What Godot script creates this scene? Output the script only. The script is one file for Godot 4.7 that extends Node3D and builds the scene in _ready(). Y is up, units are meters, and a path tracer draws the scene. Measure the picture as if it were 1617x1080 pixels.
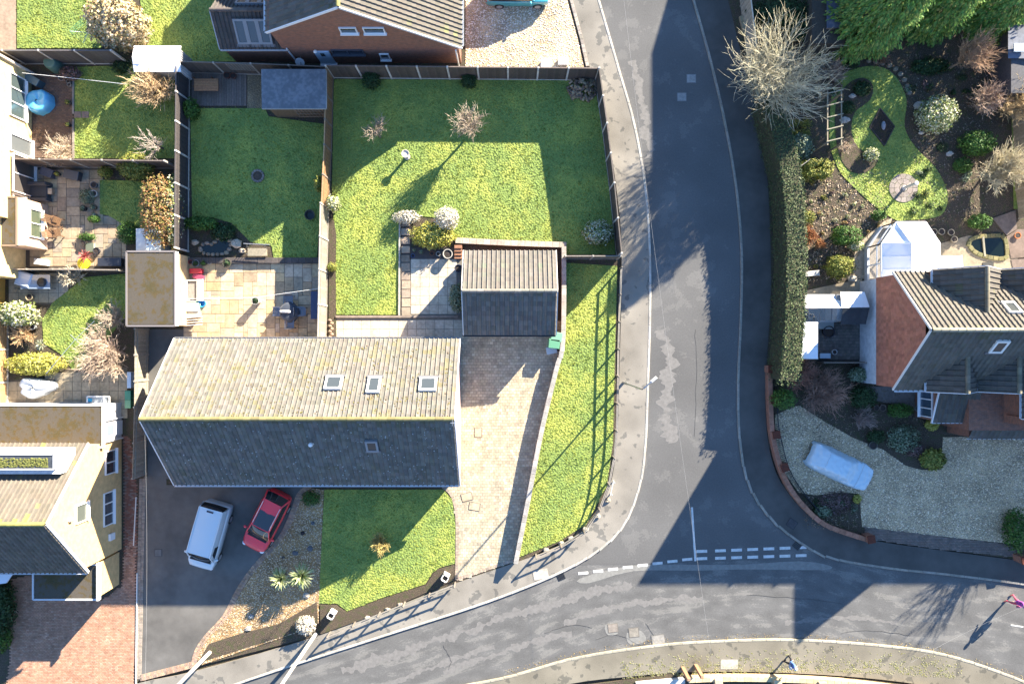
extends Node3D
# A street corner seen straight down from 48 m. Pixels of the photograph turn into points with W(): a pixel gives a direction,
# the height of the thing (ground, eaves, ridge ...) gives the distance.
const F := 1160.0
const H := 48.0
const G := 0.1
var M := {}
var used := {}
var rng := RandomNumberGenerator.new()
var lump := FastNoiseLite.new()

func W(px: float, py: float, h: float = G) -> Vector3:
	return Vector3((px - 808.5) * (H - h) / F, h, (py - 540.0) * (H - h) / F)

func C(r: float, g: float, b: float) -> Color:
	return Color(r, g, b)

func jit(c: Color, a: float) -> Color:
	var k := 1.0 + rng.randf_range(-a, a)
	return Color(clampf(c.r * k * (1.0 + rng.randf_range(-a, a) * 0.25), 0, 1), clampf(c.g * k, 0, 1), clampf(c.b * k * (1.0 + rng.randf_range(-a, a) * 0.25), 0, 1))

class MB:
	var v := PackedVector3Array()
	var n := PackedVector3Array()
	var c := PackedColorArray()
	var t := PackedVector2Array()
	var xf := Transform3D()
	func tri(a: Vector3, b: Vector3, d: Vector3, col: Color) -> void:
		a = xf * a; b = xf * b; d = xf * d
		var m := (d - a).cross(b - a).normalized()
		v.append(a); v.append(b); v.append(d)
		n.append(m); n.append(m); n.append(m)
		c.append(col); c.append(col); c.append(col)
	func quad(a: Vector3, b: Vector3, d: Vector3, e: Vector3, col: Color) -> void:
		tri(a, b, d, col); tri(a, d, e, col)
	func quad_n(p: Array, q: Array, col: Color) -> void:   # four corners with their own normals
		var m := xf.basis
		var g: Vector3 = ((p[2] as Vector3) - p[0]).cross((p[1] as Vector3) - p[0])
		if g.length_squared() < 1e-14: g = ((p[3] as Vector3) - p[0]).cross((p[2] as Vector3) - p[0])
		var order := [0, 1, 2, 0, 2, 3] if g.dot((q[0] as Vector3) + q[1] + q[2] + q[3]) >= 0.0 else [0, 2, 1, 0, 3, 2]
		for i in order:
			v.append(xf * (p[i] as Vector3)); n.append((m * (q[i] as Vector3)).normalized()); c.append(col)
	func box(o: Vector3, s: Vector3, col: Color, b := Basis()) -> void:
		var x := b.x * s.x * 0.5; var y := b.y * s.y * 0.5; var z := b.z * s.z * 0.5
		quad(o - x - y + z, o - x + y + z, o + x + y + z, o + x - y + z, col)
		quad(o + x - y - z, o + x + y - z, o - x + y - z, o - x - y - z, col)
		quad(o - x - y - z, o - x + y - z, o - x + y + z, o - x - y + z, col)
		quad(o + x - y + z, o + x + y + z, o + x + y - z, o + x - y - z, col)
		quad(o - x + y + z, o - x + y - z, o + x + y - z, o + x + y + z, col)
		quad(o - x - y - z, o - x - y + z, o + x - y + z, o + x - y - z, col)
	func bbox(o: Vector3, s: Vector3, e: float, col: Color, b := Basis()) -> void:   # box whose top edges are chamfered
		var x := b.x * s.x * 0.5; var y := b.y * s.y * 0.5; var z := b.z * s.z * 0.5
		var x2 := b.x * (s.x * 0.5 - e); var z2 := b.z * (s.z * 0.5 - e); var ym := b.y * (s.y * 0.5 - e)
		var lo := [o - x - y - z, o + x - y - z, o + x - y + z, o - x - y + z]
		var mi := [o - x + ym - z, o + x + ym - z, o + x + ym + z, o - x + ym + z]
		var hi := [o - x2 + y - z2, o + x2 + y - z2, o + x2 + y + z2, o - x2 + y + z2]
		for i in 4:
			var j := (i + 1) % 4
			quad(lo[i], mi[i], mi[j], lo[j], col)
			quad(mi[i], hi[i], hi[j], mi[j], col)
		quad(hi[3], hi[0], hi[1], hi[2], col)
	func beam(a: Vector3, b: Vector3, w: float, h: float, col: Color) -> void:
		var d := b - a
		var y := Vector3.UP if absf(d.normalized().y) < 0.95 else Vector3.RIGHT
		var x := d.normalized()
		var z := x.cross(y).normalized()
		y = z.cross(x)
		box((a + b) * 0.5, Vector3(d.length(), h, w), col, Basis(x, y, z))
	func tube(p: PackedVector3Array, r: PackedFloat32Array, k: int, col: Color) -> void:
		var prev := []
		var pn := []
		for i in p.size():
			var d := (p[mini(i + 1, p.size() - 1)] - p[maxi(i - 1, 0)]).normalized()
			var x := d.cross(Vector3.UP if absf(d.y) < 0.9 else Vector3.RIGHT).normalized()
			var y := d.cross(x)
			var ring := []
			var rn := []
			for j in k:
				var a := TAU * j / k
				var q := x * cos(a) + y * sin(a)
				rn.append(q); ring.append(p[i] + q * r[i])
			if i > 0:
				for j in k:
					var l := (j + 1) % k
					quad_n([prev[j], ring[j], ring[l], prev[l]], [pn[j], rn[j], rn[l], pn[l]], col)
			prev = ring; pn = rn
	func lathe(o: Vector3, prof: Array, k: int, col: Color, b := Basis()) -> void:   # prof: [radius, height] pairs
		for i in prof.size() - 1:
			var r0: float = prof[i][0]; var y0: float = prof[i][1]
			var r1: float = prof[i + 1][0]; var y1: float = prof[i + 1][1]
			var s := Vector2(y1 - y0, r0 - r1).normalized()
			for j in k:
				var a := TAU * j / k; var e := TAU * (j + 1) / k
				var d0 := Vector3(cos(a), 0, sin(a)); var d1 := Vector3(cos(e), 0, sin(e))
				var n0 := b * (d0 * s.x + Vector3.UP * s.y); var n1 := b * (d1 * s.x + Vector3.UP * s.y)
				quad_n([o + b * (d0 * r0 + Vector3.UP * y0), o + b * (d0 * r1 + Vector3.UP * y1), o + b * (d1 * r1 + Vector3.UP * y1), o + b * (d1 * r0 + Vector3.UP * y0)], [n0, n0, n1, n1], col)
	func prism(p: PackedVector3Array, y0: float, y1: float, col: Color, bottom := false) -> void:   # outline in x, z
		var f := PackedVector2Array()
		for q in p: f.append(Vector2(q.x, q.z))
		var idx := Geometry2D.triangulate_polygon(f)
		var cw := Geometry2D.is_polygon_clockwise(f)
		for i in range(0, idx.size(), 3):
			var a := f[idx[i]]; var b := f[idx[i + 1]]; var d := f[idx[i + 2]]
			if (b - a).cross(d - a) < 0.0: var s := b; b = d; d = s
			tri(Vector3(a.x, y1, a.y), Vector3(b.x, y1, b.y), Vector3(d.x, y1, d.y), col)
			if bottom: tri(Vector3(a.x, y0, a.y), Vector3(d.x, y0, d.y), Vector3(b.x, y0, b.y), col)
		if y1 - y0 < 0.001: return
		for i in f.size():
			var a := f[i]; var b := f[(i + 1) % f.size()]
			if cw: quad(Vector3(a.x, y0, a.y), Vector3(a.x, y1, a.y), Vector3(b.x, y1, b.y), Vector3(b.x, y0, b.y), col)
			else: quad(Vector3(b.x, y0, b.y), Vector3(b.x, y1, b.y), Vector3(a.x, y1, a.y), Vector3(a.x, y0, a.y), col)
	func ball(o: Vector3, s: Vector3, k: int, col: Color) -> void:
		for i in k:
			for j in k * 2:
				var q := []
				var m := []
				for e in [[0, 0], [1, 0], [1, 1], [0, 1]]:
					var la: float = PI * (i + e[0]) / k - PI * 0.5; var lo: float = PI * (j + e[1]) / k
					var d := Vector3(cos(la) * cos(lo), sin(la), cos(la) * sin(lo))
					q.append(o + d * s); m.append((d / s).normalized())
				quad_n(q, m, col)
	func mesh(mat: Material, o: Vector3) -> ArrayMesh:
		var a := []
		a.resize(Mesh.ARRAY_MAX)
		var w := v
		if o != Vector3.ZERO:
			w = PackedVector3Array()
			w.resize(v.size())
			for i in v.size(): w[i] = v[i] - o
		a[Mesh.ARRAY_VERTEX] = w; a[Mesh.ARRAY_NORMAL] = n; a[Mesh.ARRAY_COLOR] = c
		if t.size() == v.size(): a[Mesh.ARRAY_TEX_UV] = t
		var m := ArrayMesh.new()
		m.add_surface_from_arrays(Mesh.PRIMITIVE_TRIANGLES, a)
		m.surface_set_material(0, mat)
		return m

# ---------- objects ----------
func numbered(called: String) -> String:
	var k: int = used.get(called, 0)
	used[called] = k + 1
	return called if k == 0 else "%s_%03d" % [called, k]

func thing(called: String, label: String, cat: String, at := Vector3.ZERO, group := "") -> Node3D:
	var o := Node3D.new()
	o.name = numbered(called)
	add_child(o)
	o.position = at
	o.set_meta("label", label); o.set_meta("category", cat)
	if group: o.set_meta("group", group)
	return o

func origin_of(p: Node) -> Vector3:
	var o := Vector3.ZERO
	while p is Node3D and p != self:
		o += (p as Node3D).position
		p = p.get_parent()
	return o

func part(parent: Node, called: String, mb: MB, mat: String) -> MeshInstance3D:
	var o := MeshInstance3D.new()
	o.name = called
	o.mesh = mb.mesh(M[mat], origin_of(parent))
	parent.add_child(o, true)
	return o

func single(called: String, label: String, cat: String, mb: MB, mat: String, at: Vector3, group := "") -> MeshInstance3D:
	var o := MeshInstance3D.new()
	o.name = numbered(called)
	o.mesh = mb.mesh(M[mat], at)
	o.position = at
	add_child(o)
	o.set_meta("label", label); o.set_meta("category", cat)
	if group: o.set_meta("group", group)
	return o

func struct(called: String, mb: MB, mat: String) -> MeshInstance3D:
	var o := MeshInstance3D.new()
	o.name = numbered(called)
	o.mesh = mb.mesh(M[mat], Vector3.ZERO)
	add_child(o)
	o.set_meta("kind", "structure")
	return o

func struct_root(called: String) -> Node3D:
	var o := Node3D.new()
	o.name = numbered(called)
	add_child(o)
	o.set_meta("kind", "structure")
	return o

func stuff(o: Node) -> Node:
	o.set_meta("kind", "stuff")
	return o

func pts(a: Array, h: float = G) -> PackedVector3Array:
	var p := PackedVector3Array()
	for i in range(0, a.size(), 2): p.append(W(a[i], a[i + 1], h))
	return p

func smooth(p: PackedVector3Array, k: int, closed := false) -> PackedVector3Array:
	var out := PackedVector3Array()
	var m := p.size()
	for i in (m if closed else m - 1):
		var a := p[(i - 1 + m) % m] if closed else p[maxi(i - 1, 0)]
		var b := p[i]
		var c := p[(i + 1) % m]
		var d := p[(i + 2) % m] if closed else p[mini(i + 2, m - 1)]
		for j in k: out.append(b.cubic_interpolate(c, a, d, float(j) / k))
	if not closed: out.append(p[m - 1])
	return out

func along(p: PackedVector3Array, step: float) -> Array:   # [point, direction] every step metres
	var out := []
	var left := 0.0
	for i in p.size() - 1:
		var d := p[i + 1] - p[i]
		var l := d.length()
		while left <= l:
			out.append([p[i] + d * (left / l), d / l])
			left += step
		left -= l
	return out

# ---------- textures and materials ----------
func nz(sd: int, freq: float, n: int, oct := 3, kind := FastNoiseLite.TYPE_SIMPLEX_SMOOTH) -> PackedByteArray:
	var f := FastNoiseLite.new()
	f.seed = sd; f.frequency = freq; f.noise_type = kind; f.fractal_octaves = oct
	var im := f.get_seamless_image(n, n, false, false, 0.12, true)
	im.convert(Image.FORMAT_L8)
	return im.get_data()

func tex(n: int, paint: Callable) -> ImageTexture:
	var d := PackedByteArray()
	d.resize(n * n * 3)
	for i in n * n:
		var c: Color = paint.call(i)
		c = c.linear_to_srgb()
		d[i * 3] = int(clampf(c.r, 0, 1) * 255.0); d[i * 3 + 1] = int(clampf(c.g, 0, 1) * 255.0); d[i * 3 + 2] = int(clampf(c.b, 0, 1) * 255.0)
	return ImageTexture.create_from_image(Image.create_from_data(n, n, false, Image.FORMAT_RGB8, d))

func grey_tex(d: PackedByteArray, n: int) -> ImageTexture:
	return ImageTexture.create_from_image(Image.create_from_data(n, n, false, Image.FORMAT_L8, d))

func mat(called: String, rough: float, t: Texture2D = null, period := 4.0, metal := 0.0, bump: Texture2D = null, bump_cm := 0.0, bump_period := 0.0) -> StandardMaterial3D:
	var m := StandardMaterial3D.new()
	m.resource_name = called
	m.roughness = rough; m.metallic = metal
	m.vertex_color_use_as_albedo = true
	if t or bump:
		m.uv1_triplanar = true; m.uv1_world_triplanar = true
		m.uv1_scale = Vector3.ONE / period
		if t: m.albedo_texture = t
		if bump:
			m.heightmap_enabled = true; m.heightmap_texture = bump; m.heightmap_scale = bump_cm
	M[called] = m
	return m

func sm(a: float, b: float, x: float) -> float:
	var t := clampf((x - a) / (b - a), 0.0, 1.0)
	return t * t * (3.0 - 2.0 * t)

func materials() -> void:
	var n := 512
	var big := nz(1, 0.008, n, 4)
	var mid := nz(2, 0.03, n, 4)
	var fine := nz(3, 0.16, n, 2)
	var grit := nz(4, 0.45, n, 1)
	var cells := nz(5, 0.07, n, 1, FastNoiseLite.TYPE_CELLULAR)
	var streak := nz(6, 0.02, n, 5)
	var g := func(a: PackedByteArray, i: int) -> float: return a[i] / 255.0
	var grain := tex(n, func(i: int): var k: float = 0.72 + 0.26 * (grit[i] / 255.0 - 0.5) + 0.24 * (mid[i] / 255.0 - 0.5) + 0.16 * (fine[i] / 255.0 - 0.5); return Color(k, k, k))
	var rel := grey_tex(fine, n)
	var relg := grey_tex(grit, n)
	mat("plain", 0.85, grain, 5.0)
	mat("plain_local", 0.8, grain, 2.0)
	mat("soft", 0.75)
	mat("leafless", 0.9)
	var leaf := mat("leaf", 0.6)
	leaf.backlight_enabled = true; leaf.backlight = Color(0.35, 0.4, 0.2)
	leaf.metallic_specular = 0.35
	mat("paint", 0.4)
	mat("pvc", 0.35)
	mat("steel", 0.4, null, 1.0, 0.7)
	mat("rubber", 0.85)
	var car := mat("car_paint", 0.35, null, 1.0, 0.0)
	car.clearcoat_enabled = true; car.clearcoat = 1.0; car.clearcoat_roughness = 0.04
	var gl := mat("glass", 0.04)
	gl.metallic_specular = 0.8
	var pane := StandardMaterial3D.new()
	pane.resource_name = "pane"; pane.albedo_color = Color(0.9, 0.96, 1.0, 0.12); pane.roughness = 0.05
	pane.transparency = BaseMaterial3D.TRANSPARENCY_ALPHA
	M["pane"] = pane
	var poly := StandardMaterial3D.new()
	poly.resource_name = "polycarbonate"; poly.albedo_color = Color(0.93, 0.95, 0.97, 0.8); poly.roughness = 0.3
	poly.transparency = BaseMaterial3D.TRANSPARENCY_ALPHA
	M["poly"] = poly
	# lawn: green with straw-coloured and bare patches
	var lawn := tex(n, func(i: int):
		var a: float = mid[i] / 255.0; var b: float = fine[i] / 255.0; var d: float = big[i] / 255.0; var e: float = grit[i] / 255.0
		var c := Color(0.17, 0.24, 0.055).lerp(Color(0.29, 0.33, 0.065), sm(0.3, 0.8, a * 0.35 + d * 0.65))
		c = c.lerp(Color(0.24, 0.22, 0.09), sm(0.66, 0.86, b * 0.5 + a * 0.5) * 0.4)
		return c * (0.62 + 0.5 * b + 0.3 * (e - 0.5)))
	mat("lawn", 0.95, lawn, 13.0, 0.0, rel, 5.0)
	var road := tex(1024, func(i: int):
		var x := i % 1024; var y := i / 1024
		var k := (y / 2) * n + x / 2
		var a: float = streak[((y * 3 / 2) % n) * n + (x / 5) % n] / 255.0
		var b: float = mid[k] / 255.0; var e: float = grit[(y % n) * n + x % n] / 255.0; var f: float = fine[(y % n) * n + x % n] / 255.0
		var q := sm(0.54, 0.66, a * 0.5 + b * 0.5 + (f - 0.5) * 0.22)
		var c := Color(0.13, 0.129, 0.127).lerp(Color(0.168, 0.164, 0.156), q)
		return c * (0.86 + 0.34 * (e - 0.5) + 0.35 * (b - 0.5) + 0.15 * (f - 0.5)))
	var rm := StandardMaterial3D.new()
	rm.resource_name = "worn_tarmac"; rm.albedo_texture = road; rm.roughness = 0.9; rm.uv1_scale = Vector3(1.0 / 34.0, 1.0 / 17.0, 1)
	rm.metallic_specular = 0.3
	M["road"] = rm
	var sroad := tex(1024, func(i: int):
		var x := i % 1024; var y := i / 1024
		var k := (y / 2) * n + x / 2
		var a: float = big[k] / 255.0; var b: float = mid[k] / 255.0; var e: float = grit[(y % n) * n + x % n] / 255.0; var f: float = fine[(y % n) * n + x % n] / 255.0
		var q := sm(0.6, 0.66, b * 0.7 + a * 0.3 + (f - 0.5) * 0.16)
		var c := Color(0.118, 0.117, 0.116).lerp(Color(0.185, 0.18, 0.172), q * 0.3)
		return c * (0.9 + 0.26 * (e - 0.5) + 0.3 * (a - 0.5) + 0.12 * (f - 0.5)))
	mat("side_road", 0.9, sroad, 26.0).metallic_specular = 0.3
	var pave := tex(n, func(i: int):
		var a: float = mid[i] / 255.0; var b: float = big[i] / 255.0; var e: float = grit[i] / 255.0; var f: float = fine[i] / 255.0
		var q := sm(0.64, 0.66, a * 0.8 + b * 0.2 + (f - 0.5) * 0.05)
		var c := Color(0.28, 0.262, 0.235).lerp(Color(0.17, 0.165, 0.155), q)
		return c * (0.9 + 0.24 * (e - 0.5) + 0.5 * (b - 0.5)))
	mat("pavement", 0.9, pave, 15.0).metallic_specular = 0.3
	var gravel := tex(n, func(i: int):
		var e: float = grit[i] / 255.0; var f: float = fine[i] / 255.0; var b: float = big[i] / 255.0; var d: float = cells[i] / 255.0
		var k := 0.55 + 1.1 * (e - 0.5) + 0.55 * (f - 0.5) + 0.4 * (b - 0.5)
		return Color(0.6, 0.46, 0.29).lerp(Color(0.48, 0.4, 0.3), d) * clampf(k * 1.5, 0.18, 1.7))
	mat("gravel", 0.95, gravel, 9.0, 0.0, relg, 4.0)
	var soil := tex(n, func(i: int):
		var e: float = grit[i] / 255.0; var f: float = fine[i] / 255.0; var a: float = mid[i] / 255.0
		var c := Color(0.05, 0.038, 0.026).lerp(Color(0.13, 0.1, 0.07), sm(0.45, 0.75, f * 0.6 + e * 0.4))
		return c.lerp(Color(0.05, 0.06, 0.02), sm(0.55, 0.7, a) * 0.6) * (0.7 + 0.6 * e))
	mat("soil", 0.95, soil, 7.0, 0.0, relg, 6.0)
	var tarmac := tex(n, func(i: int):
		var e: float = grit[i] / 255.0; var a: float = big[i] / 255.0; var b: float = mid[i] / 255.0
		return Color(0.105, 0.1, 0.093) * (0.75 + 0.3 * (e - 0.5) + 0.5 * a + 0.25 * (b - 0.5)))
	mat("drive_tarmac", 0.85, tarmac, 12.0)
	# brick too far away to tell one from the next: mortar and clay as a fine mottle
	var brick := tex(n, func(i: int):
		var x := i % n; var y := i / n
		var row := y / 8
		var h := hash(row * 917 + (x + (row % 2) * 12) / 24) % 100 / 100.0
		var e: float = grit[i] / 255.0; var b: float = mid[i] / 255.0
		var c := Color(0.3, 0.125, 0.075).lerp(Color(0.2, 0.1, 0.075), h)
		if y % 8 == 0 or (x + (row % 2) * 12) % 24 == 0: c = c.lerp(Color(0.33, 0.28, 0.23), 0.6)
		return c * (0.85 + 0.4 * (e - 0.5) + 0.35 * (b - 0.5)))
	mat("brick", 0.9, brick, 4.8)
	var felt := tex(n, func(i: int):
		var a: float = mid[i] / 255.0; var b: float = fine[i] / 255.0; var e: float = grit[i] / 255.0; var d: float = big[i] / 255.0
		var c := Color(0.17, 0.145, 0.115).lerp(Color(0.17, 0.12, 0.045), sm(0.45, 0.62, a * 0.6 + d * 0.4))
		c = c.lerp(Color(0.11, 0.1, 0.035), sm(0.55, 0.75, b * 0.6 + d * 0.4))
		c = c.lerp(Color(0.36, 0.33, 0.27), sm(0.74, 0.85, b * 0.5 + e * 0.5))
		return c * (0.75 + 0.5 * e))
	mat("mossy_felt", 0.95, felt, 6.0, 0.0, relg, 1.5)
	var blue_felt := tex(n, func(i: int):
		var a: float = mid[i] / 255.0; var e: float = grit[i] / 255.0; var d: float = fine[i] / 255.0
		return Color(0.1, 0.115, 0.135).lerp(Color(0.17, 0.185, 0.21), sm(0.3, 0.75, big[i] / 255.0 * 0.45 + a * 0.55)) * (0.85 + 0.3 * e))
	mat("grey_felt", 0.6, blue_felt, 5.0)
	var wood := tex(n, func(i: int):
		var x := i % n; var y := i / n
		var a: float = fine[(y / 12) * n + (x * 2) % n] / 255.0; var e: float = grit[(y / 6) * n + x] / 255.0; var b: float = mid[i] / 255.0
		var k := 0.72 + 0.4 * (a - 0.5) + 0.25 * (e - 0.5) + 0.3 * (b - 0.5)
		return Color(k, k, k))
	mat("wood", 0.85, wood, 3.0)
	var stone := tex(n, func(i: int):
		var a: float = mid[i] / 255.0; var b: float = fine[i] / 255.0; var e: float = grit[i] / 255.0; var d: float = big[i] / 255.0
		var k := 0.74 + 0.3 * (a - 0.5) + 0.22 * (b - 0.5) + 0.14 * (e - 0.5) + 0.3 * (d - 0.5)
		return Color(k, k * 0.985, k * 0.96))
	mat("stone", 0.88, stone, 4.0, 0.0, rel, 1.0)
	mat("render", 0.9, grain, 7.0)
	var tile := tex(n, func(i: int):
		var a: float = mid[i] / 255.0; var b: float = fine[i] / 255.0; var e: float = grit[i] / 255.0
		var k := 0.7 + 0.25 * (a - 0.5) + 0.3 * (b - 0.5) + 0.3 * (e - 0.5)
		return Color(k, k, k))
	mat("tile", 0.85, tile, 5.0)
	var water := StandardMaterial3D.new()
	water.resource_name = "water"; water.albedo_color = Color(0.06, 0.09, 0.07); water.roughness = 0.05
	M["water"] = water
	var cloth := mat("cloth", 0.75, grain, 3.0)
	cloth.rim_enabled = true; cloth.rim = 0.3
	var tarp := mat("tarp", 0.3)
	tarp.metallic_specular = 0.6

const WHITE := Color(1, 1, 1)

func _ready() -> void:
	rng.seed = 7
	lump.seed = 3; lump.frequency = 1.0; lump.fractal_octaves = 2
	var cam := Camera3D.new()
	cam.name = "camera"
	cam.fov = rad_to_deg(2.0 * atan(540.0 / F)); cam.near = 0.5; cam.far = 400.0
	add_child(cam)
	cam.position = Vector3(0, H, 0)
	cam.rotation_degrees = Vector3(-90, 0, 0)
	cam.current = true
	var env := Environment.new()
	var sky := Sky.new()
	var sk := ProceduralSkyMaterial.new()
	sk.sky_top_color = Color(0.38, 0.55, 0.78); sk.sky_horizon_color = Color(0.7, 0.8, 0.9); sk.sky_curve = 0.2
	sk.ground_bottom_color = Color(0.18, 0.18, 0.17); sk.ground_horizon_color = Color(0.5, 0.58, 0.68)
	sk.sun_angle_max = 12.0
	sky.sky_material = sk
	env.background_mode = Environment.BG_SKY
	env.sky = sky
	env.background_energy_multiplier = 0.42
	env.tonemap_mode = Environment.TONE_MAPPER_LINEAR
	env.tonemap_exposure = 5.2
	env.sdfgi_enabled = true; env.ssao_enabled = true; env.ssil_enabled = true
	var we := WorldEnvironment.new()
	we.name = "environment"
	we.environment = env
	add_child(we)
	var sun := DirectionalLight3D.new()
	sun.name = "sun"
	sun.light_energy = 1.6; sun.light_color = Color(1.0, 0.95, 0.86); sun.light_angular_distance = 0.5
	sun.shadow_enabled = true
	add_child(sun)
	var el := deg_to_rad(21.6)
	sun.look_at_from_position(Vector3.ZERO, Vector3(-0.656 * cos(el), -sin(el), 0.755 * cos(el)))
	materials()
	ground()
	paving()
	main_house()
	brick_house()
	cream_house()
	yellow_house()
	tile_hung_house()
	unseen_house()
	outbuildings()
	fences()
	walls()
	vehicles()
	vegetation()
	furniture()
	street()
	people()

func slab(called: String, a: Array, y0: float, y1: float, m: String, k := 0, col := WHITE) -> MeshInstance3D:
	var mb := MB.new()
	var p := pts(a)
	if k > 0: p = smooth(p, k, true)
	mb.prism(p, y0, y1, col)
	return struct(called, mb, m)

func strip(north: Array, south: Array, k: int) -> Array:   # two smoothed edges
	return [smooth(pts(north, 0.0), k), smooth(pts(south, 0.0), k)]

var grass_on := []

func lawn(a: Array, k := 0, tufts := 34.0, y := G + 0.025) -> void:
	slab("lawn", a, 0.0, y, "lawn", k)
	var p := pts(a)
	if k > 0: p = smooth(p, k, true)
	grass_on.append([p, tufts, y])

func grow_grass() -> void:   # blades a few centimetres long, in tufts
	var mb := MB.new()
	for i in 7:
		var a := TAU * i / 7.0 + rng.randf()
		var o := Vector3(cos(a), 0, sin(a)) * rng.randf_range(0.01, 0.05)
		var tip := o + Vector3(cos(a * 3.1) * 0.05, rng.randf_range(0.035, 0.075), sin(a * 2.3) * 0.05)
		var s := Vector3(-sin(a), 0, cos(a)) * 0.016
		mb.tri(o - s, tip, o + s, WHITE)
	var mesh := mb.mesh(M["leaf"], Vector3.ZERO)
	var tr := []
	var cl := []
	for g in grass_on:
		var f := PackedVector2Array()
		var lo := Vector2(1e9, 1e9); var hi := -lo
		for q in g[0]:
			var v := Vector2(q.x, q.z)
			f.append(v); lo = lo.min(v); hi = hi.max(v)
		for i in int((hi.x - lo.x) * (hi.y - lo.y) * g[1]):
			var v := Vector2(rng.randf_range(lo.x, hi.x), rng.randf_range(lo.y, hi.y))
			if not Geometry2D.is_point_in_polygon(v, f): continue
			v += Vector2(rng.randf_range(-0.07, 0.07), rng.randf_range(-0.07, 0.07))
			var b := lump.get_noise_2d(v.x * 0.45, v.y * 0.45)
			var d := lump.get_noise_2d(v.x * 1.3 + 50, v.y * 1.3)
			var c := Color(0.19, 0.265, 0.06).lerp(Color(0.35, 0.375, 0.07), clampf(0.42 + b * 0.9 + d * 0.22 + rng.randf_range(-0.12, 0.12), 0, 1))
			if rng.randf() < 0.03: c = Color(0.27, 0.24, 0.1)
			var s := rng.randf_range(0.6, 1.25)
			tr.append(Transform3D(Basis(Vector3.UP, rng.randf() * TAU).scaled(Vector3(s, s, s)), Vector3(v.x, g[2] - 0.004, v.y)))
			cl.append(c * rng.randf_range(0.9, 1.08))
	var mm := MultiMesh.new()
	mm.transform_format = MultiMesh.TRANSFORM_3D
	mm.use_colors = true
	mm.mesh = mesh
	mm.instance_count = tr.size()
	for i in tr.size():
		mm.set_instance_transform(i, tr[i]); mm.set_instance_color(i, cl[i])
	var o := MultiMeshInstance3D.new()
	o.name = "grass"
	o.multimesh = mm
	add_child(o)
	o.set_meta("kind", "stuff"); o.set_meta("label", "short winter grass growing on the garden lawns"); o.set_meta("category", "grass")

const KERB_W := [925, -70, 945, 0, 974, 100, 1002, 200, 1019, 300, 1026, 400, 1026, 500, 1023, 600, 1019, 700, 1010, 765, 985, 828, 940, 872, 870, 910, 760, 953, 600, 1005, 400, 1070, 250, 1125]
const KERB_E := [1075, -70, 1095, 0, 1123, 100, 1146, 200, 1163, 300, 1171, 400, 1170, 500, 1166, 600, 1168, 690, 1182, 762, 1215, 815, 1262, 855, 1312, 880, 1400, 896, 1500, 907, 1617, 922, 1720, 940]
const KERB_S := [560, 1130, 700, 1090, 800, 1069, 900, 1041, 1000, 1024, 1100, 1014, 1250, 1010, 1400, 1020, 1500, 1036, 1617, 1076, 1700, 1115]

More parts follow.
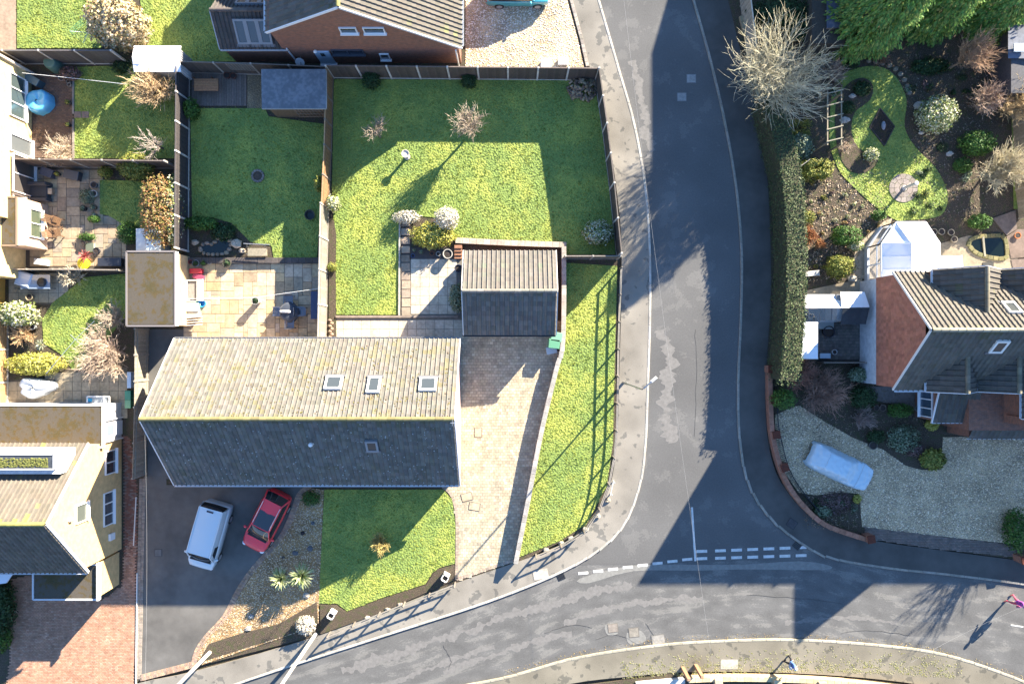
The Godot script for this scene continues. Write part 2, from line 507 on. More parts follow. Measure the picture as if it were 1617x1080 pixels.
func ground() -> void:
	var mb := MB.new()
	mb.quad(Vector3(-150, -0.06, 150), Vector3(-150, -0.06, -150), Vector3(150, -0.06, -150), Vector3(150, -0.06, 150), WHITE)
	struct("ground", mb, "soil")
	# main road
	mb = MB.new()
	var e := strip([150, 1160, 250, 1105, 430, 1045, 600, 990, 760, 930, 870, 880, 1000, 850, 1100, 845, 1250, 845, 1400, 885, 1500, 897, 1617, 912, 1780, 935], [330, 1260, 420, 1220, 600, 1170, 700, 1110, 840, 1075, 930, 1052, 1020, 1035, 1110, 1026, 1250, 1022, 1400, 1032, 1500, 1048, 1617, 1090, 1740, 1160], 5)
	var u := 0.0
	for i in e[0].size() - 1:
		var a: Vector3 = e[0][i]; var b: Vector3 = e[0][i + 1]; var c: Vector3 = e[1][i + 1]; var d: Vector3 = e[1][i]
		var l := ((b - a).length() + (c - d).length()) * 0.5
		mb.quad(d, a, b, c, WHITE)
		for q in [[0, 1], [0, 0], [1, 0], [0, 1], [1, 0], [1, 1]]:
			mb.t.append(Vector2(u + l * q[0], ((c - b).length() if q[0] else (d - a).length()) * q[1]))
		u += l
	struct("road", mb, "road")
	# side road
	mb = MB.new()
	var w := smooth(pts([920, -70, 940, 0, 970, 100, 998, 200, 1015, 300, 1021, 400, 1021, 500, 1018, 600, 1014, 700, 1005, 765, 982, 826, 935, 872, 905, 893], 0.005), 4)
	var ee := smooth(pts([1080, -70, 1100, 0, 1128, 100, 1150, 200, 1167, 300, 1175, 400, 1174, 500, 1170, 600, 1172, 690, 1187, 762, 1218, 812, 1266, 852, 1266, 878], 0.005), 4)
	for i in w.size() - 1: mb.quad(w[i + 1], w[i], ee[i], ee[i + 1], WHITE)
	mb.tri(w[w.size() - 1], ee[ee.size() - 1], W(1100, 889, 0.005), WHITE)
	struct("road", mb, "side_road")
	# plots and pavements stand a kerb above the carriageway
	slab("ground", [-900, -700, 905, -700, 925, -70, 935, 0, 964, 100, 974, 410, 972, 700, 940, 830, 815, 890, 505, 1003, 220, 1075, 100, 1110, -900, 1110], -0.05, G - 0.012, "soil")
	slab("ground", [1150, -700, 2600, -700, 2600, 900, 1617, 885, 1365, 850, 1290, 826, 1240, 775, 1214, 700, 1208, 600, 1214, 450, 1208, 290, 1192, 190, 1150, 0], -0.05, G - 0.012, "soil")
	slab("ground", [1060, 1064, 1200, 1066, 1350, 1072, 1450, 1084, 1617, 1130, 2200, 1500, 600, 1500, 800, 1100], -0.05, G - 0.012, "soil")
	var pw := [886, -70, 904, 0, 930, 102, 944, 128, 958, 200, 974, 300, 982, 405, 978, 600, 974, 700, 962, 772, 930, 832, 885, 862, 815, 888, 720, 921, 505, 1003, 308, 1060, 222, 1078, 150, 1105]
	var kw := smooth(pts(KERB_W), 4)
	var p := smooth(pts(pw), 4)
	kw.reverse()
	p.append_array(kw)
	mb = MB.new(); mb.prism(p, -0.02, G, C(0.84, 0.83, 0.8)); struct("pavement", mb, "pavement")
	var pe := smooth(pts([1130, -70, 1150, 0, 1172, 90, 1197, 190, 1213, 290, 1218, 450, 1212, 560, 1209, 620, 1214, 700, 1234, 762, 1285, 818, 1365, 850, 1480, 868, 1617, 886, 1720, 900]), 4)
	var ke := smooth(pts(KERB_E), 4)
	ke.reverse()
	pe.append_array(ke)
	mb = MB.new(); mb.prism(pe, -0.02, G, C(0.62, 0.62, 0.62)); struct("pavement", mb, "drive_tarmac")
	var ps := smooth(pts([560, 1180, 700, 1130, 800, 1108, 900, 1080, 1000, 1068, 1100, 1061, 1250, 1063, 1400, 1074, 1500, 1092, 1617, 1135, 1700, 1170]), 4)
	var ks := smooth(pts(KERB_S), 4)
	ks.reverse()
	ps.append_array(ks)
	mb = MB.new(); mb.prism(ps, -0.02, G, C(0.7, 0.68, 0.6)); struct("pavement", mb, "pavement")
	# kerb stones
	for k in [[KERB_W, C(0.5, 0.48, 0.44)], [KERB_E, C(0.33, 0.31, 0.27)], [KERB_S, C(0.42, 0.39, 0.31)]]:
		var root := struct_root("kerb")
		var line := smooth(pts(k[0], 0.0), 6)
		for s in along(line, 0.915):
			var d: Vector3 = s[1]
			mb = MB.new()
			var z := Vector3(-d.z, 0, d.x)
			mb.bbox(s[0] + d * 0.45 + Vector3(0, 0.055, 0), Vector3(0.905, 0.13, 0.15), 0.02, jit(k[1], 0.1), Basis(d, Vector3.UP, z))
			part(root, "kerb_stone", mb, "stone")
	# painted markings
	var paint := struct_root("road_markings")
	var dashes := []
	for i in 7: dashes.append([1100 + 25.5 * i + (4 if i > 0 else 0), 870.5 - 1.0 * i, 17, 4.5, -2])
	for i in 7: dashes.append([1100 + 25.5 * i + (4 if i > 0 else 0), 882 - 0.8 * i, 17, 4.5, -2])
	for i in 8: dashes.append([913 + 23.5 * i, 905 - 3.1 * i, 16, 4.2, -5])
	for d in dashes:
		mb = MB.new()
		var a := W(d[0], d[1], 0.0); var r := Basis(Vector3.UP, deg_to_rad(-d[4]))
		var o := a + Vector3(d[2] / 48.0, 0.011, 0)
		mb.box(o, Vector3(d[2] / 24.2, 0.006, d[3] / 24.2), jit(C(0.72, 0.72, 0.7), 0.06), r)
		part(paint, "give_way_dash", mb, "plain")
	mb = MB.new(); mb.beam(W(1093, 801, 0.011), W(1098.5, 886, 0.011), 0.13, 0.006, C(0.7, 0.7, 0.68)); part(paint, "centre_line", mb, "plain")
	mb = MB.new(); mb.beam(W(1597, 987, 0.011), W(1617, 990, 0.011), 0.1, 0.006, C(0.6, 0.6, 0.58)); part(paint, "centre_line", mb, "plain")
	# pale strip of older surfacing beside the give-way line, and patched repairs
	var patch := [[915, 914, 1000, 893, 1098, 892, 1180, 891, 1262, 886, 1310, 893, 1300, 900, 1180, 899, 1100, 901, 1000, 902, 930, 921], [990, 1000, 1012, 996, 1020, 1012, 995, 1018], [955, 988, 970, 985, 976, 1000, 960, 1003]]
	for a in patch:
		mb = MB.new(); mb.prism(smooth(pts(a, 0.0), 3, true), 0.0, 0.009, C(0.25, 0.245, 0.23)); struct("tarmac_patch", mb, "plain")
	# worn pale streaks in the surfacing, and cracks sealed with tar
	rng.seed = 61
	for q in [[[540, 1062, 640, 1028, 740, 995, 840, 962, 930, 938, 1000, 925], 0.32, 0.0], [[700, 1062, 780, 1034, 850, 1012, 905, 1000], 0.2, 0.0], [[890, 985, 960, 962, 1040, 948, 1110, 946], 0.22, 0.0], [[600, 1084, 700, 1048, 780, 1020], 0.18, 0.0], [[1048, 520, 1056, 570, 1052, 640, 1062, 700], 0.45, 0.005], [[1000, 95, 1016, 170, 1028, 250], 0.35, 0.005], [[1240, 985, 1330, 975, 1420, 985], 0.14, 0.0]]:
		var ln := smooth(pts(q[0], q[2]), 6)
		var up := PackedVector3Array(); var dn := PackedVector3Array()
		for s in along(ln, 0.1):
			var o: Vector3 = s[0]; var z := Vector3(-s[1].z, 0, s[1].x)
			var side := []
			for sh in [1.0, 7.0]: side.append(maxf(0.02, q[1] * (0.8 + 0.9 * lump.get_noise_2d(o.x * 0.5 + sh, o.z * 0.5) + 0.8 * lump.get_noise_2d(o.x * 1.7, o.z * 1.7 + sh) + 0.4 * lump.get_noise_2d(o.x * 5.0, o.z * 5.0 + sh))))
			up.append(o + z * side[0]); dn.append(o - z * side[1])
		mb = MB.new()
		for i in up.size() - 1: mb.quad(up[i] + Vector3(0, 0.004, 0), dn[i] + Vector3(0, 0.004, 0), dn[i + 1] + Vector3(0, 0.004, 0), up[i + 1] + Vector3(0, 0.004, 0), C(0.2, 0.196, 0.186))
		struct("tarmac_patch", mb, "plain")
	for q in [[940, 1010, 975, 1003, 1010, 1018, 1030, 1012], [1020, 985, 1035, 1010, 1032, 1022], [860, 1000, 900, 988, 935, 992], [1330, 1000, 1380, 996, 1440, 1004], [1098, 520, 1100, 600, 1096, 690], [1180, 940, 1260, 945, 1330, 952], [700, 1020, 712, 1042, 708, 1058]]:
		var ln := smooth(pts(q, 0.012), 5)
		for i in ln.size(): ln[i] += Vector3(rng.randf_range(-0.05, 0.05), 0, rng.randf_range(-0.05, 0.05))
		mb = MB.new()
		for i in ln.size() - 1: mb.beam(ln[i], ln[i + 1], rng.randf_range(0.012, 0.025), 0.004, C(0.07, 0.07, 0.07))
		struct("road_crack", mb, "plain")
	# lawns
	lawn([527, 125, 938, 127, 950, 200, 962, 300, 972, 402, 888, 402, 888, 386, 800, 384, 722, 382, 714, 378, 700, 345, 652, 340, 630, 355, 631, 497, 531, 497, 529, 420, 531, 370, 526, 345, 524, 300])
	lawn([300, 171, 418, 171, 424, 184, 512, 196, 508, 300, 500, 410, 432, 408, 428, 388, 395, 382, 365, 352, 330, 342, 303, 345])
	lawn([893, 415, 975, 420, 971, 560, 968, 700, 958, 768, 926, 828, 880, 856, 819, 880, 832, 790, 862, 645, 890, 545])
	lawn([512, 773, 700, 773, 714, 790, 719, 830, 718, 890, 694, 896, 682, 905, 672, 922, 600, 945, 548, 965, 532, 953, 503, 953, 508, 850])
	lawn([117, 106, 170, 104, 205, 106, 275, 118, 275, 250, 117, 250])
	lawn([157, 284, 226, 286, 228, 362, 190, 352, 170, 340, 157, 338])
	lawn([116, 452, 132, 438, 198, 432, 198, 500, 128, 584, 113, 583, 100, 562, 68, 542, 66, 505, 82, 478])
	lawn([26, -60, 160, -60, 160, 76, 26, 76])
	lawn([0, 512, 11, 512, 11, 600, 0, 605])
	lawn([215, -60, 346, -60, 346, 76, 400, 97, 230, 97], 0, 24.0)
	lawn([1316, 140, 1330, 118, 1360, 106, 1392, 106, 1416, 122, 1432, 158, 1429, 200, 1446, 232, 1480, 268, 1497, 308, 1486, 340, 1440, 347, 1408, 344, 1350, 297, 1322, 262, 1310, 215], 4, 34.0)
	lawn([1597, 120, 1680, 120, 1680, 330, 1602, 330])
	# planting beds cut into the curved lawn
	slab("soil_bed", [1322, 158, 1340, 132, 1362, 123, 1378, 134, 1374, 158, 1350, 178, 1345, 210, 1358, 236, 1387, 250, 1372, 270, 1346, 272, 1326, 246, 1319, 200], G, G + 0.06, "soil", 4)
	slab("soil_bed", [1390, 172, 1412, 200, 1397, 229, 1375, 201], G, G + 0.07, "soil", 0, C(0.45, 0.42, 0.45))
	slab("soil_bed", [519, 345, 527, 348, 531, 372, 530, 420, 531, 534, 519, 534], G, G + 0.05, "soil")
	slab("soil_bed", [505, 955, 530, 955, 548, 967, 600, 947, 672, 924, 684, 906, 696, 898, 718, 892, 718, 915, 600, 968, 506, 1001], G, G + 0.06, "soil", 0, C(1.0, 1.0, 1.0))
	slab("soil_bed", [700, 380, 888, 386, 888, 392, 712, 388], G, G + 0.05, "soil")
	grow_grass()

func pebbles(label: String, polys: Array, per: float, cols: Array) -> void:
	var mb := MB.new()
	mb.lathe(Vector3.ZERO, [[1.0, -0.4], [0.8, 0.35], [0.0, 0.6]], 6, WHITE)
	var tr := []
	var cl := []
	for a in polys:
		var f := outline2(a)
		var lo := Vector2(1e9, 1e9); var hi := -lo
		for v in f: lo = lo.min(v); hi = hi.max(v)
		for i in int((hi.x - lo.x) * (hi.y - lo.y) * per):
			var v := Vector2(rng.randf_range(lo.x, hi.x), rng.randf_range(lo.y, hi.y))
			if not Geometry2D.is_point_in_polygon(v, f): continue
			var s := rng.randf_range(0.018, 0.042)
			tr.append(Transform3D(Basis(Vector3.UP, rng.randf() * TAU).scaled(Vector3(s * rng.randf_range(1.0, 1.6), s, s)), Vector3(v.x, G + 0.018, v.y)))
			cl.append(jit(cols[rng.randi() % cols.size()], 0.25))
	var mm := MultiMesh.new()
	mm.transform_format = MultiMesh.TRANSFORM_3D
	mm.use_colors = true
	mm.mesh = mb.mesh(M["soft"], Vector3.ZERO)
	mm.instance_count = tr.size()
	for i in tr.size():
		mm.set_instance_transform(i, tr[i]); mm.set_instance_color(i, cl[i])
	var o := MultiMeshInstance3D.new()
	o.name = numbered("gravel_stones")
	o.multimesh = mm
	add_child(o)
	o.set_meta("kind", "stuff"); o.set_meta("label", label); o.set_meta("category", "gravel")

# ---------- paving, slab by slab where a slab can be picked out ----------
func ashlar(root: Node, o: Vector3, sx: float, sz: float, unit: float, cols: Array, m: String, cut := PackedVector2Array()) -> void:
	var nx := int(sx / unit); var nzz := int(sz / unit)
	var taken := {}
	for j in nzz:
		for i in nx:
			if taken.has(i * 1000 + j): continue
			var w := 1; var d := 1
			for s in [[3, 2], [2, 3], [2, 2], [2, 1], [1, 2], [1, 1]]:
				if rng.randf() < 0.35 and s[0] * s[1] > 1: continue
				var ok: bool = i + s[0] <= nx and j + s[1] <= nzz
				if ok:
					for a in s[0]:
						for b in s[1]:
							if taken.has((i + a) * 1000 + j + b): ok = false
				if ok: w = s[0]; d = s[1]; break
			for a in w:
				for b in d: taken[(i + a) * 1000 + j + b] = true
			var c := o + Vector3((i + w * 0.5) * unit, 0, (j + d * 0.5) * unit)
			if cut.size() > 0 and not Geometry2D.is_point_in_polygon(Vector2(c.x, c.z), cut): continue
			var mb := MB.new()
			mb.bbox(c + Vector3(0, rng.randf_range(-0.003, 0.003), 0), Vector3(w * unit - 0.025, 0.06, d * unit - 0.025), 0.012, jit(cols[rng.randi() % cols.size()], 0.16))
			part(root, "paving_slab", mb, m)

func grid_slabs(root: Node, o: Vector3, nx: int, nzz: int, s: Vector2, col: Color, skip := PackedVector2Array()) -> void:
	for j in nzz:
		for i in nx:
			var c := o + Vector3((i + 0.5) * s.x, 0, (j + 0.5) * s.y)
			if skip.size() > 0 and not Geometry2D.is_point_in_polygon(Vector2(c.x, c.z), skip): continue
			var mb := MB.new()
			mb.bbox(c + Vector3(0, rng.randf_range(-0.004, 0.004), 0), Vector3(s.x - 0.018, 0.06, s.y - 0.018), 0.008, jit(col, 0.09))
			part(root, "paving_slab", mb, "stone")

func blocks(root: Node, called: String, poly: PackedVector3Array, s: Vector2, cols: Array, y: float, herring := false, turn := 0.0) -> void:
	var f := PackedVector2Array()
	var lo := Vector2(1e9, 1e9); var hi := -lo
	for q in poly:
		var v := Vector2(q.x, q.z)
		f.append(v); lo = lo.min(v); hi = hi.max(v)
	var mb := MB.new()
	var mid := (lo + hi) * 0.5
	var r := Basis(Vector3.UP, turn)
	if herring:
		var k := s.y
		var m := int((hi - lo).length() / k)
		for j in range(-m, m):
			for i in range(-m, m):
				var ph := posmod(i - j, 4)
				if ph > 1 and ph != 2: continue
				var o := Vector3(i * k, 0, j * k)
				var sz := Vector3(k * 2, 0.05, k) if ph == 0 else Vector3(k, 0.05, k * 2)
				if ph == 1: continue
				if ph == 0: o += Vector3(k, 0, k * 0.5)
				else: o += Vector3(k * 0.5, 0, -k * 0.0)
				var w := Vector3(mid.x, y, mid.y) + r * o
				if not Geometry2D.is_point_in_polygon(Vector2(w.x, w.z), f): continue
				mb.bbox(w, sz - Vector3(0.012, 0, 0.012), 0.006, jit(cols[rng.randi() % cols.size()], 0.14), r)
	else:
		for j in int((hi.y - lo.y) / s.y) + 1:
			for i in int((hi.x - lo.x) / s.x) + 2:
				var w := Vector3(lo.x + (i + (0.5 if j % 2 else 0.0)) * s.x, y, lo.y + j * s.y)
				if not Geometry2D.is_point_in_polygon(Vector2(w.x, w.z), f): continue
				var b := lump.get_noise_2d(w.x * 0.5, w.z * 0.5) * 0.5 + 0.5
				mb.bbox(w + Vector3(0, rng.randf_range(-0.002, 0.002), 0), Vector3(s.x - 0.012, 0.05, s.y - 0.012), 0.006, jit(cols[rng.randi() % cols.size()].lerp(cols[0], b), 0.13))
	stuff(part(root, called, mb, "stone"))

func edging(root: Node, called: String, line: PackedVector3Array, w: float, step: float, cols: Array, y: float) -> void:
	var mb := MB.new()
	for s in along(line, step):
		var d: Vector3 = s[1]
		mb.bbox((s[0] as Vector3) + Vector3(0, y, 0), Vector3(step - 0.012, 0.07, w), 0.008, jit(cols[rng.randi() % cols.size()], 0.16), Basis(d, Vector3.UP, Vector3(-d.z, 0, d.x)))
	stuff(part(root, called, mb, "stone"))

func outline2(a: Array) -> PackedVector2Array:
	var f := PackedVector2Array()
	for q in pts(a): f.append(Vector2(q.x, q.z))
	return f

func paving() -> void:
	var buff := [C(0.53, 0.46, 0.34), C(0.47, 0.41, 0.3), C(0.57, 0.52, 0.4), C(0.4, 0.35, 0.27)]
	# block-paved drive beside the garage
	var dr := pts([727, 529, 890, 505, 888, 545, 862, 640, 834, 780, 812, 886, 722, 917, 721, 832, 716, 790, 702, 771, 722, 763])
	var root := struct_root("driveway")
	var mb := MB.new(); mb.prism(dr, 0.0, G - 0.002, C(0.2, 0.17, 0.13)); part(root, "joint_sand", mb, "plain")
	blocks(root, "block_paving", dr, Vector2(0.235, 0.19), buff, G)
	edging(root, "edging_block", smooth(pts([700, 769, 712, 780, 719, 800, 722, 832, 721, 916]), 5), 0.22, 0.105, [C(0.45, 0.36, 0.28), C(0.36, 0.29, 0.24)], -0.005)
	edging(root, "edging_block", pts([722, 914, 812, 884]), 0.22, 0.105, [C(0.45, 0.36, 0.28), C(0.36, 0.29, 0.24)], -0.005)
	for q in [[755, 683, 12, 16, 0], [737, 785, 18, 13, 15], [749, 800, 18, 13, -10]]:   # inspection covers let into the blocks
		mb = MB.new()
		mb.box(W(q[0], q[1], G + 0.022), Vector3(q[2] / 24.2, 0.03, q[3] / 24.2), C(0.16, 0.14, 0.12), Basis(Vector3.UP, deg_to_rad(q[4])))
		mb.box(W(q[0], q[1], G + 0.036), Vector3(q[2] / 24.2 - 0.08, 0.03, q[3] / 24.2 - 0.08), C(0.52, 0.42, 0.3), Basis(Vector3.UP, deg_to_rad(q[4])))
		part(root, "inspection_cover", mb, "stone")
	# tarmac drive with brick edging
	root = struct_root("driveway")
	mb = MB.new(); mb.prism(pts([226, 752, 262, 752, 262, 766, 482, 766, 470, 782, 458, 812, 440, 848, 400, 893, 375, 928, 352, 972, 322, 1004, 308, 1030, 304, 1052, 222, 1072]), 0.0, G + 0.004, WHITE); part(root, "tarmac", mb, "drive_tarmac")
	var be := [C(0.42, 0.28, 0.2), C(0.5, 0.36, 0.25), C(0.36, 0.27, 0.22)]
	for off in [0.0, 0.21]:
		edging(root, "edging_brick", smooth(pts([484 + off * 22, 768, 470 + off * 22, 782, 459 + off * 24, 812, 440 + off * 20, 850, 400 + off * 20, 895, 375 + off * 20, 931, 353 + off * 20, 973, 324 + off * 20, 1005, 308 + off * 20, 1030, 302 + off * 20, 1056]), 5), 0.2, 0.105, be, -0.003)
		edging(root, "edging_brick", pts([227 - off * 24, 757, 220 - off * 24, 1072]), 0.2, 0.11, [C(0.4, 0.34, 0.29), C(0.34, 0.29, 0.25)], 0.0)
		edging(root, "edging_brick", pts([222, 1068 + off * 24, 304, 1047 + off * 24]), 0.2, 0.11, be, 0.0)
	mb = MB.new(); mb.box(W(249, 873, G + 0.012), Vector3(0.5, 0.02, 0.5), C(0.1, 0.1, 0.1)); mb.box(W(249, 873, G + 0.022), Vector3(0.4, 0.02, 0.4), C(0.17, 0.17, 0.17)); part(root, "drain_cover", mb, "plain")
	# gravel bed between that drive and the front lawn
	slab("gravel", [486, 770, 511, 774, 507, 860, 502, 985, 470, 998, 312, 1052, 312, 1034, 330, 1006, 358, 975, 382, 932, 405, 897, 446, 852, 464, 814, 474, 786], 0.0, G + 0.02, "gravel", 0, C(0.62, 0.5, 0.34))
	slab("soil_bed", [312, 1046, 330, 1016, 380, 1000, 440, 985, 500, 950, 502, 985, 470, 997], G, G + 0.05, "soil")
	# red herringbone drive
	root = struct_root("driveway")
	var rd := pts([16, 915, 60, 905, 160, 948, 192, 925, 196, 870, 213, 840, 214, 1000, 210, 1120, 4, 1120, 14, 1050])
	mb = MB.new(); mb.prism(rd, 0.0, G - 0.002, C(0.17, 0.1, 0.07)); part(root, "joint_sand", mb, "plain")
	blocks(root, "block_paving", rd, Vector2(0.2, 0.1), [C(0.5, 0.28, 0.19), C(0.44, 0.24, 0.16), C(0.56, 0.36, 0.26)], G, false)
	# brick path beside the cream house
	root = struct_root("path")
	mb = MB.new(); mb.prism(pts([194, 690, 204, 690, 213, 740, 216, 905, 196, 905]), 0.0, G - 0.002, C(0.14, 0.09, 0.07)); part(root, "joint_sand", mb, "plain")
	blocks(root, "block_paving", pts([194, 690, 204, 690, 214, 740, 216, 880, 196, 880]), Vector2(0.21, 0.105), [C(0.3, 0.13, 0.09), C(0.24, 0.11, 0.08), C(0.3, 0.25, 0.22)], G)
	# side passage behind the slatted fence
	slab("path", [232, 520, 330, 520, 290, 760, 232, 752], 0.0, G - 0.004, "drive_tarmac")
	# riven stone patio of the house
	root = struct_root("patio")
	mb = MB.new(); mb.prism(pts([288, 414, 512, 414, 512, 600, 288, 600]), 0.0, G - 0.01, C(0.16, 0.13, 0.1)); part(root, "bedding", mb, "plain")
	ashlar(root, W(289, 416, G - 0.01), 9.2, 5.7, 0.3, [C(0.56, 0.43, 0.28), C(0.62, 0.49, 0.33), C(0.5, 0.37, 0.24), C(0.5, 0.42, 0.32), C(0.6, 0.45, 0.26)], "stone")
	# concrete slab terrace
	root = struct_root("patio")
	mb = MB.new(); mb.prism(pts([526, 500, 632, 500, 632, 408, 730, 408, 730, 600, 526, 600]), 0.0, G - 0.01, C(0.22, 0.2, 0.17)); part(root, "bedding", mb, "plain")
	grid_slabs(root, W(634, 409, G - 0.01), 6, 6, Vector2(0.6, 0.6), C(0.6, 0.53, 0.43), outline2([648, 405, 719, 405, 719, 499, 648, 499]))
	grid_slabs(root, W(527, 505, G - 0.01), 14, 3, Vector2(0.6, 0.6), C(0.6, 0.53, 0.43))
	mb = MB.new(); mb.beam(W(530, 500, G + 0.05), W(724, 500, G + 0.05), 0.14, 0.16, C(0.3, 0.24, 0.2)); part(root, "kerb_edge", mb, "stone")
	mb = MB.new(); mb.beam(W(631, 350, G + 0.05), W(630, 498, G + 0.05), 0.1, 0.16, C(0.5, 0.47, 0.42)); part(root, "kerb_edge", mb, "stone")
	for i in 11:   # stepping stones up the side
		mb = MB.new()
		var big := i > 4
		mb.bbox(W(640.5 + rng.randf_range(-0.6, 0.6), 352 + i * 14.0, G + 0.01 + (0.02 if i < 5 else 0.0)), Vector3(0.56, 0.08, 0.53 if big else 0.44), 0.012, jit(C(0.42, 0.33, 0.25) if i % 2 else C(0.34, 0.27, 0.21), 0.12), Basis(Vector3.UP, rng.randf_range(-0.04, 0.04)))
		part(root, "stepping_slab", mb, "stone")
	mb = MB.new(); mb.prism(pts([633, 346, 649, 346, 649, 410, 633, 410]), 0.0, G, C(0.09, 0.07, 0.06)); part(root, "soil_strip", mb, "plain")
	mb = MB.new(); mb.prism(pts([649, 391, 719, 391, 719, 410, 649, 410]), 0.0, G + 0.01, C(0.1, 0.09, 0.09)); part(root, "pot_plinth", mb, "stone")
	# neighbour's decking and stone strip
	root = struct_root("decking")
	for i in 22:
		mb = MB.new()
		mb.box(W(302 + i * 3.95 + 2, 141, G + 0.03), Vector3(0.15, 0.06, 2.15), jit(C(0.2, 0.155, 0.13), 0.14)); part(root, "deck_board", mb, "wood")
	slab("path", [390, 117, 416, 117, 416, 171, 390, 171], 0.0, G + 0.01, "gravel", 0, C(0.55, 0.5, 0.45))
	# block patio of the yellow house garden
	root = struct_root("patio")
	var pa := pts([46, 118, 114, 118, 114, 250, 52, 250])
	mb = MB.new(); mb.prism(pa, 0.0, G - 0.002, C(0.08, 0.06, 0.05)); part(root, "joint_sand", mb, "plain")
	blocks(root, "block_paving", pa, Vector2(0.2, 0.105), [C(0.17, 0.11, 0.085), C(0.22, 0.15, 0.11), C(0.13, 0.1, 0.09)], G)
	mb = MB.new(); mb.beam(W(115, 118, G + 0.03), W(115, 180, G + 0.03), 0.12, 0.1, C(0.3, 0.27, 0.25)); part(root, "kerb_edge", mb, "stone")
	mb = MB.new(); mb.beam(W(115, 188, G + 0.03), W(115, 250, G + 0.03), 0.12, 0.1, C(0.3, 0.27, 0.25)); part(root, "kerb_edge", mb, "stone")
	for i in 2:
		mb = MB.new(); mb.bbox(W(122 + i * 12, 181, G + 0.02), Vector3(0.46, 0.06, 0.42), 0.01, C(0.25, 0.19, 0.17)); part(root, "step_slab", mb, "stone")
	# stone patio of the middle garden
	root = struct_root("patio")
	mb = MB.new(); mb.prism(pts([46, 264, 157, 264, 157, 338, 200, 352, 200, 426, 15, 426, 15, 395, 46, 395]), 0.0, G - 0.01, C(0.12, 0.1, 0.08)); part(root, "bedding", mb, "plain")
	ashlar(root, W(46, 268, G - 0.01), 6.3, 6.4, 0.3, [C(0.4, 0.31, 0.22), C(0.46, 0.36, 0.25), C(0.34, 0.29, 0.23), C(0.5, 0.39, 0.26)], "stone", outline2([46, 264, 157, 264, 157, 338, 200, 352, 200, 424, 46, 424]))
	# square slab patio of the lower garden
	root = struct_root("patio")
	mb = MB.new(); mb.prism(pts([12, 430, 108, 430, 108, 481, 12, 481]), 0.0, G - 0.01, C(0.12, 0.1, 0.08)); part(root, "bedding", mb, "plain")
	grid_slabs(root, W(13, 431, G - 0.01), 6, 3, Vector2(0.65, 0.65), C(0.44, 0.38, 0.29))
	root = struct_root("patio")
	mb = MB.new(); mb.prism(pts([10, 600, 60, 600, 108, 586, 200, 580, 200, 655, 10, 655]), 0.0, G - 0.01, C(0.14, 0.12, 0.09)); part(root, "bedding", mb, "plain")
	grid_slabs(root, W(12, 588, G - 0.01), 13, 5, Vector2(0.6, 0.6), C(0.42, 0.35, 0.25), outline2([10, 600, 60, 600, 108, 586, 200, 580, 200, 655, 10, 655]))
	slab("path", [-60, -60, 24, -60, 24, 80, -60, 80], 0.0, G + 0.01, "stone", 0, C(0.4, 0.3, 0.22))
	# gravel drives
	slab("gravel", [735, -80, 880, -80, 896, 0, 912, 60, 922, 106, 735, 106], 0.0, G + 0.01, "gravel", 0, C(1, 0.98, 0.92))
	edging(struct_root("path_edging"), "edging_block", pts([884, -60, 902, 0, 918, 60, 928, 106]), 0.2, 0.3, [C(0.4, 0.36, 0.32)], 0.02)
	slab("gravel", [1224, 655, 1262, 640, 1300, 664, 1345, 690, 1395, 710, 1430, 735, 1455, 742, 1487, 742, 1490, 690, 1700, 690, 1700, 866, 1592, 858, 1480, 846, 1362, 832, 1358, 780, 1330, 777, 1290, 782, 1262, 778, 1238, 745, 1226, 700], 0.0, G + 0.01, "gravel", 0, C(0.95, 0.92, 0.86))
	root = struct_root("driveway")
	var ap := pts([1366, 832, 1480, 846, 1600, 860, 1610, 880, 1480, 867, 1368, 850])
	mb = MB.new(); mb.prism(ap, 0.0, G - 0.002, C(0.12, 0.1, 0.09)); part(root, "joint_sand", mb, "plain")
	blocks(root, "block_paving", ap, Vector2(0.2, 0.105), [C(0.2, 0.16, 0.14), C(0.26, 0.19, 0.16), C(0.17, 0.15, 0.14)], G)
	# yard of the tile-hung house, its garden path and pond surround
	root = struct_root("patio")
	var yd := pts([1290, 512, 1368, 512, 1368, 570, 1290, 570])
	mb = MB.new(); mb.prism(yd, 0.0, G - 0.002, C(0.06, 0.06, 0.06)); part(root, "joint_sand", mb, "plain")
	blocks(root, "block_paving", yd, Vector2(0.2, 0.2), [C(0.15, 0.14, 0.13), C(0.2, 0.18, 0.17)], G)
	slab("path", [1350, 400, 1362, 380, 1396, 350, 1410, 344, 1404, 360, 1372, 392, 1366, 440, 1346, 440], 0.0, G + 0.012, "stone", 0, C(0.42, 0.35, 0.26))
	slab("path", [1484, 385, 1530, 372, 1600, 380, 1617, 440, 1484, 440], 0.0, G + 0.012, "stone", 0, C(0.34, 0.28, 0.2))
	slab("path", [1365, 610, 1490, 612, 1490, 640, 1470, 650, 1380, 632], 0.0, G + 0.012, "stone", 0, C(0.2, 0.18, 0.17))
	slab("path", [1258, 462, 1362, 440, 1362, 470, 1258, 474], 0.0, G + 0.012, "stone", 0, C(0.42, 0.35, 0.25))
	var pale := [C(0.62, 0.48, 0.31), C(0.46, 0.35, 0.23), C(0.72, 0.59, 0.42), C(0.26, 0.2, 0.15), C(0.56, 0.41, 0.25)]
	pebbles("loose beige gravel stones on the drive of the tile-hung house", [[1224, 655, 1262, 640, 1300, 664, 1345, 690, 1395, 710, 1430, 735, 1455, 742, 1487, 742, 1490, 690, 1640, 690, 1640, 862, 1592, 858, 1480, 846, 1362, 832, 1358, 780, 1330, 777, 1290, 782, 1262, 778, 1238, 745, 1226, 700]], 170.0, pale)
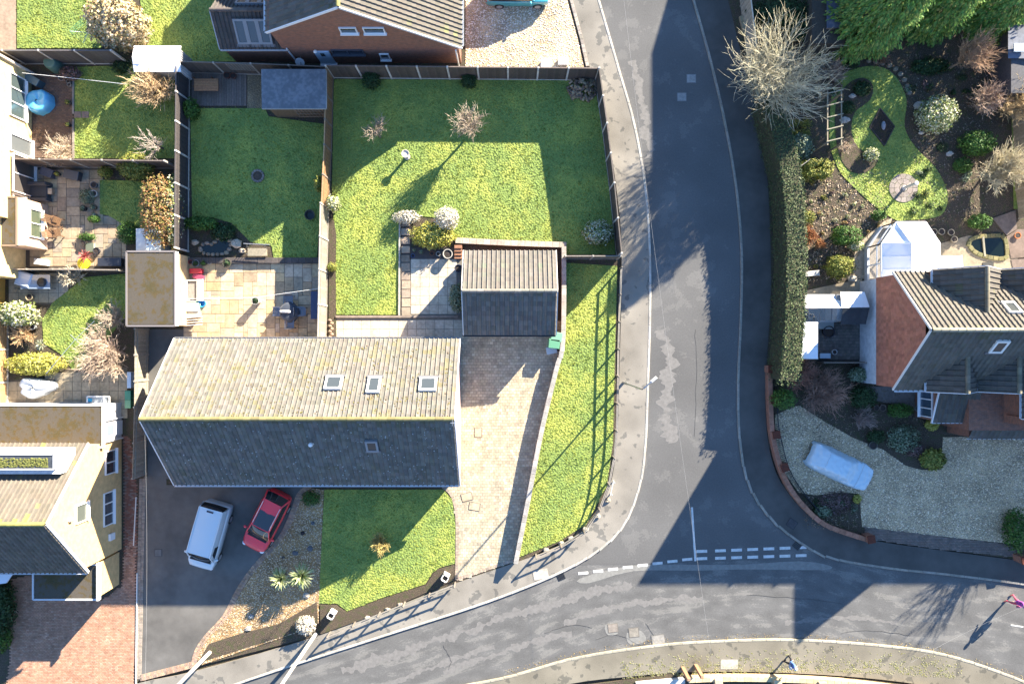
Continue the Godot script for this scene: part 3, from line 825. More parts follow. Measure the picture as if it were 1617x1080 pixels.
	pebbles("loose cream gravel stones on the brick house drive", [[735, -20, 890, -20, 912, 60, 922, 106, 735, 106]], 130.0, [C(0.7, 0.64, 0.54), C(0.6, 0.54, 0.45), C(0.4, 0.35, 0.3), C(0.76, 0.72, 0.65)])
	pebbles("loose brown gravel stones round the yuccas", [[486, 770, 511, 774, 507, 860, 502, 985, 470, 998, 312, 1052, 312, 1034, 330, 1006, 358, 975, 382, 932, 405, 897, 446, 852, 464, 814, 474, 786]], 170.0, [C(0.46, 0.35, 0.22), C(0.34, 0.26, 0.18), C(0.55, 0.44, 0.3), C(0.2, 0.16, 0.12)])

# ---------- houses ----------
func tiles(parent: Node, called: String, a: Vector3, b: Vector3, c: Vector3, d: Vector3, tw: float, course: float, base: Color, moss: Color, amount: float, vary := 0.16, top_moss := 0.0) -> void:
	var mb := MB.new()
	var up := (b - a).cross(d - a).normalized()
	if up.y < 0: up = -up
	var nc := maxi(1, int(round((d - a).length() / course)))
	var nx := maxi(1, int(round((b - a).length() / tw)))
	var pu := [0.0, 0.58, 0.8, 1.0]
	var ph := [0.0, 0.0, 0.075, 0.0]
	for j in nc:
		var v0 := float(j) / nc; var v1 := float(j + 1) / nc
		var l0 := a.lerp(d, v0); var r0 := b.lerp(c, v0); var l1 := a.lerp(d, v1); var r1 := b.lerp(c, v1)
		for i in nx:
			var col := jit(base, vary)
			var q := l0.lerp(r0, (i + 0.5) / nx)
			var m := lump.get_noise_3d(q.x * 0.6, q.z * 0.6, 3.0) + 0.6 * lump.get_noise_3d(q.x * 2.4, q.z * 1.3, 9.0) + rng.randf_range(-0.6, 0.6) + top_moss * sm(0.8, 1.0, v0)
			if m > 1.0 - amount: col = col.lerp(moss, clampf((m - 1.0 + amount) * 1.2, 0.1, 0.5))
			var s0 := up * (0.038 + rng.randf_range(-0.004, 0.004))
			for k in 3:
				var f: float = (i + pu[k]) / nx; var g: float = (i + pu[k + 1]) / nx
				var h0: Vector3 = up * ph[k]; var h1: Vector3 = up * ph[k + 1]
				var p0 := l0.lerp(r0, f); var p1 := l0.lerp(r0, g)
				var t0 := l1.lerp(r1, f); var t1 := l1.lerp(r1, g)
				mb.quad(p0 + s0 + h0, t0 + h0, t1 + h1, p1 + s0 + h1, col)
				mb.quad(p0 - up * 0.012 + h0 * 0.5, p0 + s0 + h0, p1 + s0 + h1, p1 - up * 0.012 + h1 * 0.5, col)
	stuff(part(parent, called, mb, "tile"))

func ridge(parent: Node, a: Vector3, b: Vector3, col: Color, r := 0.13, step := 0.45) -> void:
	for s in along(PackedVector3Array([a, b]), step):
		var mb := MB.new()
		var d: Vector3 = s[1]
		var o: Vector3 = s[0]
		var side := d.cross(Vector3.UP).normalized()
		var e := o + d * (step - 0.01)
		if (e - a).length() > (b - a).length(): e = b
		if (e - o).length() < 0.05: continue
		var cl := jit(col, 0.2)
		var q := rng.randf_range(-0.008, 0.008)
		for k in 4:
			var x0 := PI * k / 4; var x1 := PI * (k + 1) / 4
			var n0 := side * cos(x0) + Vector3.UP * sin(x0); var n1 := side * cos(x1) + Vector3.UP * sin(x1)
			mb.quad_n([o + n0 * (r + q), e + n0 * (r - 0.012), e + n1 * (r - 0.012), o + n1 * (r + q)], [n0, n0, n1, n1], cl)
		part(parent, "ridge_tile", mb, "tile")

func gable(mb: MB, x: float, z0: float, z1: float, he: float, zr: float, hr: float, t: float, col: Color, he2 := -1.0) -> void:   # wall across z with a pointed top
	if he2 < 0: he2 = he
	var p := [Vector3(x, 0, z0), Vector3(x, he, z0), Vector3(x, hr, zr), Vector3(x, he2, z1), Vector3(x, 0, z1)]
	var o := Vector3(t, 0, 0)
	for s in [Vector3.ZERO, o]:
		mb.tri(p[1] + s, p[2] + s, p[3] + s, col); mb.quad(p[0] + s, p[1] + s, p[3] + s, p[4] + s, col)
	mb.quad(p[0], p[0] + o, p[1] + o, p[1], col); mb.quad(p[4], p[4] + o, p[3] + o, p[3], col)

func win(parent: Node, at: Vector3, right: Vector3, out: Vector3, w: float, h: float, n: int, glass := Color(0.03, 0.04, 0.05), frame := Color(0.78, 0.79, 0.8), called := "window", up := Vector3.UP) -> Node3D:   # at: middle of the opening
	var xf := Transform3D(Basis(right, up, out), at)
	var mb := MB.new(); mb.xf = xf
	for s in [-1, 1]:
		mb.box(Vector3(0, s * (h * 0.5 - 0.03), 0.02), Vector3(w, 0.06, 0.1), frame)
		mb.box(Vector3(s * (w * 0.5 - 0.03), 0, 0.02), Vector3(0.06, h - 0.12, 0.1), frame)
	for i in range(1, n): mb.box(Vector3(-w * 0.5 + w * i / n, 0, 0.018), Vector3(0.06, h - 0.12, 0.09), frame)
	mb.box(Vector3(0, -h * 0.5 - 0.03, 0.06), Vector3(w + 0.12, 0.05, 0.2), frame)
	var f := part(parent, called, mb, "pvc")
	for i in n:
		mb = MB.new(); mb.xf = xf
		mb.box(Vector3(-w * 0.5 + w * (i + 0.5) / n, 0, 0.0), Vector3(w / n - 0.07, h - 0.11, 0.02), glass)
		part(f, "pane", mb, "glass")
	return f

func rooflight(parent: Node, at: Vector3, right: Vector3, up: Vector3, w: float, h: float, frame: Color, blind: Color) -> void:   # up: along the slope
	var out := right.cross(up).normalized()
	var xf := Transform3D(Basis(right, up, out), at)
	var mb := MB.new(); mb.xf = xf
	for s in [-1, 1]:
		mb.box(Vector3(0, s * (h * 0.5 - 0.06), 0.07), Vector3(w, 0.12, 0.16), frame)
		mb.box(Vector3(s * (w * 0.5 - 0.06), 0, 0.07), Vector3(0.12, h - 0.24, 0.16), frame)
	mb.box(Vector3(0, -h * 0.5 - 0.09, 0.02), Vector3(w + 0.2, 0.18, 0.1), C(0.12, 0.12, 0.13))
	var f := part(parent, "rooflight", mb, "pvc")
	mb = MB.new(); mb.xf = xf
	mb.box(Vector3(0, 0, 0.1), Vector3(w - 0.24, h - 0.24, 0.03), blind)
	part(f, "pane", mb, "glass")

func line_part(parent: Node, called: String, a: Vector3, b: Vector3, w: float, h: float, col: Color, m := "pvc") -> void:
	var mb := MB.new(); mb.beam(a, b, w, h, col); part(parent, called, mb, m)

func gutter(parent: Node, a: Vector3, b: Vector3, col: Color) -> void:
	var mb := MB.new()
	var d := (b - a).normalized(); var s := d.cross(Vector3.UP)
	for k in 4:
		var x0 := PI * k / 4 + PI; var x1 := PI * (k + 1) / 4 + PI
		mb.quad(a + (s * cos(x0) + Vector3.UP * sin(x0)) * 0.06, b + (s * cos(x0) + Vector3.UP * sin(x0)) * 0.06, b + (s * cos(x1) + Vector3.UP * sin(x1)) * 0.06, a + (s * cos(x1) + Vector3.UP * sin(x1)) * 0.06, col)
	mb.beam(a + s * 0.062, b + s * 0.062, 0.012, 0.03, col); mb.beam(a - s * 0.062, b - s * 0.062, 0.012, 0.03, col)
	part(parent, "gutter", mb, "pvc")

func main_house() -> void:
	var x0 := -20.95; var x1 := -3.25; var z0 := -0.18; var z1 := 8.84; var zr := 4.33; var he := 2.5; var hr := 6.75
	var t := thing("house", "long gabled house with pale weathered tiles on its sunny slope and three rooflights", "house", Vector3(-12, 0, 4.3))
	var mb := MB.new()
	var wl := C(0.62, 0.5, 0.44)
	for z in [z0 + 0.35, z1 - 0.35]: mb.box(Vector3((x0 + x1) * 0.5, 1.2, z), Vector3(x1 - x0 - 0.3, 2.44, 0.25), wl)
	gable(mb, x0 + 0.12, z0 + 0.3, z1 - 0.3, he + 0.1, zr, hr - 0.14, 0.25, wl); gable(mb, x1 - 0.36, z0 + 0.3, z1 - 0.3, he + 0.1, zr, hr - 0.14, 0.25, C(0.62, 0.46, 0.42))
	part(t, "wall", mb, "render")
	tiles(t, "roof_tiles", Vector3(x1, he, z0), Vector3(x0, he, z0), Vector3(x0, hr, zr), Vector3(x1, hr, zr), 0.275, 0.33, C(0.19, 0.178, 0.157), C(0.2, 0.175, 0.06), 0.55, 0.2, 0.2)
	tiles(t, "roof_tiles", Vector3(x0, he, z1), Vector3(x1, he, z1), Vector3(x1, hr, zr), Vector3(x0, hr, zr), 0.275, 0.33, C(0.19, 0.178, 0.157), C(0.13, 0.12, 0.04), 0.25, 0.25, 1.2)
	ridge(t, Vector3(x0, hr + 0.0, zr), Vector3(x1, hr + 0.0, zr), C(0.24, 0.21, 0.09))
	mb = MB.new()   # pale raised spots scattered over the south slope tiles
	var sl := Vector3(0, hr - he, zr - z1)
	var up := Vector3(1, 0, 0).cross(sl).normalized()
	if up.y < 0: up = -up
	for i in 620:
		var u := rng.randf(); var v := rng.randf()
		if lump.get_noise_2d(u * 9.0, v * 4.0) < rng.randf_range(-0.5, 0.45): continue
		var o := Vector3(lerpf(x0 + 0.2, x1 - 0.2, u), he, z1) + sl * v * 0.96 + up * 0.075
		var r := rng.randf_range(0.018, 0.05)
		mb.lathe(o, [[r, -0.03], [r * 0.8, 0.008], [0.0, 0.012]], 5, jit(C(0.55, 0.57, 0.56), 0.2), Basis(Quaternion(Vector3.UP, up)))
	stuff(part(t, "pale_spots", mb, "plain"))
	mb = MB.new()   # moss cushions on the sunny tiles
	var sl2 := Vector3(0, hr - he, zr - z0)
	var up2 := Vector3(1, 0, 0).cross(sl2).normalized()
	if up2.y < 0: up2 = -up2
	for i in 2600:
		var u := rng.randf(); var v := rng.randf()
		if lump.get_noise_2d(u * 14.0, v * 5.0 + 30.0) + v * 0.35 < rng.randf_range(-0.1, 0.75): continue
		var o := Vector3(lerpf(x0 + 0.2, x1 - 0.2, u), he, z0) + sl2 * v * 0.97 + up2 * 0.03
		var r := rng.randf_range(0.025, 0.065)
		mb.lathe(o, [[r, -0.03], [r * 0.8, 0.015], [0.0, 0.03]], 5, jit(C(0.2, 0.17, 0.05) if rng.randf() < 0.7 else C(0.12, 0.09, 0.06), 0.3), Basis(Quaternion(Vector3.UP, up2)))
	stuff(part(t, "moss", mb, "plain"))
	var sn := Vector3(0, he - hr, z0 - zr).normalized()
	var nn := Vector3(0, -(z0 - zr), (he - hr)).normalized()
	for q in [[527, 608, 1.0, 0.98], [590.5, 611, 0.78, 1.18], [676, 610, 1.02, 1.0]]:
		var f: float = clampf((658.0 - q[1]) / (658.0 - 537.0), 0, 1)
		var h := lerpf(hr, he, f)
		var o := W(q[0], q[1], h); o.z = lerpf(zr, z0, f); o.y = h
		rooflight(t, o + Vector3(0, 0.05, -0.03), Vector3(-1, 0, 0), -sn, q[2], q[3], C(0.72, 0.71, 0.68), C(0.05, 0.055, 0.06))
	var f2 := (697.0 - 658.0) / (765.0 - 658.0)
	var o2 := W(587.5, 697, lerpf(hr, he, f2)); o2.z = lerpf(zr, z1, f2)
	rooflight(t, o2 + Vector3(0, 0.05, 0.03), Vector3(1, 0, 0), sl.normalized(), 0.72, 0.95, C(0.2, 0.22, 0.25), C(0.05, 0.055, 0.06))
	mb = MB.new(); mb.lathe(W(495, 700, 5.1) , [[0.07, -0.2], [0.07, 0.55], [0.12, 0.55], [0.12, 0.75], [0.05, 0.82], [0.0, 0.82]], 12, C(0.75, 0.75, 0.75)); part(t, "flue", mb, "paint")
	gutter(t, Vector3(x0, he - 0.02, z1 + 0.07), Vector3(x1, he - 0.02, z1 + 0.07), C(0.7, 0.7, 0.72))
	gutter(t, Vector3(x0, he - 0.02, z0 - 0.07), Vector3(x1, he - 0.02, z0 - 0.07), C(0.3, 0.29, 0.28))
	for x in [x0 - 0.03, x1 + 0.03]:
		line_part(t, "bargeboard", Vector3(x, he - 0.08, z1), Vector3(x, hr - 0.08, zr), 0.05, 0.2, C(0.72, 0.72, 0.73))
		line_part(t, "bargeboard", Vector3(x, he - 0.08, z0), Vector3(x, hr - 0.08, zr), 0.05, 0.2, C(0.72, 0.72, 0.73))
	line_part(t, "fascia", Vector3(x0, he - 0.12, z1 + 0.01), Vector3(x1, he - 0.12, z1 + 0.01), 0.04, 0.18, C(0.7, 0.7, 0.72))
	line_part(t, "fascia", Vector3(x0, he - 0.12, z0 - 0.01), Vector3(x1, he - 0.12, z0 - 0.01), 0.04, 0.18, C(0.7, 0.7, 0.72))
	win(t, Vector3(-8.4, 1.35, z1 - 0.21), Vector3(1, 0, 0), Vector3(0, 0, 1), 2.4, 1.3, 3)
	win(t, Vector3(-15.5, 1.35, z1 - 0.21), Vector3(1, 0, 0), Vector3(0, 0, 1), 2.0, 1.3, 3)
	# aerial on the gable
	var a := thing("television_aerial", "small white aerial and brackets on the gable of the long house", "aerial", Vector3(x1, 6.6, 4.4))
	mb = MB.new(); mb.tube(PackedVector3Array([Vector3(x1 - 0.1, 6.4, 4.35), Vector3(x1 + 0.25, 6.5, 4.4), Vector3(x1 + 0.3, 8.2, 4.4)]), PackedFloat32Array([0.025, 0.025, 0.02]), 6, C(0.6, 0.6, 0.6)); part(a, "mast", mb, "steel")
	mb = MB.new(); mb.beam(Vector3(x1 - 0.1, 8.05, 4.4), Vector3(x1 + 0.7, 8.05, 4.4), 0.02, 0.02, C(0.7, 0.7, 0.7))
	for i in 6: mb.beam(Vector3(x1 + 0.0 + i * 0.12, 8.05, 4.22), Vector3(x1 + 0.0 + i * 0.12, 8.05, 4.58), 0.012, 0.012, C(0.7, 0.7, 0.7))
	part(a, "elements", mb, "steel")
	# detached garage
	var gx0 := -3.0; var gx1 := 2.72; var gz0 := -5.66; var gz1 := -0.46; var gr := -3.07
	t = thing("garage", "tiled garage with a pale ribbed slope at the head of the block drive", "garage", Vector3(-0.1, 0, -3.0))
	mb = MB.new()
	for z in [gz0 + 0.25, gz1 - 0.25]: mb.box(Vector3(-0.14, 1.18, z), Vector3(5.4, 2.36, 0.22), WHITE)
	gable(mb, gx0 + 0.1, gz0 + 0.2, gz1 - 0.2, 2.4, gr, 3.78, 0.22, WHITE); gable(mb, gx1 - 0.3, gz0 + 0.2, gz1 - 0.2, 2.4, gr, 3.78, 0.22, WHITE)
	part(t, "wall", mb, "brick")
	tiles(t, "roof_tiles", Vector3(gx1, 2.4, gz0), Vector3(gx0, 2.4, gz0), Vector3(gx0, 3.9, gr), Vector3(gx1, 3.9, gr), 0.28, 0.33, C(0.19, 0.172, 0.15), C(0.2, 0.27, 0.16), 0.25, 0.12)
	tiles(t, "roof_tiles", Vector3(gx0, 2.4, gz1), Vector3(gx1, 2.4, gz1), Vector3(gx1, 3.9, gr), Vector3(gx0, 3.9, gr), 0.28, 0.33, C(0.19, 0.172, 0.15), C(0.13, 0.12, 0.05), 0.15, 0.22, 0.6)
	ridge(t, Vector3(gx0, 3.9, gr), Vector3(gx1, 3.9, gr), C(0.27, 0.25, 0.21))
	for x in [gx0 - 0.03, gx1 + 0.03]:
		line_part(t, "bargeboard", Vector3(x, 2.33, gz1), Vector3(x, 3.83, gr), 0.05, 0.18, C(0.6, 0.58, 0.55)); line_part(t, "bargeboard", Vector3(x, 2.33, gz0), Vector3(x, 3.83, gr), 0.05, 0.18, C(0.6, 0.58, 0.55))
	gutter(t, Vector3(gx0, 2.37, gz1 + 0.07), Vector3(gx1, 2.37, gz1 + 0.07), C(0.06, 0.06, 0.06))
	for i in 2:
		mb = MB.new(); mb.box(Vector3(-1.5 + i * 2.75, 1.1, gz1 - 0.12), Vector3(2.3, 2.05, 0.06), C(0.7, 0.7, 0.68))
		for k in 5: mb.box(Vector3(-1.5 + i * 2.75, 0.3 + k * 0.4, gz1 - 0.08), Vector3(2.2, 0.03, 0.03), C(0.55, 0.55, 0.53))
		part(t, "garage_door", mb, "paint")

func brick_house() -> void:
	var zs := -18.2; var xl := -14.0; var xr := -3.55; var xa := -9.4; var ha := 8.35; var hl := 5.3; var hrt := 2.95; var zn := -30.0
	var t := thing("house", "red brick gable house with white verges behind the long garden fence", "house", Vector3(-9, 0, -20))
	var mb := MB.new()
	mb.quad(Vector3(xl, 0, zs), Vector3(xl, hl, zs), Vector3(xr, hrt, zs), Vector3(xr, 0, zs), WHITE)
	mb.tri(Vector3(xl, hl, zs), Vector3(xa, ha, zs), Vector3(xr, hrt, zs), WHITE)
	mb.box(Vector3(xl - 0.12, hl * 0.5, (zs + zn) * 0.5), Vector3(0.24, hl, zs - zn), WHITE)
	mb.box(Vector3(xr + 0.12, hrt * 0.5, (zs + zn) * 0.5), Vector3(0.24, hrt, zs - zn), WHITE)
	part(t, "wall", mb, "brick")
	var d := Vector3(0, 0, zn); var o := Vector3(0, 0, zs + 0.12)
	tiles(t, "roof_tiles", Vector3(xr + 0.45, hrt - 0.1, zs + 0.12), Vector3(xr + 0.45, hrt - 0.1, zn), Vector3(xa, ha + 0.05, zn), Vector3(xa, ha + 0.05, zs + 0.12), 0.3, 0.33, C(0.165, 0.148, 0.125), C(0.3, 0.33, 0.08), 0.2, 0.12, 0.4)
	tiles(t, "roof_tiles", Vector3(xl - 0.4, hl - 0.2, zn), Vector3(xl - 0.4, hl - 0.2, zs + 0.12), Vector3(xa, ha + 0.05, zs + 0.12), Vector3(xa, ha + 0.05, zn), 0.3, 0.33, C(0.165, 0.148, 0.125), C(0.1, 0.11, 0.03), 0.35, 0.2, 0.9)
	ridge(t, Vector3(xa, ha + 0.05, zn), Vector3(xa, ha + 0.05, zs + 0.12), C(0.4, 0.35, 0.12))
	line_part(t, "bargeboard", Vector3(xl - 0.4, hl - 0.22, zs + 0.14), Vector3(xa, ha, zs + 0.14), 0.05, 0.18, C(0.74, 0.74, 0.76))
	line_part(t, "bargeboard", Vector3(xr + 0.45, hrt - 0.14, zs + 0.14), Vector3(xa, ha, zs + 0.14), 0.05, 0.18, C(0.74, 0.74, 0.76))
	gutter(t, Vector3(xl - 0.47, hl - 0.24, zs), Vector3(xl - 0.47, hl - 0.24, zn), C(0.74, 0.74, 0.76))
	gutter(t, Vector3(xr + 0.52, hrt - 0.14, zs), Vector3(xr + 0.52, hrt - 0.14, zn), C(0.6, 0.6, 0.6))
	line_part(t, "downpipe", Vector3(xl + 0.05, 0.1, zs + 0.06), Vector3(xl + 0.05, 2.6, zs + 0.06), 0.08, 0.08, C(0.6, 0.62, 0.66))
	line_part(t, "downpipe", Vector3(xr + 0.1, 0.1, zs + 0.3), Vector3(xr + 0.1, hrt, zs + 0.3), 0.08, 0.08, C(0.7, 0.7, 0.7))
	var R := Vector3(1, 0, 0); var Z := Vector3(0, 0, 1)
	win(t, Vector3(-9.55, 5.2, zs + 0.02), R, Z, 1.0, 0.75, 1, C(0.05, 0.055, 0.06)); win(t, Vector3(-8.05, 5.2, zs + 0.02), R, Z, 1.25, 0.75, 1, C(0.05, 0.055, 0.06))
	win(t, Vector3(-10.3, 2.0, zs + 0.02), R, Z, 2.0, 0.7, 2, C(0.02, 0.025, 0.04), C(0.06, 0.07, 0.09)); win(t, Vector3(-8.1, 1.25, zs + 0.02), R, Z, 0.6, 0.9, 1, C(0.05, 0.055, 0.06))
	mb = MB.new(); mb.box(Vector3(-11.95, 1.1, zs + 0.04), Vector3(0.95, 2.0, 0.08), C(0.42, 0.55, 0.68)); mb.box(Vector3(-11.95, 0.12, zs + 0.1), Vector3(1.1, 0.06, 0.25), C(0.6, 0.62, 0.65))
	var dr := part(t, "door", mb, "paint")
	mb = MB.new(); mb.box(Vector3(-11.95, 1.65, zs + 0.085), Vector3(0.25, 0.5, 0.02), C(0.05, 0.07, 0.08)); part(dr, "pane", mb, "glass")
	mb = MB.new(); mb.ball(Vector3(-12.25, 2.35, zs + 0.14), Vector3(0.12, 0.08, 0.12), 4, C(0.75, 0.75, 0.75)); part(t, "wall_lamp", mb, "paint")
	# rear wing with two big roof windows
	var ex0 := -18.15; var ex1 := -13.9
	mb = MB.new()
	mb.box(Vector3(-15.95, 1.2, -18.4), Vector3(4.1, 2.4, 0.24), WHITE); mb.box(Vector3(-15.95, 1.2, -21.5), Vector3(4.1, 2.4, 0.24), WHITE)
	gable(mb, ex0 + 0.12, -21.4, -18.45, 2.35, -19.93, 3.75, 0.24, WHITE)
	part(t, "wing_wall", mb, "brick")
	tiles(t, "wing_roof_tiles", Vector3(ex0, 2.4, -18.2), Vector3(ex1, 2.4, -18.2), Vector3(ex1, 3.95, -19.93), Vector3(ex0, 3.95, -19.93), 0.25, 0.33, C(0.1, 0.088, 0.082), C(0.07, 0.07, 0.04), 0.05, 0.18)
	tiles(t, "wing_roof_tiles", Vector3(ex1, 2.4, -21.66), Vector3(ex0, 2.4, -21.66), Vector3(ex0, 3.95, -19.93), Vector3(ex1, 3.95, -19.93), 0.25, 0.33, C(0.1, 0.088, 0.082), C(0.07, 0.07, 0.04), 0.05, 0.18)
	ridge(t, Vector3(ex0, 3.95, -19.93), Vector3(ex1, 3.95, -19.93), C(0.13, 0.11, 0.1))
	var us := Vector3(0, 1.55, -1.73).normalized()
	for k in 3: rooflight(t, Vector3(-16.55 + k * 0.72, 3.12, -19.0), R, us, 0.72, 1.5, C(0.2, 0.21, 0.22), C(0.05, 0.055, 0.06))
	var un := Vector3(0, 1.55, 1.73).normalized()
	for k in 3: rooflight(t, Vector3(-16.4 + k * 0.72, 3.2, -20.8), -R, un, 0.72, 1.2, C(0.2, 0.21, 0.22), C(0.05, 0.055, 0.06))
	line_part(t, "gutter_board", Vector3(ex0, 2.32, -18.14), Vector3(ex1, 2.32, -18.14), 0.08, 0.1, C(0.4, 0.4, 0.42))
	line_part(t, "bargeboard", Vector3(ex0 - 0.03, 2.34, -18.2), Vector3(ex0 - 0.03, 3.88, -19.93), 0.05, 0.14, C(0.35, 0.36, 0.4))
	var s := thing("satellite_dish", "round grey dish fixed low on the red brick gable", "dish", Vector3(-13.5, 1.0, zs + 0.3))
	mb = MB.new(); mb.lathe(Vector3(-13.5, 1.25, zs + 0.35), [[0.0, 0.0], [0.2, 0.03], [0.3, 0.09], [0.29, 0.1], [0.0, 0.03]], 14, C(0.5, 0.52, 0.55), Basis(Vector3(1, 0, 0), 0.9)); part(s, "dish", mb, "paint")
	mb = MB.new(); mb.tube(PackedVector3Array([Vector3(-13.5, 1.15, zs), Vector3(-13.5, 1.2, zs + 0.35), Vector3(-13.4, 1.5, zs + 0.65)]), PackedFloat32Array([0.025, 0.025, 0.02]), 6, C(0.3, 0.3, 0.3)); part(s, "arm", mb, "steel")

func flat_roof(t: Node, x0: float, x1: float, z0: float, z1: float, h: float, fascia: Color, m := "mossy_felt") -> void:
	var mb := MB.new(); mb.box(Vector3((x0 + x1) * 0.5, h - 0.06, (z0 + z1) * 0.5), Vector3(x1 - x0 - 0.16, 0.1, z1 - z0 - 0.16), C(0.44, 0.44, 0.44)); part(t, "roof_felt", mb, m)
	for s in [[x0, x0, z0, z1], [x1, x1, z0, z1], [x0, x1, z0, z0], [x0, x1, z1, z1]]:
		line_part(t, "fascia", Vector3(s[0], h - 0.08, s[2]), Vector3(s[1], h - 0.08, s[3]), 0.1, 0.22, fascia)

func cream_house() -> void:
	var X := -25.5; var z0 := 6.2; var z1 := 13.6; var zr := 9.9; var he := 4.2; var hr := 8.15; var XL := -40.0
	var cream := C(0.84, 0.57, 0.27)
	var t := thing("house", "cream rendered gable house with ribbed tiles above the red brick path", "house", Vector3(-30, 0, 10))
	var mb := MB.new()
	gable(mb, X - 0.25, z0 + 0.1, z1 - 0.1, he, zr, hr - 0.1, 0.25, cream)
	for z in [z0 + 0.2, z1 - 0.2]: mb.box(Vector3((X + XL) * 0.5, he * 0.5, z), Vector3(X - XL - 0.3, he, 0.22), cream)
	part(t, "wall", mb, "render")
	tiles(t, "roof_tiles", Vector3(X + 0.15, he, z0 - 0.15), Vector3(XL, he, z0 - 0.15), Vector3(XL, hr, zr), Vector3(X + 0.15, hr, zr), 0.27, 0.33, C(0.17, 0.146, 0.118), C(0.36, 0.4, 0.05), 0.25, 0.12, 0.9)
	tiles(t, "roof_tiles", Vector3(XL, he, z1 + 0.15), Vector3(X + 0.15, he, z1 + 0.15), Vector3(X + 0.15, hr, zr), Vector3(XL, hr, zr), 0.27, 0.33, C(0.17, 0.146, 0.118), C(0.12, 0.12, 0.04), 0.15, 0.2, 0.8)
	ridge(t, Vector3(XL, hr, zr), Vector3(X + 0.15, hr, zr), C(0.42, 0.36, 0.1))
	for z in [z0 - 0.15, z1 + 0.15]: line_part(t, "bargeboard", Vector3(X + 0.18, he - 0.07, z), Vector3(X + 0.18, hr - 0.07, zr), 0.05, 0.16, C(0.8, 0.78, 0.72))
	gutter(t, Vector3(XL, he - 0.05, z1 + 0.22), Vector3(X + 0.1, he - 0.05, z1 + 0.22), C(0.72, 0.72, 0.74))
	var E := Vector3(1, 0, 0); var R := Vector3(0, 0, -1)
	win(t, Vector3(X + 0.02, 1.7, 10.5), R, E, 2.1, 1.1, 3, C(0.06, 0.07, 0.08), C(0.8, 0.8, 0.8)); win(t, Vector3(X + 0.02, 4.6, 10.1), R, E, 1.1, 1.2, 1, C(0.1, 0.11, 0.1), C(0.82, 0.8, 0.76))
	mb = MB.new(); mb.box(Vector3(X + 0.08, 1.4, 12.35), Vector3(0.16, 0.5, 0.42), C(0.75, 0.76, 0.78)); part(t, "meter_box", mb, "paint")
	mb = MB.new(); mb.lathe(Vector3(X + 0.1, 5.8, 10.2), [[0.0, 0.1], [0.12, 0.1], [0.14, -0.1], [0.0, -0.12]], 8, C(0.7, 0.66, 0.6)); part(t, "vent_cowl", mb, "paint")
	# single-storey flat-roofed wing with white wall
	mb = MB.new(); mb.box(Vector3(-32.7, 1.25, 5.1), Vector3(14.4, 2.5, 2.3), C(0.74, 0.74, 0.76)); part(t, "wing_wall", mb, "render")
	flat_roof(t, -40.0, -25.3, 3.9, 6.5, 2.66, C(0.66, 0.64, 0.6))
	mb = MB.new(); mb.box(Vector3(-25.46, 1.1, 5.55), Vector3(0.06, 2.0, 0.9), C(0.62, 0.66, 0.72)); var wd := part(t, "wing_door", mb, "paint")
	mb = MB.new(); mb.box(Vector3(-25.42, 1.55, 5.55), Vector3(0.02, 0.8, 0.6), C(0.2, 0.24, 0.3)); part(wd, "pane", mb, "glass")
	win(t, Vector3(-25.46, 1.5, 7.6), R, E, 1.5, 1.2, 2, C(0.04, 0.04, 0.05))
	for z in [4.9, 6.25]: line_part(t, "downpipe", Vector3(-25.4, 0.1, z), Vector3(-25.4, 2.5, z), 0.07, 0.07, C(0.75, 0.75, 0.76))
	# flat-topped dormer with a mossy deck on the sunny slope
	mb = MB.new(); mb.box(Vector3(-32.8, 5.55, 6.85), Vector3(14.2, 1.5, 1.3), C(0.76, 0.76, 0.77)); part(t, "dormer_wall", mb, "render")
	flat_roof(t, -40.0, -25.95, 6.36, 7.2, 6.46, C(0.4, 0.41, 0.42), "grey_felt")
	mb = MB.new()
	for i in 900:
		var o := Vector3(rng.randf_range(-32.0, -26.3), 6.45, rng.randf_range(6.6, 7.08))
		var r := rng.randf_range(0.03, 0.08)
		mb.lathe(o, [[r, -0.01], [r * 0.7, r * 0.6], [0.0, r * 0.8]], 5, jit(C(0.16, 0.17, 0.04), 0.3))
	stuff(part(t, "moss", mb, "plain"))
	# flat-roofed porch
	mb = MB.new(); mb.box(Vector3(-27.6, 1.25, 14.75), Vector3(3.9, 2.5, 2.1), cream); part(t, "porch_wall", mb, "render")
	flat_roof(t, -29.6, -25.6, 13.75, 15.9, 2.66, C(0.5, 0.52, 0.55))
	line_part(t, "porch_fascia", Vector3(-25.5, 2.75, 13.6), Vector3(-25.5, 2.75, 15.9), 0.12, 0.3, C(0.8, 0.8, 0.78))
	mb = MB.new(); mb.prism(PackedVector3Array([Vector3(-33.5, 0, 13.1), Vector3(-30.6, 0, 13.9), Vector3(-31.3, 0, 14.9), Vector3(-33.5, 0, 15.2)]), 2.5, 2.62, C(0.62, 0.68, 0.76), true); part(t, "canopy", mb, "paint")

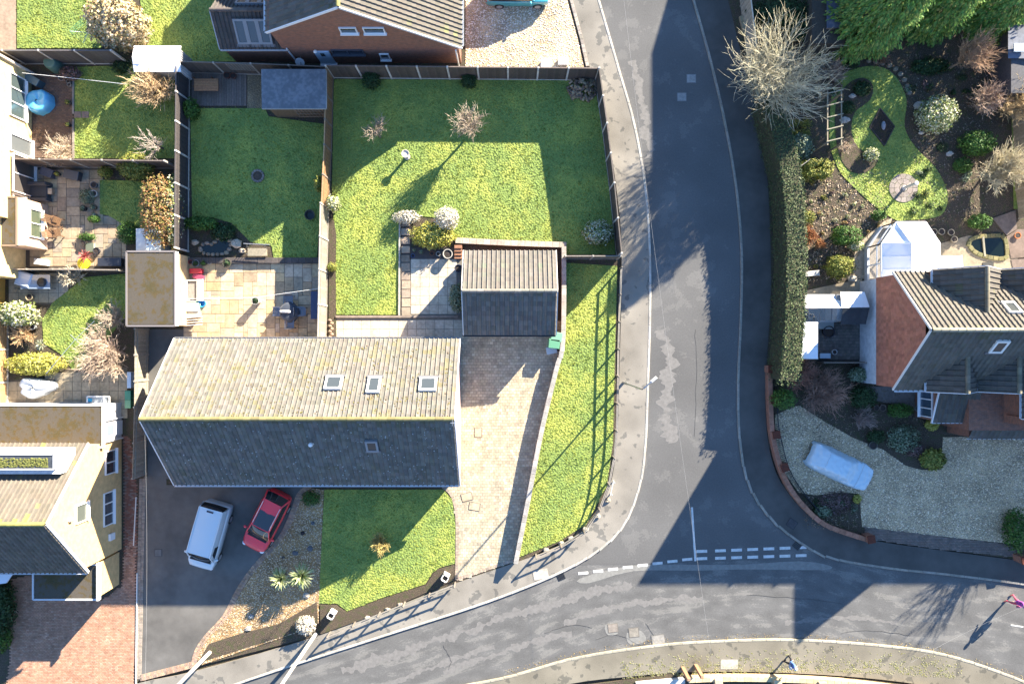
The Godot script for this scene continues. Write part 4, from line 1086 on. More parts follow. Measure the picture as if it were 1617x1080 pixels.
func yellow_house() -> void:
	var X := -31.35
	var cream := C(0.84, 0.64, 0.32)
	var t := thing("house", "pale yellow two-storey terrace with white patio doors on the gardens", "house", Vector3(-35, 0, -13))
	var mb := MB.new()
	mb.box(Vector3(X - 2.0, 2.7, -12.6), Vector3(4.0, 5.4, 9.8), cream); mb.box(Vector3(X - 2.4, 2.7, -5.9), Vector3(4.0, 5.4, 3.6), cream); part(t, "wall", mb, "render")
	line_part(t, "corner_trim", Vector3(X + 0.04, 0.1, -17.5), Vector3(X + 0.04, 5.4, -17.5), 0.12, 0.25, C(0.7, 0.62, 0.55), "paint")
	mb = MB.new(); mb.quad(Vector3(X + 0.4, 5.3, -4.0), Vector3(X + 0.4, 5.3, -17.8), Vector3(X - 4.0, 8.0, -17.8), Vector3(X - 4.0, 8.0, -4.0), C(0.4, 0.34, 0.28)); part(t, "roof", mb, "tile")
	var E := Vector3(1, 0, 0); var R := Vector3(0, 0, -1)
	win(t, Vector3(X + 0.03, 1.55, -15.5), R, E, 2.7, 1.5, 3, C(0.06, 0.08, 0.08), C(0.82, 0.82, 0.82)); 
	win(t, Vector3(X + 0.03, 1.2, -12.5), R, E, 1.1, 2.1, 1, C(0.12, 0.13, 0.14), C(0.82, 0.82, 0.82), "patio_door")
	win(t, Vector3(X + 0.2, 1.2, -10.6), R, E, 2.4, 2.1, 2, C(0.1, 0.09, 0.08), C(0.82, 0.82, 0.82), "patio_door")
	win(t, Vector3(X + 0.03, 1.2, -9.0), R, E, 0.7, 1.6, 1, C(0.12, 0.12, 0.12), C(0.82, 0.82, 0.82))
	# bay of the middle house, with its mossy flat roof
	var b := thing("house_extension", "terracotta and white bay extension with a mossy flat roof beside the stone patio", "extension", Vector3(-31, 0, -7.6))
	mb = MB.new(); mb.box(Vector3(-31.6, 1.1, -7.45), Vector3(2.6, 2.2, 2.9), C(0.7, 0.5, 0.38)); part(b, "wall", mb, "render")
	flat_roof(b, -32.0, -30.5 - 0.3, -9.0, -6.0, 2.4, C(0.22, 0.17, 0.14))
	mb = MB.new(); mb.box(Vector3(-30.6, 2.28, -7.5), Vector3(0.7, 0.1, 3.0), C(0.8, 0.7, 0.55)); part(b, "ledge", mb, "render")
	win(b, Vector3(-30.27, 1.4, -7.5), R, E, 1.8, 1.2, 2, C(0.08, 0.1, 0.07), C(0.8, 0.8, 0.78))
	var c := thing("house_extension", "orange rendered house end beside the square slab patio", "extension", Vector3(-33, 0, -3.8))
	mb = MB.new(); mb.box(Vector3(-34.9, 1.6, -3.8), Vector3(3.6, 3.2, 2.6), C(0.75, 0.42, 0.1)); part(c, "wall", mb, "render")
	mb = MB.new(); mb.box(Vector3(-34.9, 3.25, -3.8), Vector3(3.8, 0.12, 2.8), C(0.12, 0.09, 0.07)); part(c, "roof", mb, "tile")

func cross_gable(t: Node, xe0: float, xr: float, xe1: float, he: float, hr: float, z0: float, z1: float, dark: Color, moss: float, ns: float) -> void:   # ridge along z; z1 is the open gable end
	tiles(t, "dormer_tiles", Vector3(xe0, he, z0), Vector3(xe0, he, z1), Vector3(xr, hr, z1), Vector3(xr, hr, z0), 0.3, 0.36, dark, C(0.1, 0.12, 0.03), moss, 0.15, 0.5)
	tiles(t, "dormer_tiles", Vector3(xe1, he, z1), Vector3(xe1, he, z0), Vector3(xr, hr, z0), Vector3(xr, hr, z1), 0.3, 0.36, dark, C(0.2, 0.2, 0.05), 0.1, 0.12)
	ridge(t, Vector3(xr, hr, z0), Vector3(xr, hr, z1), C(0.24, 0.21, 0.15), 0.14)
	var mb := MB.new()
	mb.tri(Vector3(xe0, he, z1 - 0.1 * ns), Vector3(xr, hr, z1 - 0.1 * ns), Vector3(xe1, he, z1 - 0.1 * ns), WHITE)
	mb.quad(Vector3(xe0, he - 1.5, z1 - 0.1 * ns), Vector3(xe0, he, z1 - 0.1 * ns), Vector3(xe1, he, z1 - 0.1 * ns), Vector3(xe1, he - 1.5, z1 - 0.1 * ns), WHITE)
	mb.quad(Vector3(xe0 + 0.12, he - 2.5, z1 - 0.1 * ns), Vector3(xe0 + 0.12, he, z1 - 0.1 * ns), Vector3(xe0 + 0.12, he, z0), Vector3(xe0 + 0.12, he - 2.5, z0), WHITE)
	part(t, "dormer_wall", mb, "brick")
	line_part(t, "bargeboard", Vector3(xe0, he - 0.08, z1 + 0.02 * ns), Vector3(xr, hr - 0.08, z1 + 0.02 * ns), 0.04, 0.14, C(0.7, 0.7, 0.72)); line_part(t, "bargeboard", Vector3(xe1, he - 0.08, z1 + 0.02 * ns), Vector3(xr, hr - 0.08, z1 + 0.02 * ns), 0.04, 0.14, C(0.7, 0.7, 0.72))
	gutter(t, Vector3(xe0 - 0.05, he - 0.05, z0), Vector3(xe0 - 0.05, he - 0.05, z1), C(0.72, 0.72, 0.74))

func tile_hung_house() -> void:
	var X := 22.7; var z0 := -4.04; var z1 := 2.73; var zr := -0.65; var he := 4.55; var hr := 8.55; var XR := 50.0
	var t := thing("house", "house with a red tile-hung gable above white walls and tiled cross dormers", "house", Vector3(28, 0, -0.7))
	var mb := MB.new()
	var white := C(0.76, 0.78, 0.82)
	mb.box(Vector3(X + 0.15, 1.25, zr), Vector3(0.3, 2.5, z1 - z0 - 0.2), white)
	for z in [z0 + 0.2, z1 - 0.2]: mb.box(Vector3((X + XR) * 0.5 + 0.2, he * 0.5, z), Vector3(XR - X - 0.3, he, 0.25), white)
	part(t, "wall", mb, "render")
	mb = MB.new()
	var a := [Vector3(X - 0.04, 2.4, z0 + 0.05), Vector3(X - 0.04, he, z0 + 0.05), Vector3(X - 0.04, hr - 0.1, zr), Vector3(X - 0.04, he, z1 - 0.05), Vector3(X - 0.04, 2.4, z1 - 0.05)]
	for k in 18:   # tile hanging: course over course, each lapping the one below
		var y0 := 2.4 + k * 0.3; var y1 := y0 + 0.31
		var half0 := (z1 - z0) * 0.5 - 0.05 if y0 < he else ((z1 - z0) * 0.5 - 0.05) * (hr - 0.1 - y0) / (hr - 0.1 - he)
		var half1 := (z1 - z0) * 0.5 - 0.05 if y1 < he else ((z1 - z0) * 0.5 - 0.05) * maxf(0.0, hr - 0.1 - y1) / (hr - 0.1 - he)
		if half0 <= 0: break
		var n := maxi(1, int(half0 * 2.0 / 0.2))
		for i in n:
			var f0 := -1.0 + 2.0 * i / n; var f1 := -1.0 + 2.0 * (i + 1) / n
			var c := jit(C(0.5, 0.2, 0.13), 0.2)
			mb.quad(Vector3(X - 0.07, y0, zr + half0 * f1), Vector3(X - 0.035, y1, zr + half1 * f1), Vector3(X - 0.035, y1, zr + half1 * f0), Vector3(X - 0.07, y0, zr + half0 * f0), c)
			mb.quad(Vector3(X - 0.03, y0, zr + half0 * f1), Vector3(X - 0.07, y0, zr + half0 * f1), Vector3(X - 0.07, y0, zr + half0 * f0), Vector3(X - 0.03, y0, zr + half0 * f0), c)
	stuff(part(t, "hung_tiles", mb, "tile"))
	tiles(t, "roof_tiles", Vector3(XR, he, z0 - 0.1), Vector3(X - 0.1, he, z0 - 0.1), Vector3(X - 0.1, hr, zr), Vector3(XR, hr, zr), 0.3, 0.36, C(0.165, 0.146, 0.118), C(0.24, 0.27, 0.1), 0.15, 0.1)
	tiles(t, "roof_tiles", Vector3(X - 0.1, he, z1 + 0.1), Vector3(XR, he, z1 + 0.1), Vector3(XR, hr, zr), Vector3(X - 0.1, hr, zr), 0.3, 0.36, C(0.165, 0.146, 0.118), C(0.12, 0.12, 0.04), 0.15, 0.18, 1.0)
	ridge(t, Vector3(X - 0.1, hr, zr), Vector3(XR, hr, zr), C(0.36, 0.33, 0.24))
	for z in [z0 - 0.1, z1 + 0.1]: line_part(t, "bargeboard", Vector3(X - 0.13, he - 0.05, z), Vector3(X - 0.13, hr - 0.05, zr), 0.05, 0.14, C(0.66, 0.66, 0.64))
	gutter(t, Vector3(X, he - 0.08, z1 + 0.18), Vector3(25.0, he - 0.08, z1 + 0.18), C(0.72, 0.73, 0.76))
	var dk := C(0.14, 0.126, 0.108)
	cross_gable(t, 24.4, 26.3, 28.3, 5.5, 7.4, -1.5, -4.2, dk, 0.12, -1)
	cross_gable(t, 28.35, 30.3, 32.3, 5.5, 7.4, -1.5, -4.2, dk, 0.12, -1)
	cross_gable(t, 24.2, 25.6, 27.1, 5.2, 6.8, 0.5, 2.9, dk, 0.1, 1)
	cross_gable(t, 27.2, 28.5, 29.9, 5.2, 6.8, 0.5, 2.9, dk, 0.1, 1)
	for x in [25.6, 28.5]:
		mb = MB.new(); mb.box(Vector3(x, 6.86, 0.62), Vector3(0.45, 0.06, 0.35), C(0.24, 0.33, 0.5)); part(t, "lead_saddle", mb, "paint")
	var us := Vector3(0, he - hr, z1 - zr).normalized()
	rooflight(t, Vector3(27.8, 7.1, -1.85) + Vector3(0, 0.05, 0), Vector3(-1, 0, 0), Vector3(0, hr - he, zr - z0).normalized(), 0.75, 1.0, C(0.75, 0.72, 0.66), C(0.05, 0.055, 0.06))
	rooflight(t, Vector3(26.8, 7.55, 0.2) + Vector3(0, 0.05, 0), Vector3(1, 0, 0), -us, 0.75, 1.0, C(0.75, 0.72, 0.66), C(0.05, 0.055, 0.06))
	# front bay with its window, and the front wing
	mb = MB.new(); mb.box(Vector3(27.6, 1.25, 3.9), Vector3(2.6, 2.5, 2.0), WHITE); mb.box(Vector3(30.4, 1.6, 4.1), Vector3(5.0, 3.2, 2.6), WHITE); mb.box(Vector3(33.0, 2.5, 3.2), Vector3(6.0, 5.0, 3.4), WHITE); part(t, "front_wall", mb, "brick")
	win(t, Vector3(26.27, 1.5, 3.9), Vector3(0, 0, 1), Vector3(-1, 0, 0), 1.7, 1.4, 3, C(0.05, 0.08, 0.12), C(0.78, 0.8, 0.84))
	tiles(t, "bay_tiles", Vector3(26.05, 2.55, 5.0), Vector3(28.6, 2.55, 5.0), Vector3(28.6, 3.4, 2.9), Vector3(26.05, 3.4, 2.9), 0.3, 0.33, dk, C(0.08, 0.09, 0.03), 0.1)
	line_part(t, "bargeboard", Vector3(26.02, 2.5, 5.02), Vector3(26.02, 3.35, 2.9), 0.04, 0.14, C(0.75, 0.76, 0.78)); line_part(t, "fascia", Vector3(26.0, 2.48, 5.03), Vector3(28.4, 2.48, 5.03), 0.04, 0.14, C(0.72, 0.73, 0.78))
	tiles(t, "porch_tiles", Vector3(28.35, 2.4, 6.0), Vector3(33.5, 2.4, 6.0), Vector3(33.5, 3.1, 5.0), Vector3(28.35, 3.1, 5.0), 0.3, 0.33, dk, C(0.08, 0.09, 0.03), 0.05)
	line_part(t, "fascia", Vector3(28.3, 2.35, 6.02), Vector3(33.5, 2.35, 6.02), 0.04, 0.12, C(0.72, 0.73, 0.78))
	mb = MB.new(); mb.box(Vector3(28.9, 1.2, 5.3), Vector3(1.0, 2.4, 1.2), WHITE); part(t, "porch_wall", mb, "brick")
	cross_gable(t, 29.9, 31.9, 34.1, 5.0, 8.0, -0.6, 4.5, dk, 0.1, 1)
	line_part(t, "downpipe", Vector3(23.1, 2.6, -0.9), Vector3(23.1, 2.6, -1.5), 0.06, 0.06, C(0.6, 0.62, 0.66))

func unseen_house() -> void:   # north of the picture: its long ridge shades the upper side road
	var t := thing("house", "tall tiled house north of the conifers shading the side road", "house", Vector3(22.5, 0, -28.0))
	var mb := MB.new()
	mb.box(Vector3(22.5, 2.6, -29.0), Vector3(6.2, 5.2, 10.0), WHITE)
	mb.tri(Vector3(19.4, 5.2, -24.0), Vector3(22.5, 8.0, -24.0), Vector3(25.6, 5.2, -24.0), WHITE)
	part(t, "wall", mb, "brick")
	mb = MB.new()
	for s in [-1, 1]: mb.quad(Vector3(22.5 + s * 3.4, 5.0, -23.8), Vector3(22.5 + s * 3.4, 5.0, -34.2), Vector3(22.5, 8.1, -34.2), Vector3(22.5, 8.1, -23.8), C(0.2, 0.17, 0.14))
	part(t, "roof", mb, "tile")

func outbuildings() -> void:
	var mb: MB
	# flat-roofed garage by the stone patio
	var t := thing("garage", "flat-roofed garage with mossy felt and white fascia beside the stone patio", "garage", Vector3(-22.4, 0, -3.3))
	mb = MB.new(); mb.box(Vector3(-22.42, 1.1, -3.3), Vector3(2.75, 2.2, 4.5), C(0.72, 0.54, 0.3)); part(t, "wall", mb, "render")
	flat_roof(t, -23.95, -20.95, -5.62, -1.0, 2.42, C(0.2, 0.18, 0.17))
	line_part(t, "white_fascia", Vector3(-20.87, 2.3, -5.62), Vector3(-20.87, 2.3, -1.0), 0.06, 0.3, C(0.82, 0.82, 0.82))
	# felt-roofed shed
	t = thing("garden_shed", "timber shed with a wide grey felt roof beside the decking", "shed", Vector3(-13.6, 0, -15.8))
	mb = MB.new(); mb.box(Vector3(-13.55, 1.05, -15.65), Vector3(3.5, 2.1, 2.0), C(0.2, 0.14, 0.09)); part(t, "wall", mb, "wood")
	mb = MB.new()
	mb.box(Vector3(-13.6, 2.28, -15.75), Vector3(4.0, 0.07, 2.42), WHITE, Basis(Vector3.RIGHT, 0.05)); part(t, "roof_felt", mb, "grey_felt")
	line_part(t, "fascia", Vector3(-15.6, 2.2, -14.53), Vector3(-11.6, 2.2, -14.53), 0.04, 0.14, C(0.4, 0.4, 0.38), "wood")
	line_part(t, "fascia", Vector3(-11.58, 2.22, -16.9), Vector3(-11.58, 2.2, -14.55), 0.04, 0.14, C(0.45, 0.45, 0.44), "wood")
	for i in 9: line_part(t, "trellis_slat", Vector3(-13.7 + i * 0.22, 0.3, -14.6), Vector3(-13.7 + i * 0.22, 1.9, -14.6), 0.04, 0.02, C(0.34, 0.27, 0.2), "wood")
	for i in 3: line_part(t, "trellis_slat", Vector3(-13.8, 0.5 + i * 0.55, -14.58), Vector3(-11.9, 0.5 + i * 0.55, -14.58), 0.02, 0.04, C(0.34, 0.27, 0.2), "wood")
	mb = MB.new(); mb.box(Vector3(-15.33, 1.0, -15.7), Vector3(0.06, 1.8, 0.75), C(0.5, 0.55, 0.55)); part(t, "door", mb, "wood")
	# white metal shed
	t = thing("garden_shed", "white metal shed against the boundary fence behind the straw-coloured shrub", "shed", Vector3(-22.3, 0, -17.8))
	mb = MB.new(); mb.box(Vector3(-22.25, 0.95, -17.75), Vector3(2.7, 1.9, 1.35), C(0.6, 0.6, 0.6)); part(t, "wall", mb, "paint")
	for i in 9: line_part(t, "wall_rib", Vector3(-20.88, 0.1, -18.35 + i * 0.15), Vector3(-20.88, 1.88, -18.35 + i * 0.15), 0.03, 0.05, C(0.5, 0.5, 0.52), "paint")
	mb = MB.new()
	for s in [-1, 1]: mb.box(Vector3(-22.25, 2.06, -17.75 + s * 0.4), Vector3(2.95, 0.05, 0.86), C(0.78, 0.78, 0.8), Basis(Vector3.RIGHT, s * 0.28))
	part(t, "roof", mb, "paint")
	# blue-white cold greenhouse beside the clipped hedge
	t = thing("greenhouse", "small polycarbonate greenhouse tucked between the round bush and flat garage", "greenhouse", Vector3(-23.0, 0, -6.5))
	mb = MB.new(); mb.box(Vector3(-23.05, 0.75, -6.45), Vector3(1.5, 1.5, 1.3), C(0.45, 0.55, 0.6)); part(t, "panel", mb, "paint")
	for s in [-1, 1]:
		mb = MB.new(); mb.box(Vector3(-23.05 + s * 0.38, 1.62, -6.45), Vector3(0.82, 0.04, 1.45), C(0.5, 0.62, 0.7) if s > 0 else C(0.42, 0.48, 0.52), Basis(Vector3.BACK, -s * 0.3)); part(t, "roof_panel", mb, "pvc")
	# conservatory
	t = thing("conservatory", "white conservatory with a faceted polycarbonate roof on the tile-hung house", "conservatory", Vector3(24.7, 0, -5.9))
	var e := pts([1393, 446, 1393, 385, 1416, 351, 1462, 351, 1484, 384, 1484, 446], 2.2)
	var a := W(1440, 384, 3.05); var b := W(1440, 446, 3.05)
	var fr := C(0.8, 0.81, 0.83)
	for q in [[e[0], e[1], a, b], [e[1], e[2], a, a], [e[2], e[3], a, a], [e[3], e[4], a, a], [e[4], e[5], b, a]]:
		mb = MB.new()
		if q[2] == q[3]: mb.tri(q[0], q[2], q[1], C(1, 1, 1))
		else: mb.quad(q[0], q[1], q[2], q[3], C(1, 1, 1))
		part(t, "roof_panel", mb, "poly")
	for q in [[e[1], a], [e[2], a], [e[3], a], [e[4], a], [a, b], [e[0], b], [e[5], b]]: line_part(t, "roof_bar", q[0] + Vector3(0, 0.03, 0), q[1] + Vector3(0, 0.03, 0), 0.07, 0.07, fr)
	for k in 2:
		for s in [[e[0], e[1]], [e[5], e[4]]]:
			var f := (k + 1) / 3.0
			line_part(t, "roof_bar", (s[0] as Vector3).lerp(s[1], f) + Vector3(0, 0.03, 0), b.lerp(a, f) + Vector3(0, 0.03, 0), 0.05, 0.05, fr)
	for i in 5:
		var p0: Vector3 = e[i]; var p1: Vector3 = e[i + 1]
		line_part(t, "eaves_beam", p0, p1, 0.1, 0.12, fr)
		var g0 := p0; var g1 := p1
		g0.y = 0.0; g1.y = 0.0
		mb = MB.new(); mb.beam(g0 + Vector3(0, 0.25, 0), g1 + Vector3(0, 0.25, 0), 0.14, 0.5, C(0.7, 0.72, 0.75)); part(t, "dwarf_wall", mb, "render")
		var n := maxi(1, int((p1 - p0).length() / 0.85))
		for k in n + 1:
			var f := float(k) / n
			line_part(t, "mullion", g0.lerp(g1, f) + Vector3(0, 0.5, 0), p0.lerp(p1, f), 0.07, 0.07, fr)
		line_part(t, "transom", g0 + Vector3(0, 1.6, 0), g1 + Vector3(0, 1.6, 0), 0.06, 0.06, fr)
		mb = MB.new(); mb.quad(g0 + Vector3(0, 0.5, 0), p0, p1, g1 + Vector3(0, 0.5, 0), WHITE); part(t, "wall_pane", mb, "pane")
	mb = MB.new(); mb.prism(pts([1371, 440, 1371, 392, 1392, 358, 1434, 358, 1456, 392, 1456, 440]), 0.02, G + 0.05, C(0.4, 0.36, 0.32)); part(t, "floor", mb, "plain")
	t = thing("lean_to", "flat white polycarbonate lean-to joining the conservatory", "lean-to", Vector3(27.4, 0, -5.2))
	mb = MB.new(); mb.prism(pts([1486, 404, 1520, 404, 1523, 440, 1486, 440], 2.0), 1.97, 2.03, WHITE, true); part(t, "roof_panel", mb, "poly")
	for q in [[1486, 404], [1520, 404]]: line_part(t, "post", W(q[0], q[1], 2.0) * Vector3(1, 0.05, 1), W(q[0], q[1], 2.0), 0.08, 0.08, fr)
	# glass houses and sheds in the side yard
	t = thing("greenhouse", "aluminium greenhouse with glazed slopes between the hedge and white house wall", "greenhouse", Vector3(18.9, 0, -2.3))
	var g0 := W(1262, 465, 1.5); var g1 := W(1331, 465, 1.5); var g2 := W(1331, 508, 1.5); var g3 := W(1258, 508, 1.5); var r0 := W(1262, 486, 2.2); var r1 := W(1332, 486, 2.2)
	mb = MB.new(); mb.quad(g1, g0, r0, r1, WHITE); part(t, "roof_panel", mb, "poly")
	for i in 4:
		mb = MB.new(); mb.quad(g3.lerp(g2, i / 4.0), g3.lerp(g2, (i + 1) / 4.0), r0.lerp(r1, (i + 1) / 4.0), r0.lerp(r1, i / 4.0), C(0.5, 0.55, 0.55)); part(t, "roof_pane", mb, "pane")
	for i in 5: line_part(t, "glazing_bar", g3.lerp(g2, i / 4.0), r0.lerp(r1, i / 4.0), 0.05, 0.05, C(0.2, 0.22, 0.24), "steel")
	line_part(t, "ridge_bar", r0, r1, 0.06, 0.06, C(0.7, 0.7, 0.7), "steel"); line_part(t, "eaves_bar", g3, g2, 0.06, 0.06, C(0.3, 0.3, 0.3), "steel")
	for q in [[g0, g1], [g3, g2]]:
		mb = MB.new(); mb.quad(q[0] * Vector3(1, 0, 1), q[0], q[1], q[1] * Vector3(1, 0, 1), WHITE); part(t, "wall_pane", mb, "pane")
	mb = MB.new(); mb.box(W(1290, 480, 0.6), Vector3(2.2, 0.1, 0.6), C(0.4, 0.28, 0.16)); part(t, "bench", mb, "wood")
	t = thing("garden_shed", "low shed with one white and one grey roof panel against the white house wall", "shed", Vector3(21.2, 0, -2.2))
	mb = MB.new(); mb.box(Vector3(21.2, 0.9, -2.2), Vector3(1.5, 1.8, 1.6), C(0.3, 0.3, 0.3)); part(t, "wall", mb, "wood")
	mb = MB.new(); mb.quad(W(1328, 461, 1.9), W(1366, 461, 1.9), W(1374, 485, 2.25), W(1330, 486, 2.25), C(0.8, 0.8, 0.8)); part(t, "roof_panel", mb, "paint")
	mb = MB.new(); mb.quad(W(1332, 487, 2.25), W(1374, 486, 2.25), W(1368, 512, 1.9), W(1328, 512, 1.9), C(0.24, 0.27, 0.28)); part(t, "roof_panel", mb, "grey_felt")
	t = thing("lean_to", "three-panel white polycarbonate lean-to along the tall hedge", "lean-to", Vector3(18.5, 0, -0.1))
	for i in 3:
		mb = MB.new(); mb.prism(pts([1259, 508.5 + i * 19.5, 1292, 508.5 + i * 19.5, 1292, 527 + i * 19.5, 1259, 527 + i * 19.5], 2.0), 1.98, 2.02, WHITE, true); part(t, "roof_panel", mb, "poly")
		line_part(t, "rafter", W(1259, 527.5 + i * 19.5, 1.95), W(1292, 527.5 + i * 19.5, 1.95), 0.05, 0.08, C(0.6, 0.55, 0.5))
	for q in [[1259, 510], [1292, 510], [1259, 566], [1292, 566]]: line_part(t, "post", W(q[0], q[1], 1.95) * Vector3(1, 0.05, 1), W(q[0], q[1], 1.95), 0.07, 0.07, C(0.5, 0.4, 0.3))
	# sheds beyond the conifers
	t = thing("garden_shed", "dark timber shed with navy felt roof under the big conifer", "shed", Vector3(18.4, 0, -19.8))
	mb = MB.new(); mb.box(Vector3(20.1, 1.0, -20.2), Vector3(2.6, 2.0, 3.0), C(0.07, 0.06, 0.05)); part(t, "wall", mb, "wood")
	mb = MB.new(); mb.quad(W(1306, 44, 2.2), W(1306, -60, 2.2), W(1385, -60, 2.5), W(1385, 40, 2.5), C(0.75, 0.78, 0.95)); part(t, "roof_felt", mb, "grey_felt")
	line_part(t, "fascia", W(1306, 45, 2.12), W(1385, 41, 2.42), 0.04, 0.14, C(0.2, 0.18, 0.16), "wood")
	t = thing("garden_shed", "grey shed with a small window beyond the brown panel fence", "shed", Vector3(31.5, 0, -18.0))
	mb = MB.new(); mb.box(Vector3(33.0, 1.0, -17.6), Vector3(3.4, 2.0, 4.0), C(0.1, 0.1, 0.11)); part(t, "wall", mb, "wood")
	mb = MB.new(); mb.quad(W(1593, 92, 2.1), W(1593, 38, 2.1), W(1700, 38, 2.4), W(1700, 92, 2.4), C(0.7, 0.72, 0.85)); part(t, "roof_felt", mb, "grey_felt")
	mb = MB.new(); mb.box(W(1611, 75, 2.3), Vector3(0.7, 0.1, 0.5), C(0.6, 0.7, 0.76)); part(t, "roof_window", mb, "glass")

# ---------- fences and walls ----------
var boards := {}

func board_mesh(h: float, col: Color, flat: bool) -> ArrayMesh:
	var key := "%s %s %s" % [h, col, flat]
	if not boards.has(key):
		var mb := MB.new()
		var n := 15
		for i in n:
			var x := -0.5 + (i + 0.5) / n
			mb.box(Vector3(x, h * 0.5, 0), Vector3(1.15 / n, h - rng.randf_range(0.0, 0.012), 0.022), jit(col, 0.18), Basis(Vector3.UP, 0.0 if flat else 0.1))
		for y in [0.25, h - 0.3]: mb.box(Vector3(0, y, -0.035), Vector3(1.0, 0.07, 0.04), col)
		boards[key] = mb.mesh(M["wood"], Vector3.ZERO)
	return boards[key]

func fence(label: String, a: Array, h: float, post: Color, board: Color, gap := 1.9, capped := true, gravel_board := true, group := "") -> Node3D:
	var line := pts(a, 0.08)
	var t := thing("panel_fence", label, "fence", line[0], group)
	var o := line[0]
	var pm := MB.new(); pm.bbox(Vector3(0, h * 0.5 + 0.03, 0), Vector3(0.11, h + 0.06, 0.11), 0.015, post)
	var pmesh := pm.mesh(M["stone"], Vector3.ZERO)
	for i in line.size() - 1:
		var d := line[i + 1] - line[i]
		var n := maxi(1, int(round(d.length() / gap)))
		var x := d.normalized()
		var bs := Basis(x, Vector3.UP, x.cross(Vector3.UP))
		var l := d.length() / n
		for k in n + 1:
			if k == n and i < line.size() - 2: continue
			var q := MeshInstance3D.new()
			q.name = "post"; q.mesh = pmesh
			t.add_child(q, true)
			q.transform = Transform3D(bs, line[i] + d * (float(k) / n) - o)
		for k in n:
			var c := line[i] + d * ((k + 0.5) / n) - o
			var q := MeshInstance3D.new()
			q.name = "panel"
			var gb := 0.16 if gravel_board else 0.0
			q.mesh = board_mesh(h - gb, board, false)
			t.add_child(q, true)
			q.transform = Transform3D(Basis(bs.x * (l - 0.12), bs.y, bs.z), c + Vector3(0, gb, 0))
			var mb := MB.new()
			if gravel_board:
				mb.box(c + o + Vector3(0, 0.08, 0), Vector3(l - 0.12, 0.155, 0.05), jit(post * 0.9, 0.1), bs); part(t, "gravel_board", mb, "stone")
			if capped:
				mb = MB.new(); mb.box(c + o + Vector3(0, h + 0.015, 0), Vector3(l - 0.115, 0.03, 0.07), jit(board * 1.6, 0.1), bs); part(t, "capping_rail", mb, "wood")
	return t

func trellis(label: String, a: Vector3, b: Vector3, h: float, y0: float, col: Color) -> void:
	var t := thing("trellis", label, "trellis", a * Vector3(1, 0, 1))
	var n := maxi(2, int((b - a).length() / 0.18))
	for i in n + 1:
		var p := a.lerp(b, float(i) / n); p.y = y0
		line_part(t, "slat", p, p + Vector3(0, h, 0), 0.03, 0.02, col, "wood")
	for k in int(h / 0.2) + 1:
		var y := Vector3(0, y0 + k * 0.2, 0)
		line_part(t, "slat", a * Vector3(1, 0, 1) + y + Vector3(0, 0.001, 0.02), b * Vector3(1, 0, 1) + y + Vector3(0, 0.001, 0.02), 0.02, 0.03, col, "wood")

